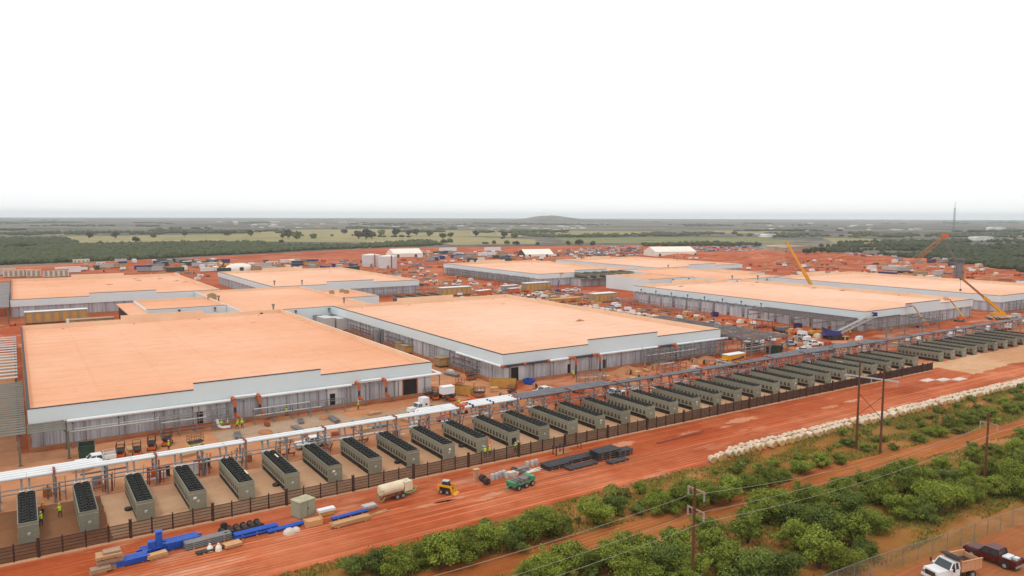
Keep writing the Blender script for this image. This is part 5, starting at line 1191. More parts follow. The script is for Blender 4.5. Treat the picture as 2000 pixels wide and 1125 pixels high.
# ------------------------------------------------------------------ round bales beside the haul road
def bale_mesh(seed):
    rr = random.Random(seed); b = MB(); n = 14; r = .60; L = .58
    vs = []
    for y, k in ((-L, .94), (-L*.82, 1.0), (L*.82, 1.0), (L, .94)):
        for i in range(n):
            a = 2*math.pi*i/n; q = r*k*(1+rr.uniform(-.03, .03))*(1-.06*(math.sin(a) < -.6)); vs.append((q*math.cos(a), y, r*.97+q*math.sin(a)))
    for j in range(3): b.add([], [], 0); b.f += [[j*n+i, j*n+(i+1) % n, (j+1)*n+(i+1) % n, (j+1)*n+i] for i in range(n)]; b.m += [0]*n
    b.v = vs; b.f += [list(range(n))[::-1], [3*n+i for i in range(n)]]; b.m += [1, 1]
    return b.mesh('straw_bale', [mm['wrap'], mm['straw']])
BM = [bale_mesh(i) for i in range(4)]
nb = 0; x = 93.6; i = 0
while x < 216:
    yl = 82.0-.020*(x-93)
    rows = 1 if x < 99 else 2
    for k in range(rows):
        if random.random() < .06 and x > 130: continue
        o = put('straw_bale', BM[(i+k) % 4], None, (x+random.uniform(-.2, .2)+k*.7, yl+k*1.45+random.uniform(-.28, .28), -random.uniform(0, .12)), random.uniform(-.45, .45))
        tag(o, 'straw bale '+(ORD[i]+' from the open end of the '+('scrub side row' if k == 0 else 'road side row') if i < 18 else 'in the '+('scrub side row' if k == 0 else 'road side row')+(' before' if x < 120 else ' past')+' the two pole power structure'), 'bale', 'straw bales beside the haul road'); nb += 1
    x += 1.42; i += 1
# cream bundles beside the second hall
bn = MB(); bn.tube((-.9, 0, .75), (.9, 0, .75), .72, 10); bn.box(-1.0, 1.0, -.6, .6, 0, .14); BN = bn.mesh('wrapped_bundle', mm['tarp'])
for k in range(34):
    q = k/34; c = G(1140+150*q+random.uniform(-3, 3), 602+22*q+random.uniform(-1.0, 1.0)); tag(put('wrapped_bundle', BN, None, (c.x, c.y, .0), random.uniform(0, 3)), 'cream wrapped bundle in the line along the second hall', 'bundle', 'cream bundles along the second hall')

# ------------------------------------------------------------------ site clutter in the yards
KP = []
def proto(name, cat, parts):
    t = thing(name, 'x', cat, (0, 0, -500))
    for nm, b, mt in parts: b.build(nm, mm[mt], t)
    KP.append(t); return t
def lumber():
    b = MB()
    for k in range(3):
        for i in range(4): b.box(-1.6, 1.6, -.5+i*.26, -.5+i*.26+.23, .1+k*.18, .1+k*.18+.15)
    d = MB(); d.box(-1.2, -1.05, -.55, .6, 0, .1); d.box(1.05, 1.2, -.55, .6, 0, .1); return [('board_pack', b, 'wood'), ('bearer', d, 'wood')]
def spool():
    b = MB(); b.tube((0, -.5, .8), (0, -.42, .8), .8, 14); b2 = MB(); b2.tube((0, .42, .8), (0, .5, .8), .8, 14); d = MB(); d.tube((0, -.42, .8), (0, .42, .8), .5, 12); return [('flange', b, 'wood'), ('flange', b2, 'wood'), ('cable', d, 'black')]
def crate_():
    b = MB(); b.box(-.9, .9, -.7, .7, .12, 1.2); d = MB(); d.box(-.95, .95, -.75, -.702, .2, .35); d.box(-.95, .95, -.75, -.702, .9, 1.05); d.box(-.9, .9, -.7, -.5, 0, .12); d.box(-.9, .9, .5, .7, 0, .12); return [('box', b, 'ply'), ('batten', d, 'wood')]
def genset():
    b = MB(); b.frus(-1.3, 1.3, -.6, .6, .6, 1.6, .15, .1, .08); d = MB(); d.box(-1.5, 1.6, -.55, .55, .45, .6); d.bar((1.6, 0, .5), (2.6, 0, .4), .1); e = MB(); e.tube((0, -.7, .32), (0, -.5, .32), .32, 10); e2 = MB(); e2.tube((0, .5, .32), (0, .7, .32), .32, 10); return [('housing', b, 'truckw'), ('trailer_frame', d, 'black'), ('wheel', e, 'black'), ('wheel', e2, 'black')]
def toilet():
    b = MB(); b.box(-.55, .55, -.55, .55, 0, 2.1); d = MB(); d.frus(-.6, .6, -.6, .6, 2.1, 2.35, .15, .15, .15); e = MB(); e.box(-.4, .4, -.57, -.552, .1, 1.95); return [('cabin', b, 'navy'), ('roof', d, 'truckw'), ('door', e, 'lgrey')]
def gang():
    b = MB(); b.box(-.9, .9, -.4, .4, .1, .8); d = MB(); d.frus(-.9, .9, -.4, .4, .8, 1.1, .0, .0, .15); e = MB(); e.box(-.85, .85, -.3, .3, 0, .1); return [('chest', b, 'saddle'), ('lid', d, 'saddle'), ('skid', e, 'black')]
def heap():
    b = MB(); b.cap((0, 0, 0), 1.5, .8, 11); b.cap((1.1, .4, 0), 1.0, .55, 9); b.cap((-1.0, -.5, 0), .9, .5, 9); return [('heap', b, 'slab')]
def tarped():
    b = MB(); b.frus(-1.2, 1.2, -.8, .8, .1, 1.1, .25, .2, .2); b.cap((0, 0, 1.08), .7, .18, 8); d = MB(); d.box(-1.1, 1.1, -.75, .75, 0, .1); return [('cover', b, 'tarp'), ('pallet', d, 'wood')]
def sstack():
    b = MB()
    for k in range(2):
        for i in range(5): b.tube((-2.4, -.6+i*.3, .25+k*.29), (2.4, -.6+i*.3, .25+k*.29), .14, 7)
    d = MB(); d.box(-1.6, -1.45, -.8, .8, 0, .11); d.box(1.45, 1.6, -.8, .8, 0, .11); return [('pipe_pack', b, 'steel'), ('bearer', d, 'wood')]
def redlift():
    b = MB(); b.box(-1.3, 1.3, -.7, .7, .4, 1.0); b.bar((-1.1, 0, 1.1), (1.6, 0, 1.5), .3); ws = []
    for x in (-.9, .9):
        for y in (-.75, .75): d = MB(); d.tube((x, y-.12, .4), (x, y+.12, .4), .4, 10); ws.append(('wheel', d, 'black'))
    return [('body', b, 'orangem')]+ws
KIT = [('lumber_stack', 'timber', lumber, 'timber board stack'), ('cable_drum', 'cable drum', spool, 'wooden cable drum with black cable'), ('plywood_crate', 'crate', crate_, 'plywood crate with battens'), ('generator_trailer', 'generator', genset, 'white towed generator'), ('portable_toilet', 'toilet', toilet, 'navy portable toilet with white roof'), ('job_box', 'tool box', gang, 'rust red job box'), ('dirt_heap', 'dirt heap', heap, 'small red dirt heap'), ('tarped_pallet', 'pallet', tarped, 'pallet under a pale tarp'), ('pipe_pack', 'pipes', sstack, 'bundle of grey steel pipes'), ('compact_lift', 'lift', redlift, 'orange compact lift')]
PR = {k[0]: proto(k[0], k[1], k[2]()) for k in KIT}
USED = {k: False for k in PR}
def place(kind, x, y, rz, where, grp, sc=1.0):
    nm = [k for k in KIT if k[0] == kind][0]
    lab = nm[3]+' '+where; g = nm[3]+'s '+grp
    if not USED[kind]: t = PR[kind]; USED[kind] = True; t.location = (x, y, .012); t.rotation_euler = (0, 0, rz); t.scale = (sc,)*3; t['label'] = lab; t['group'] = g
    else: copy_tree(PR[kind], (x, y, .012), rz, lab, g, sc=sc)
FOOT = [(-1, 78, 146, 264), (93, 172, 143, 264), (-13, 77, 326, 460), (96, 174, 332, 460), (229, 320, 131, 268), (340, 420, 140, 266), (241, 324, 328, 460), (336, 424, 340, 460), (30, 126, 260, 348), (275, 372, 260, 348), (170, 189, 136, 189), (-12, 7, 138, 260)]
SPOTS = []
def free(x, y, r=2.6):
    if any(a < x < b and c < y < d for a, b, c, d in FOOT): return False
    if any((x-p)**2+(y-q)**2 < (r*1.2)**2 for p, q in SPOTS): return False
    return True
for o in list(COL.objects):
    if o.parent is None and 'category' in o.keys() and o['category'] not in ('building', 'canopy', 'fence', 'pipe rack', 'pipe', 'rooftop unit', 'cooling unit', 'bale', 'platform'): SPOTS.append((o.location.x, o.location.y))
def scatter(n, x0, x1, y0, y1, kinds, where, grp, smin=.9, smax=1.25):
    k = 0; tries = 0
    while k < n and tries < n*30:
        tries += 1; x = random.uniform(x0, x1); y = random.uniform(y0, y1)
        if not free(x, y, 1.75): continue
        SPOTS.append((x, y)); place(random.choice(kinds), x, y, random.choice((0, math.pi/2))+random.uniform(-.3, .3), where, grp, random.uniform(smin, smax)); k += 1
ALL = [k for k in PR if k != 'portable_toilet']+['lumber_stack', 'pipe_pack', 'dirt_heap', 'cable_drum']
scatter(5, 196, 204, 290, 300, ['portable_toilet'], 'in the small row in the red yard', 'in the small row')
scatter(48, 98, 168, 125, 142, ['lumber_stack', 'plywood_crate', 'job_box', 'dirt_heap', 'dirt_heap', 'tarped_pallet', 'pipe_pack', 'compact_lift', 'cable_drum'], 'on the dug ground before the second hall', 'before the second hall', .8, 1.1)
scatter(190, 189, 230, 126, 255, ALL, 'in the red yard beside the canopy hall', 'beside the canopy hall')
scatter(180, 176, 240, 262, 350, ALL, 'in the red yard between the two hall groups', 'between the hall groups')
scatter(110, 176, 243, 352, 500, ALL, 'in the red yard between the rear halls', 'between the rear halls', 1, 1.4)
scatter(46, 232, 318, 124, 131, ALL, 'on the ground before the canopy hall front', 'before the canopy hall front', .9, 1.2)
scatter(34, 322, 420, 122, 141, ALL, 'on the ground before the farthest front hall', 'before the farthest front hall', .9, 1.3)
scatter(16, 79, 94, 160, 255, ['plywood_crate', 'job_box', 'pipe_pack', 'tarped_pallet'], 'in the slot between the two front halls', 'in the slot', .8, 1.0)
scatter(16, 62, 92, 124, 144, ['job_box', 'lumber_stack', 'cable_drum', 'tarped_pallet', 'compact_lift', 'plywood_crate'], 'on the yard by the hall corner doors', 'by the corner doors', .7, 1.0)
scatter(24, 6, 66, 126, 143, ['job_box', 'lumber_stack', 'dirt_heap', 'pipe_pack'], 'on the tan yard before the nearest hall', 'before the nearest hall', .7, .9)
FARK = [k for k in ALL if k not in ('portable_toilet', 'dirt_heap')]
scatter(170, 20, 330, 470, 640, FARK, 'in the laydown yard behind the rear halls', 'behind the rear halls', 1.2, 1.7)
scatter(160, 330, 560, 470, 700, FARK, 'in the laydown yard by the tents', 'by the tents', 1.2, 1.7)
scatter(180, 430, 640, 200, 420, FARK, 'on the far graded ground by the tower', 'on the far graded ground', 1.2, 1.8)
scatter(26, -12, 30, 264, 326, ALL, 'beside the brown generator enclosure', 'by the brown enclosure', .9, 1.2)
for i in range(26):
    z_ = ((190, 226, 128, 250), (180, 238, 264, 340), (178, 240, 352, 470), (98, 165, 124, 140))[i % 4]
    for _ in range(30):
        x = random.uniform(z_[0], z_[1]); y = random.uniform(z_[2], z_[3])
        if free(x, y, 3) and free(x+5, y, 2): break
    else: continue
    SPOTS += [(x, y), (x+4, y)]; wz = ('beside the canopy hall', 'between the two hall groups', 'between the rear halls', 'on the dug ground before the second hall')[i % 4]
    scaffold('short bare steel framework standing '+wz, x, y, random.uniform(4, 9), random.uniform(1.4, 2.6), random.uniform(1.6, 3.6), random.choice((0, 0, -.3, 1.57)), 2.2, 2, random.choice(('steel', 'saddle', 'purlin')), 'short frameworks '+wz)
# containers and cabins behind the rear halls
CONT = [('tan', 'tan'), ('lgrey', 'lgrey'), ('cream', 'tentw'), ('navy', 'navy'), ('green', 'green'), ('truckw', 'truckw'), ('grey', 'grey')]
for k in range(130):
    for _ in range(20):
        px = random.choice([random.uniform(150, 440), random.uniform(300, 440), random.uniform(500, 700), random.uniform(820, 1010), random.uniform(1700, 2000)]); py = random.uniform(512, 532) if px < 710 else random.uniform(494, 512) if px < 1100 else random.uniform(508, 552)
        c = G(px, py)
        if free(c.x, c.y, 6): break
    else: continue
    SPOTS.append((c.x, c.y)); mt, rf = random.choice(CONT)
    nm = {'tan': 'tan', 'lgrey': 'pale grey', 'cream': 'cream', 'navy': 'navy', 'green': 'dark green', 'truckw': 'white', 'grey': 'grey'}[mt]; wz = 'behind the rear halls' if px < 710 else 'near the tents' if px < 1100 else 'on the far graded ground'
    enclosure(nm+' storage container '+wz, px, py, random.choice((6, 9, 12)), 2.6, 2.9, mt, rf, random.choice((0, 0, 1.57))+random.uniform(-.1, .1), 'storage_container', 'container', nm+' containers '+wz)
# yellow excavators by the dome
for k, (px, py) in enumerate(((415, 524), (428, 522), (440, 521))):
    t = thing('excavator', 'yellow excavator with raised arm beside the cream dome tent', 'excavator', GZ(px, py), .4+k, 'excavators beside the dome'); crawler(t, 'yellow', .62)
    b = MB(); b.frus(-2.6, 1.2, -1.2, 1.2, .75, 2.2, .2, .4, .1); b.build('house', mm['yellow'], t); b = MB(); b.frus(.2, 1.6, .2, 1.2, 1.0, 2.9, .1, .2, .08); b.build('cab', mm['glass'], t)
    b = MB(); b.bar((1.2, -.2, 1.8), (4.2, -.2, 4.8), .5); b.bar((4.2, -.2, 4.8), (6.2, -.2, 2.6), .4); b.prof([(5.9, 2.7), (6.6, 2.6), (6.8, 1.6), (6.0, 1.6)], -.7, .3); b.build('arm', mm['yellow'], t)

# ------------------------------------------------------------------ parked cars by the big tent
def car_mesh(paint):
    b = MB()
    b.frus(-2.2, 2.2, -.88, .88, .30, .85, .06, .08, .03, 0); b.frus(.75, 2.1, -.84, .84, .85, 1.0, 0, .25, .08, 0); b.frus(-2.1, -1.4, -.84, .84, .85, 1.02, .15, 0, .08, 0)
    b.frus(-1.6, 1.05, -.82, .82, .85, 1.38, .55, .65, .14, 1); b.box(-1.02, .38, -.66, .66, 1.38, 1.46, 0)
    for x in (-1.35, 1.35):
        for y in (-.80, .80): b.tube((x, y-.1, .33), (x, y+.1, .33), .33, 8, 2)
    return b.mesh('parked_car', [paint, mm['glass'], mm['black']])
def suv_mesh(paint):
    b = MB(); b.frus(-2.7, 2.7, -.95, .95, .45, 1.05, .04, .06, .03, 0); b.frus(1.0, 2.6, -.9, .9, 1.05, 1.25, 0, .2, .08, 0); b.frus(-1.0, 1.2, -.9, .9, 1.05, 1.75, .2, .6, .14, 1); b.box(-.75, .55, -.74, .74, 1.75, 1.84, 0)
    b.box(-2.68, -1.05, -.93, -.85, 1.05, 1.3, 0); b.box(-2.68, -1.05, .85, .93, 1.05, 1.3, 0)
    for x in (-1.7, 1.7):
        for y in (-.86, .86): b.tube((x, y-.12, .4), (x, y+.12, .4), .4, 8, 2)
    return b.mesh('parked_truck', [paint, mm['glass'], mm['black']])
CM = [(car_mesh(c), suv_mesh(c)) for c in CARC]; CN = ['white', 'silver', 'black', 'blue', 'red', 'grey']
LOTS = [([(1083, 501), (1150, 488), (1260, 487), (1262, 497), (1200, 502)], 0), ([(1355, 482), (1500, 480), (1510, 490), (1360, 492)], 1), ([(1085, 490), (1190, 482), (1262, 482), (1255, 487), (1150, 488)], 0), ([(1625, 494), (1700, 497), (1760, 503), (1700, 503)], 2)]
RC = []
for P, z in LOTS:
    W_ = [tuple(G(*p).xy) for p in P]
    xa, xb = min(p[0] for p in W_), max(p[0] for p in W_); ya, yb = min(p[1] for p in W_), max(p[1] for p in W_)
    y = ya; row = 0
    while y < yb:
        x = xa
        while x < xb:
            if inpoly(x, y, W_) and random.random() < .9: RC.append((x, y, z, row))
            x += 3.1
        y += 6.0 if row % 2 else 9.5; row += 1
random.shuffle(RC); RC.sort(key=lambda r: r[1]*.83+r[0]*.55)
step = max(1, len(RC)/245)
for i in range(min(245, len(RC))):
    x, y, z, row = RC[int(i*step)]; k = random.choices(range(6), (36, 22, 14, 6, 6, 16))[0]; tr = random.random() < .5
    wz = ('by the cream tent', 'beyond the long white tent', 'near the far trees')[z]
    nm = CN[k]+(' pickup' if tr else ' car')
    tag(put('parked_truck' if tr else 'parked_car', CM[k][tr], None, (x+random.uniform(-.3, .3), y, .0), math.pi/2+random.choice((0, math.pi))+random.uniform(-.06, .06)), nm+' parked in rows '+wz, 'pickup truck' if tr else 'car', nm+'s parked '+wz)

for k in range(50):
    z_ = ((20, 330, 465, 620), (330, 560, 470, 690), (430, 620, 210, 420), (178, 240, 355, 480), (190, 228, 128, 200))[k % 5]; wz = ('behind the rear halls', 'by the tents', 'on the far graded ground', 'between the rear halls', 'beside the canopy hall')[k % 5]
    for _ in range(30):
        x = random.uniform(z_[0], z_[1]); y = random.uniform(z_[2], z_[3])
        if free(x, y, 3.2): break
    else: continue
    SPOTS.append((x, y)); j = random.choices(range(6), (50, 18, 10, 6, 4, 12))[0]
    tag(put('parked_truck', CM[j][1], None, (x, y, .012), random.uniform(0, 6.28)), CN[j]+' pickup standing alone in the dirt '+wz, 'pickup truck', CN[j]+' pickups in the dirt '+wz)
# ------------------------------------------------------------------ people at work
def person_mesh(arm=0.3, lean=0.0, step=.12, vest='vest'):
    J = {'pel': (0, 0, .95), 'sp': (lean*.3, 0, 1.15), 'ch': (lean*.7, 0, 1.38), 'nk': (lean, 0, 1.52), 'hd': (lean+.02, 0, 1.66), 'hd2': (lean+.02, 0, 1.76)}
    E_ = [('pel', 'sp'), ('sp', 'ch'), ('ch', 'nk'), ('nk', 'hd'), ('hd', 'hd2')]
    Rr = {'pel': .155, 'sp': .15, 'ch': .175, 'nk': .065, 'hd': .10, 'hd2': .085}
    for s, q in (('l', 1), ('r', -1)):
        st = step*q
        J.update({'hip'+s: (0, q*.11, .88), 'kn'+s: (st*.6+.03, q*.12, .48), 'an'+s: (st, q*.12, .09), 'to'+s: (st+.17, q*.14, .045), 'sh'+s: (lean*.85, q*.20, 1.42), 'el'+s: (lean*.7+arm*.35, q*.27, 1.16), 'wr'+s: (lean*.7+arm*.35+.12+arm*.5, q*.24, 1.0+arm*.35), 'ha'+s: (lean*.7+arm*.35+.18+arm*.6, q*.23, .96+arm*.42)})
        E_ += [('pel', 'hip'+s), ('hip'+s, 'kn'+s), ('kn'+s, 'an'+s), ('an'+s, 'to'+s), ('ch', 'sh'+s), ('sh'+s, 'el'+s), ('el'+s, 'wr'+s), ('wr'+s, 'ha'+s)]
        Rr.update({'hip'+s: .105, 'kn'+s: .075, 'an'+s: .055, 'to'+s: .045, 'sh'+s: .075, 'el'+s: .055, 'wr'+s: .04, 'ha'+s: .045})
    ks = list(J); me = bpy.data.meshes.new('tmp'); me.from_pydata([J[k] for k in ks], [(ks.index(a), ks.index(b)) for a, b in E_], [])
    o = bpy.data.objects.new('tmp', me); COL.objects.link(o)
    sk = o.modifiers.new('s', 'SKIN'); ss = o.modifiers.new('u', 'SUBSURF'); ss.levels = 1; ss.render_levels = 1
    for i, k in enumerate(ks): me.skin_vertices[0].data[i].radius = (Rr[k], Rr[k]); me.skin_vertices[0].data[i].use_root = (k == 'pel')
    dg = bpy.context.evaluated_depsgraph_get(); ev = o.evaluated_get(dg); m2 = bpy.data.meshes.new_from_object(ev); m2.name = 'person'
    bpy.data.objects.remove(o)
    m2.materials.clear()
    for k in (vest, 'trouser', 'skin', 'black'): m2.materials.append(mm[k])
    for p in m2.polygons:
        c = p.center; r = Vector((c.x-lean*.7, c.y)).length
        p.material_index = 2 if c.z > 1.535 else 0 if c.z > .93 and not (c.z < 1.08+arm*.3 and abs(c.y) > .2) else 2 if (abs(c.y) > .2 and c.z > .8 and c.x > .08) else 3 if c.z < .13 else 1
    m2.shade_smooth(); return m2
PM = [person_mesh(.2), person_mesh(.7, .12), person_mesh(.45, .2, .2), person_mesh(.3, .05, .18, 'vesto')]
hb = MB(); hb.cap((0, 0, 0), .135, .13, 10); hb.tube((0, 0, -.01), (.02, 0, .012), .16, 10); HM = [hb.mesh('hard_hat', mm['hat']), hb.mesh('hard_hat', mm['haty'])]
def person(label, px, py, rz, k=0, hat=0, z=.012, group=None):
    c = G(px, py, z); o = put('person', PM[k], None, c, rz); tag(o, label, 'person', group); lean = (0, .12, .2, .05)[k]
    put('hard_hat', HM[hat], o, (lean+.02, 0, 1.735)); return o
person('worker in orange vest and yellow hard hat behind the first cooling unit', 84, 1006, 1.0, 3, 1)
person('worker in lime vest and white hard hat standing beside the first cooling unit', 81, 1026, 2.5, 0, 0)
for p, k in (((433, 838), 0), ((444, 836), 1)): person('worker in lime vest in the first pair before the nearest hall wall', p[0], p[1], random.uniform(0, 6), k, 0, .012, 'first pair before the hall wall')
for p, k in (((463, 838), 2), ((473, 836), 0)): person('worker in lime vest crouched over in the pair by the orange drop pipe', p[0], p[1], random.uniform(0, 6), k, 1, .012, 'pair by the orange drop pipe')
for k, (p, w) in enumerate((((700, 800), 'by the grey channel on the gravel'), ((560, 812), 'on the gravel before the nearest hall'), ((925, 760), 'between the yellow bins'), ((1030, 742), 'beside the blue bin'), ((1120, 738), 'by the spoil heaps'), ((1260, 722), 'among the spoil heaps'), ((1330, 700), 'at the second hall framework'), ((1455, 694), 'beneath the open steel canopy'), ((1550, 668), 'near the silver pickup'), ((1660, 655), 'behind the blue crane'), ((1740, 648), 'by the corner canopy'), ((1825, 632), 'between the boom lifts'), ((330, 880), 'beside the black scissor lifts'), ((118, 1010), 'on the mud between the first cooling units'))): person('worker in '+('orange' if k % 3 == 2 else 'lime')+' vest standing '+w, p[0], p[1], random.uniform(0, 6), 3 if k % 3 == 2 else k % 3, k % 2)
person('lone worker in lime vest walking beside the yellow bin', 897, 795, 1, 0, 0)
person('worker in lime vest at the red ladder against a cooling unit', 948, 893, 1.6, 1, 0, .5)
person('worker in lime vest at the foot of the red ladder', 957, 890, 2.2, 0, 0)
for p, k in (((1007, 884), 0), ((1013, 882), 1)): person('worker in lime vest kneeling by the open end of a cooling unit', p[0], p[1], 2, k, 0, .012, 'pair at the open cooling unit')
t = thing('step_ladder', 'red step ladder leaning at the end of a cooling unit', 'ladder', (65.6, 105.4, .012))
b = MB(); b.bar((-.25, 0, 0), (-.2, .8, 2.7), .07); b.bar((.25, 0, 0), (.2, .8, 2.7), .07); b.build('rail', mm['orangem'], t)
for i in range(8): b = MB(); b.bar((-.24, .1*i+.08, .33*i+.28), (.24, .1*i+.08, .33*i+.28), .06); b.build('rung', mm['orangem'], t)
b = MB(); b.bar((.0, -.3, .5), (.0, -.3, .5+.01), .4); 

# ------------------------------------------------------------------ power poles and wires
def pole(b, p, h, r=.17): b.tube((p[0], p[1], 0), (p[0], p[1], h), r, 9, 0, r*.62)
t = thing('h_frame_pole', 'tall brown two pole power structure with cross braces beside the straw bales', 'power pole', (120.1, 73.1, 0))
for q in ((0, 0), (.9, -3.8)):
    b = MB(); pole(b, q, 15.2, .22); b.build('pole', mm['pole'], t)
b = MB(); b.bar((-.55, 2.3, 12.7), (1.45, -6.1, 12.7), .16, .24); b.build('crossarm', mm['lgrey'], t)
b = MB(); b.bar((0, 0, 9.8), (.9, -3.8, 6.0), .08); b.bar((.9, -3.8, 9.8), (0, 0, 6.0), .08); b.build('brace', mm['pole'], t)
for y in (2.1, -1.9, -5.9):
    b = MB(); xx = -.55+(2.3-y)*.238
    for i in range(5): b.tube((xx, y, 12.55-i*.16), (xx, y, 12.45-i*.16), .10, 8)
    b.build('insulator', mm['insul'], t)
def dpole(label, loc, h, arms, rz):
    t = thing('power_pole', label, 'power pole', loc, rz)
    b = MB(); pole(b, (0, 0), h, .19); b.build('pole', mm['pole'], t); pts = []
    for z, L in arms:
        b = MB(); b.bar((.22, -L, z), (.22, L, z), .12, .16); b.bar((.22, -L*.6, z), (.05, 0, z-.7), .05); b.bar((.22, L*.6, z), (.05, 0, z-.7), .05); a = b.build('crossarm', mm['arm'], t)
        for y in (-L+.1, L-.1):
            b = MB()
            for i in range(4): b.tube((.22, y, z-.12-i*.22), (.22, y, z-.22-i*.22), .11, 8)
            b.tube((.22, y, z-.1), (.22, y, z-1.0), .04, 5); b.build('insulator', mm['insul'], a); pts.append((y, z-1.0))
    return t
P3 = Vector((59.2, 54.0, 0)); P4 = Vector((119, 51.9, 0)); PA = math.atan2(P4.y-P3.y, P4.x-P3.x)
dpole('single brown power pole with two pale crossarms rising from the scrub', P3, 11.7, ((11.0, 1.25), (8.8, 1.25)), PA)
dpole('single brown power pole with one crossarm farther along the scrub', P4, 11.3, ((9.6, 1.3),), PA)
def wire(p, q, sag, label, group=None):
    p = Vector(p); q = Vector(q); b = MB(); n = 22; pts = []
    for i in range(n+1): u = i/n; v = p.lerp(q, u); v.z -= sag*4*u*(1-u); pts.append(v)
    b.path(pts, .022, 4); o = b.build('power_line', mm['wire']); tag(o, label, 'power line', group)
dv = Vector((math.cos(PA), math.sin(PA), 0)); nv = Vector((-dv.y, dv.x, 0))
PL = P3-dv*64; PR_ = P4+dv*62
for off, z in ((1.15, 10.0), (1.15, 7.8), (-1.15, 7.8)):
    wire(PL+nv*off+Vector((0, 0, z)), P3+nv*off+dv*.22+Vector((0, 0, z)), 1.3, 'thin overhead wire running from the two armed pole out of view', 'wires leaving the two armed pole')
    wire(P3+nv*off+dv*.22+Vector((0, 0, z)), P4+nv*off+dv*.22+Vector((0, 0, 8.6)), 1.2, 'thin overhead wire strung between the two scrub poles', 'wires between the scrub poles')
    wire(P4+nv*off+dv*.22+Vector((0, 0, 8.6)), PR_+nv*off+Vector((0, 0, 8.6)), 1.2, 'thin overhead wire running on past the farther pole', 'wires past the farther pole')
# chain link fence round the vehicle lot
ct = thing('chain_link_fence', 'weathered chain link fence around the lot with the dump truck', 'fence', (0, 0, 0))
CP = [(52, 46.6), (66, 45.6), (78.1, 45.1), (92, 43.8), (109.2, 42.5), (140, 40), (170, 38)]
def seg(P, d):
    out = []
    for a, b in zip(P, P[1:]):
        a = Vector(a); b = Vector(b); n = max(1, round((b-a).length/d))
        for i in range(n): out.append(a.lerp(b, i/n))
    return out+[Vector(P[-1])]
cps = seg(CP, 3.0)
for a, b_ in zip(cps, cps[1:]):
    b = MB(); b.tube((a.x, a.y, 0), (a.x, a.y, 2.2), .04, 6); b.build('post', mm['steel'], ct)
    b = MB(); b.tube((a.x, a.y, 2.15), (b_.x, b_.y, 2.15), .03, 6); b.build('top_rail', mm['steel'], ct)
    b = MB(); b.add([(a.x, a.y, .02), (b_.x, b_.y, .02), (b_.x, b_.y, 2.12), (a.x, a.y, 2.12)], [[0, 1, 2, 3]]); b.build('mesh_panel', mm['chainlink'], ct)

# ------------------------------------------------------------------ trees and scrub
def crown_mesh(seed, R_, H, n, leaf, mat, k=16, flat=.75):
    g = np.random.default_rng(seed)
    cs = []
    while len(cs) < k:
        p = g.uniform(-1, 1, 3)
        if (p**2).sum() < 1 and p[2] > -.75: cs.append(p)
    cs = np.array(cs)*np.array([R_*.80, R_*.80, H*.36])+np.array([0, 0, H*.60]); cr = g.uniform(.20, .50, k)*R_
    w = cr**2; idx = g.choice(k, n, p=w/w.sum())
    d = g.normal(size=(n, 3)); d /= np.linalg.norm(d, axis=1)[:, None]
    rad = cr[idx]*np.clip(g.normal(.82, .24, n), .1, 1.45)
    C = cs[idx]+d*rad[:, None]*np.array([1, 1, flat]); C[:, 2] = np.maximum(C[:, 2], .12)
    nr = d+g.normal(0, .55, (n, 3))+np.array([0, 0, .35]); nr /= np.linalg.norm(nr, axis=1)[:, None]
    a = g.normal(size=(n, 3)); u = np.cross(nr, a); u /= np.linalg.norm(u, axis=1)[:, None]; v = np.cross(nr, u)
    s = leaf*g.uniform(.6, 1.4, n)[:, None]
    V = np.stack([C-u*s*.5-v*s*.32, C+u*s*.5-v*s*.32, C+u*s*.62+v*s*.30, C-u*s*.35+v*s*.42], 1).reshape(-1, 3)
    me = bpy.data.meshes.new('crown'); me.from_pydata(V.tolist(), [], np.arange(n*4).reshape(-1, 4).tolist()); me.materials.append(mm[mat])
    b = MB()
    for i in range(min(k, 9)):
        c = Vector(cs[i]); m_ = Vector((c.x*.3, c.y*.3, c.z*.5)); st = Vector((c.x*.06, c.y*.06, -.1)); b.tube(st, m_, .10*R_/2.4, 5, 0, .06*R_/2.4); b.tube(m_, c, .06*R_/2.4, 4, 0, .02)
    return me, b.mesh('trunk', mm['bark'])
def mound(label, px, py, rx, ry, h, group, mat='dirt'):
    c = G(px, py); n = 22; k = 6; vs = []; fs = []; ph = [random.uniform(0, 6.28) for _ in range(4)]
    for j in range(k+1):
        for i in range(n):
            a = 2*math.pi*i/n; q = 1-j/k; w = 1+.18*math.sin(2*a+ph[0])+.12*math.sin(5*a+ph[1])
            vs.append((rx*q*w*math.cos(a), ry*q*w*math.sin(a), h*(1-q**1.4)*(1+.2*math.sin(3*a+ph[2]+j)+random.uniform(-.1, .1))-.03))
    for j in range(k):
        for i in range(n): fs.append([j*n+i, j*n+(i+1) % n, (j+1)*n+(i+1) % n, (j+1)*n+i])
    fs.append([k*n+i for i in range(n)]); me = bpy.data.meshes.new('dirt_mound'); me.from_pydata(vs, [], fs); me.materials.append(mm[mat]); me.shade_smooth()
    tag(put('dirt_mound', me, None, (c.x, c.y, 0), random.uniform(-.2, .2)), label, 'dirt mound', group)
for px, py, rx, ry, h in ((1400, 505, 40, 8, 3), (1480, 503, 34, 9, 3.5), (1540, 508, 26, 7, 3), (1650, 508, 40, 8, 3), (1720, 514, 30, 8, 2.6), (1800, 521, 30, 6, 2.4), (1330, 500, 30, 6, 2.5)): mound('long red earth bank on the graded ground behind the far halls', px, py, rx, ry, h, 'earth banks on the graded ground')
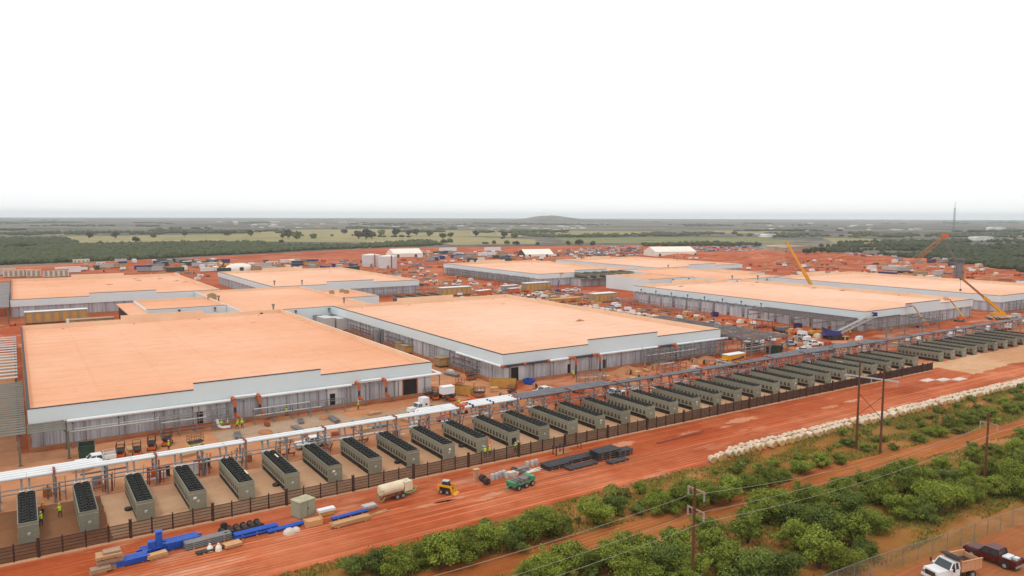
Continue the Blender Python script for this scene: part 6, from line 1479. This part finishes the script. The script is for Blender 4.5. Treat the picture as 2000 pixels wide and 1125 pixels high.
for px, py, rx, ry, h in ((1180, 737, 4.5, 2.2, 1.2), (1225, 726, 5, 2.6, 1.4), (1290, 716, 5.5, 2.4, 1.3), (1340, 712, 4, 2, 1.0), (1140, 742, 3.6, 1.8, .9), (1375, 704, 5, 2, 1.1)): mound('red spoil heap on the dug ground before the second hall', px, py, rx, ry, h, 'spoil heaps before the second hall', 'slab')
for px, py, rx, ry, h in ((870, 545, 9, 4, 2), (960, 556, 8, 4, 2), (900, 535, 9, 4, 2), (1000, 560, 8, 3, 1.6), (1240, 606, 6, 3, 1.4), (1420, 632, 6, 2.4, 1.2), (1700, 650, 5, 2, 1.2), (1840, 636, 6, 2, 1.2)): mound('red spoil heap in the yards among the halls', px, py, rx, ry, h, 'spoil heaps among the halls')
def spray_mesh(seed, R_, H, limbs, sprays, per, leaf, mat):
    """open feathery crown: limbs fan out from the ground and carry leaf sprays"""
    g = np.random.default_rng(seed); C = []; sg = []; b = MB()
    for i in range(limbs):
        a = 2*math.pi*(i+g.uniform(-.3, .3))/limbs; el = g.uniform(.35, 1.25); L = g.uniform(.75, 1.15); tip = np.array([math.cos(a)*math.cos(el)*R_*1.1, math.sin(a)*math.cos(el)*R_*1.1, .25*H+math.sin(el)*H*.72])*L
        mid = tip*np.array([.45, .45, .62]); b.tube((0, 0, -.1), mid, .09, 5, 0, .06); b.tube(mid, tip, .06, 4, 0, .015)
        for j in range(sprays):
            u = g.uniform(.35, 1.08); p = (mid*(1-u)*2*u+tip*u*u*1.0+mid*0) if u < .5 else mid+(tip-mid)*((u-.35)/.7)
            p = p+g.normal(0, .13, 3)*R_*np.array([1, 1, .6]); p[2] = max(p[2], .3); C.append(p); sg.append(g.uniform(.16, .34)*R_*.42); b.tube(tuple(mid+(tip-mid)*max(0, u-.45)), tuple(p), .018, 3)
    C = np.array(C); sg = np.array(sg); m_ = len(C); idx = np.repeat(np.arange(m_), per); n = len(idx)
    P = C[idx]+g.normal(0, 1, (n, 3))*sg[idx][:, None]*np.array([1, 1, .62]); P[:, 2] = np.maximum(P[:, 2], .08)
    nr = g.normal(0, .7, (n, 3))+np.array([0, 0, .7]); nr /= np.linalg.norm(nr, axis=1)[:, None]; a_ = g.normal(size=(n, 3)); u = np.cross(nr, a_); u /= np.linalg.norm(u, axis=1)[:, None]; v = np.cross(nr, u); s = leaf*g.uniform(.6, 1.4, n)[:, None]
    V = np.stack([P-u*s*.5-v*s*.16, P+u*s*.1-v*s*.26, P+u*s*.55, P-u*s*.1+v*s*.26], 1).reshape(-1, 3)
    me = bpy.data.meshes.new('crown'); me.from_pydata(V.tolist(), [], np.arange(n*4).reshape(-1, 4).tolist()); me.materials.append(mm[mat]); return me, b.mesh('trunk', mm['bark'])
TR = [crown_mesh(11, 2.6, 4.2, 8000, .20, 'leaf', 15), spray_mesh(12, 3.0, 4.2, 13, 9, 95, .24, 'leaf'), spray_mesh(13, 2.5, 3.0, 10, 8, 95, .22, 'leafd'), spray_mesh(14, 3.4, 4.8, 15, 10, 95, .25, 'leaf'), spray_mesh(15, 2.9, 3.2, 10, 9, 90, .23, 'leafd'), spray_mesh(16, 3.1, 3.5, 12, 8, 95, .24, 'leaf')]
SH = [crown_mesh(21, 1.2, 1.5, 1800, .16, 'leaf', 8, .6), crown_mesh(22, 1.0, 1.2, 1500, .15, 'leafd', 7, .6), crown_mesh(23, 1.5, 1.2, 2200, .16, 'grass', 9, .5)]
def tree(x, y, v, s, label, group, name='mesquite_tree', zs=1.0, cat='tree', src=TR):
    if src is TR:
        tone = ('bright green', 'bright green', 'dark green', 'tall bright green', 'dark spreading', 'wide bright green')[v]; near = 'close by the single power pole' if min((x-59.2)**2+(y-54)**2, (x-119)**2+(y-51.9)**2) < 50 else 'near the two pole structure' if (x-120)**2+(y-72)**2 < 90 else 'near the chain link fence' if y < 50 and x > 70 else 'on the edge of the orange track' if abs(y-np.interp(x, [p[0] for p in TRK], [p[1] for p in TRK])) < 5 else 'on the verge of the haul road' if y > 77 else 'within the scrub belt beside the haul road' if y > 67 else 'deep in the thicket below the overhead wires'
        size = 'big ' if s > .98 else 'small ' if s < .62 else ''
        label = size+tone+' mesquite '+near; group = 'mesquites '+near
    t = thing(name, label, cat, (x, y, -.01), random.uniform(0, 6.28), group); t.scale = (s, s, s*zs)
    put('trunk', src[v][1], t); put('crown', src[v][0], t); return t
L1, G1 = 'bushy green mesquite in the belt between haul road and orange track', 'mesquites between haul road and track'
L2, G2 = 'bushy green mesquite in the thicket around the single power poles', 'mesquites around the power poles'
L3, G3 = 'bushy green mesquite along the belt under the two pole power structure', 'mesquites under the two pole structure'
for px, py, s in ((690, 1122, .9), (735, 1118, 1.0), (780, 1124, 1.0), (822, 1104, .9), (862, 1110, 1.05), (905, 1092, 1.0), (955, 1078, 1.0), (1000, 1072, .9), (1045, 1056, .95), (1080, 1046, .75), (1105, 1036, .5), (870, 1085, .7), (990, 1050, .6),
                  (1162, 1025, .85), (1200, 1005, .9), (1245, 1005, .6), (1285, 1003, .8), (1310, 1000, .9), (1345, 995, .9), (1280, 975, .6), (1390, 985, .8), (1425, 978, .95), (1250, 965, .5), (1465, 965, .75), (1500, 950, .8)):
    c = G(px, py); tree(c.x, c.y, random.randrange(6), s*random.uniform(.8, 1.1)*.84, L1, G1)
for px, py, s in ((1530, 938, .8), (1565, 925, .9), (1600, 912, .85), (1560, 905, .6), (1640, 905, .7), (1480, 925, .6), (1510, 910, .6), (1440, 925, .5), (1690, 880, .7), (1650, 868, .55), (1745, 878, .6), (1790, 862, .7), (1830, 852, .75), (1800, 838, .6), (1862, 836, .7), (1890, 828, .85), (1905, 818, .8), (1935, 815, .8), (1970, 806, .8), (1995, 800, .8), (1850, 828, .5), (1960, 790, .6), (1990, 782, .6), (1720, 862, .5)):
    c = G(px, py); tree(c.x, c.y, random.randrange(6), s*random.uniform(.8, 1.1)*.74, L3, G3, zs=.8)
for px, py, s in ((1040, 1140, .8), (1075, 1128, .9), (1110, 1118, 1.0), (1150, 1122, .9), (1190, 1104, .8), (1235, 1100, .95), (1225, 1135, 1.1), (1290, 1130, 1.2), (1320, 1095, .9), (1390, 1085, 1.0), (1340, 1140, 1.1), (1420, 1125, 1.2), (1380, 1050, .9), (1460, 1060, 1.1), (1470, 1140, 1.1), (1530, 1135, 1.15),
                  (1500, 1020, .95), (1545, 1030, 1.1), (1560, 1075, 1.25), (1600, 1110, 1.2), (1640, 1120, 1.1), (1660, 1070, 1.25), (1610, 1050, 1.2), (1600, 1000, 1.0), (1660, 1010, 1.1), (1560, 990, .8), (1640, 970, .8), (1700, 1040, 1.0), (1690, 1090, .7), (1720, 985, .9), (1760, 1010, 1.1), (1800, 1015, 1.0), (1770, 965, .9), (1830, 1000, 1.0), (1870, 985, .9), (1810, 955, .8), (1850, 950, .8), (1900, 975, .8), (1725, 955, .8), (1770, 935, .75), (1890, 935, .75), (1840, 915, .6), (1900, 905, .65), (1940, 930, .75), (1960, 965, 1.0), (1990, 955, .95), (1975, 925, .8), (1985, 890, .8), (1950, 895, .7), (2010, 915, .9), (1995, 860, .7), (2010, 975, .9), (1940, 970, .8), (1690, 960, .7)):
    c = G(px, py); tree(c.x, c.y, random.choice((0, 1, 3, 1, 4, 5)), s*random.uniform(.8, 1.12)*.88, L2, G2)
k = 0
while k < 230:
    x = random.uniform(20, 240); y = random.uniform(46, 80.2)
    ty = np.interp(x, [p[0] for p in TRK], [p[1] for p in TRK])
    if abs(y-ty) < 3.0 or (y < 50 and x > 70): continue
    v = random.randrange(3); zone = y > ty
    tree(x, y, v, random.uniform(.5, 1.1), ('bright green', 'dark green', 'dry yellowish')[v]+' low scrub bush on the strip '+('beside the haul road' if zone else 'beyond the orange track'), ('bright', 'dark', 'dry')[v]+' low scrub '+('beside the haul road' if zone else 'beyond the track'), 'scrub_bush', cat='bush', src=SH); k += 1
# grass and weeds: nobody could count it
N = 300000; gx = RN.uniform(10, 260, N); gy = RN.uniform(38, 81.6, N)
ty = np.interp(gx, [p[0] for p in TRK], [p[1] for p in TRK])
dn = np.sin(gx*.35+np.sin(gy*.6)*2)+np.sin(gy*.9+gx*.13)*.8+RN.normal(0, .5, N)
ok = (np.abs(gy-ty) > 2.3) & (dn > -.1) & ~((gy < 46) & (gx > 60))
ok |= (np.abs(gy-80.3) < .8) & (dn > -.5)
gx, gy = gx[ok], gy[ok]; n = len(gx); h_ = RN.uniform(.10, .38, n); a = RN.uniform(0, 6.28, n); w = RN.uniform(.035, .10, n)
base = np.stack([gx, gy, np.full(n, -.01)], 1); u = np.stack([np.cos(a)*w, np.sin(a)*w, np.zeros(n)], 1); ln = np.stack([RN.normal(0, .12, n), RN.normal(0, .12, n), h_], 1)
V = np.stack([base-u, base+u, base+u*.5+ln, base-u*.7+ln*.8], 1).reshape(-1, 3)
me = bpy.data.meshes.new('grass'); me.from_pydata(V.tolist(), [], np.arange(n*4).reshape(-1, 4).tolist()); me.materials.append(mm['grass']); tag(put('grass', me), 'rough dry green grass and weeds growing through the scrub strip', 'grass', kind='stuff')

# ------------------------------------------------------------------ woods and town far off
bm = bmesh.new(); bmesh.ops.create_icosphere(bm, subdivisions=2, radius=1.0); IV = np.array([v.co[:] for v in bm.verts]); IF = np.array([[v.index for v in f.verts] for f in bm.faces]); bm.free()
bm = bmesh.new(); bmesh.ops.create_icosphere(bm, subdivisions=1, radius=1.0); JV = np.array([v.co[:] for v in bm.verts]); JF = np.array([[v.index for v in f.verts] for f in bm.faces]); bm.free()
def blobs(name, P, rad, hz, mat, label, TV=JV, TF=JF):
    n = len(P); nv = len(TV)
    j = RN.uniform(.62, 1.3, (n, nv, 1)); V = TV[None]*j*np.stack([rad, rad, hz], 1)[:, None]; V[:, :, 2] += hz[:, None]*.62; V[:, :, :2] += P[:, None]
    F = (TF[None]+(np.arange(n)*nv)[:, None, None]).reshape(-1, 3)
    me = bpy.data.meshes.new(name); me.vertices.add(n*nv); me.vertices.foreach_set('co', V.reshape(-1)); m_ = len(F)
    me.loops.add(m_*3); me.loops.foreach_set('vertex_index', F.reshape(-1).astype(np.int32)); me.polygons.add(m_); me.polygons.foreach_set('loop_start', np.arange(0, m_*3, 3, dtype=np.int32)); me.polygons.foreach_set('loop_total', np.full(m_, 3, np.int32))
    me.update(calc_edges=True); me.validate(); me.materials.append(mm[mat]); return tag(put(name, me), label, 'woodland', kind='stuff')
def pxpts(poly, n):
    xs_ = [p[0] for p in poly]; ys_ = [p[1] for p in poly]; out = []
    while len(out) < n:
        x = random.uniform(min(xs_), max(xs_)); y = random.uniform(min(ys_), max(ys_))
        if inpoly(x, y, poly): c = G(x, y); out.append((c.x, c.y))
    return np.array(out)
def clumps(poly, n):
    xs_ = [p[0] for p in poly]; ys_ = [p[1] for p in poly]; out = []
    while len(out) < n:
        x = random.uniform(min(xs_), max(xs_)); y = random.uniform(min(ys_), max(ys_)); k = int(random.expovariate(1/22))+2; w = random.uniform(5, 45)
        for _ in range(k):
            a, b_ = x+random.gauss(0, w), y+random.gauss(0, .45)
            if inpoly(a, b_, poly): c = G(a, b_); out.append((c.x, c.y))
    return np.array(out[:n])
def wood(name, poly, n, r0, r1, label, mat='leaff'):
    P = (clumps if r1 > 4.2 else pxpts)(poly, n); r = RN.uniform(r0, r1, n); blobs(name, P, r, np.minimum(r*RN.uniform(.65, 1.05, n), RN.uniform(2.0, 4.2, n)), mat, label)
wood('woodland', [(-30, 519), (-30, 488), (60, 487), (100, 481), (350, 476), (500, 474), (560, 481), (700, 481), (830, 471), (870, 479), (760, 483), (620, 488), (500, 495), (250, 508)], 5200, 2.0, 4.2, 'dense green mesquite wood beyond the far site road')
wood('woodland', [(1600, 480), (1650, 474), (1800, 470), (2030, 466), (2030, 536), (1900, 518), (1800, 506), (1700, 497), (1610, 491)], 2600, 1.8, 4.3, 'dense green wood behind the tower crane')
wood('woodland', [(1255, 479), (1380, 476), (1480, 478), (1490, 481), (1380, 480.5), (1260, 481.5)], 260, 2.2, 4.0, 'tree line behind the parked cars')
wood('woodland', [(-20, 470), (120, 466), (150, 478), (60, 483), (-20, 484)], 700, 3, 6, 'clumped trees at the edge of the dry field')
wood('woodland', [(-20, 454), (560, 450), (560, 461), (980, 466), (1080, 472), (1080, 480), (860, 474), (880, 466), (640, 457), (500, 456), (130, 461), (-20, 464)], 330, 3, 6, 'scattered dark trees round the dry fields')
wood('woodland', [(980, 458), (1500, 456), (2020, 456), (2020, 466), (1600, 464), (1300, 462), (1080, 464)], 700, 4, 8, 'dark tree belts beyond the green field')
wood('woodland', [(-20, 436), (2020, 440), (2020, 456), (1000, 456), (-20, 455)], 750, 8, 16, 'dark scrub woods on the plain towards the skyline')
wood('woodland', [(-20, 425), (2020, 430), (2020, 441), (-20, 437)], 450, 14, 34, 'hazy scrub woods along the skyline')
FT = [crown_mesh(31, 6, 9, 900, 1.5, 'leaff', 12), crown_mesh(32, 5, 11, 800, 1.5, 'leaff', 12), crown_mesh(33, 7, 8, 1000, 1.6, 'leafd', 14)]
for px, py, s in ((265, 473, 1.1), (563, 466, 1.3), (580, 467, 1.2), (552, 466, .8), (612, 466, .8), (672, 457, 1.0), (700, 466, 1.3), (715, 468, 1.5), (726, 466, 1.2), (745, 459, 1.0), (772, 462, 1.3), (798, 461, 1.0), (813, 460, 1.1), (838, 461, 1.1), (550, 475, .7), (865, 466, .9), (880, 464, .9), (930, 462, 1.0), (985, 463, .9), (1005, 465, 1.0), (1132, 479, 1.1), (1158, 480, .9), (1110, 480, .8), (1010, 480, .8), (1050, 479, .6), (1575, 497, .9), (1590, 495, 1.0), (1605, 494, .9), (1620, 494, .8), (175, 466, .9), (225, 466, 1.0), (300, 464, .8), (360, 462, .9), (445, 461, .9), (490, 462, 1.0)):
    c = G(px, py); D_ = c.length
    tree(c.x, c.y, random.randrange(3), s*(.8 if py > 470 else 1.15), 'lone tree standing out on the fields beyond the site', 'lone trees beyond the site', 'field_tree', src=FT)
def far_building(px, py, L, W_, H, mat):
    c = G(px, py); t = MB(); t.box(-L/2, L/2, -W_/2, W_/2, 0, H); t.prof([(-L/2-.5, H), (L/2+.5, H), (L/2-L*.12, H*1.25), (-L/2+L*.12, H*1.25)], -W_/2-.5, W_/2+.5)
    near = py > 449; wz = 'on the fields' if near else 'of the distant town'
    return tag(t.build('shed', mm[mat], loc=(c.x, c.y, -.04)), ('white' if mat == 'farwhite' else 'tan')+' low shed '+wz, 'building', ('white' if mat == 'farwhite' else 'tan')+' sheds '+wz)
for k in range(110):
    px, py = random.choice([(random.uniform(400, 700), random.uniform(433, 444)), (random.uniform(440, 600), random.uniform(438, 446)), (random.uniform(700, 1000), random.uniform(437, 447)), (random.uniform(1000, 1140), random.uniform(440, 454)), (random.uniform(1480, 1800), random.uniform(436, 451)), (random.uniform(900, 1100), random.uniform(446, 462)), (random.uniform(1480, 1520), random.uniform(455, 463))])
    D_ = G(px, py).length; s = D_/1500
    far_building(px, py, random.uniform(4, 14)*s, random.uniform(4, 9)*s, random.uniform(1.0, 1.8)*s, 'farwhite' if random.random() < .8 else 'fartan')
for px, py, L in ((1915, 469, 60), (1525, 489, 40), (1550, 491, 45), (1500, 463, 30), (1945, 451, 90)): far_building(px, py, L, 14, 5 if L < 80 else 9, 'farwhite' if px != 1525 and px != 1550 else 'fartan')
# ------------------------------------------------------------------ the hazy air
hz, t, b, o = nodes('haze_air'); t.nodes.remove(b); pv = t.nodes.new('ShaderNodeVolumePrincipled'); pv.inputs['Color'].default_value = (.86, .95, 1.0, 1); pv.inputs['Density'].default_value = 1.0e-4; pv.inputs['Anisotropy'].default_value = .2
t.links.new(pv.outputs[0], o.inputs['Volume'])
b = MB(); b.box(-13000, 13200, -13000, 13200, -1.5, 80); h = b.build('haze', hz); tag(h, kind='stuff')
for o in COL.objects:
    if 'category' in o.keys() and o.get('label') == 'x': bpy.data.objects.remove(o)
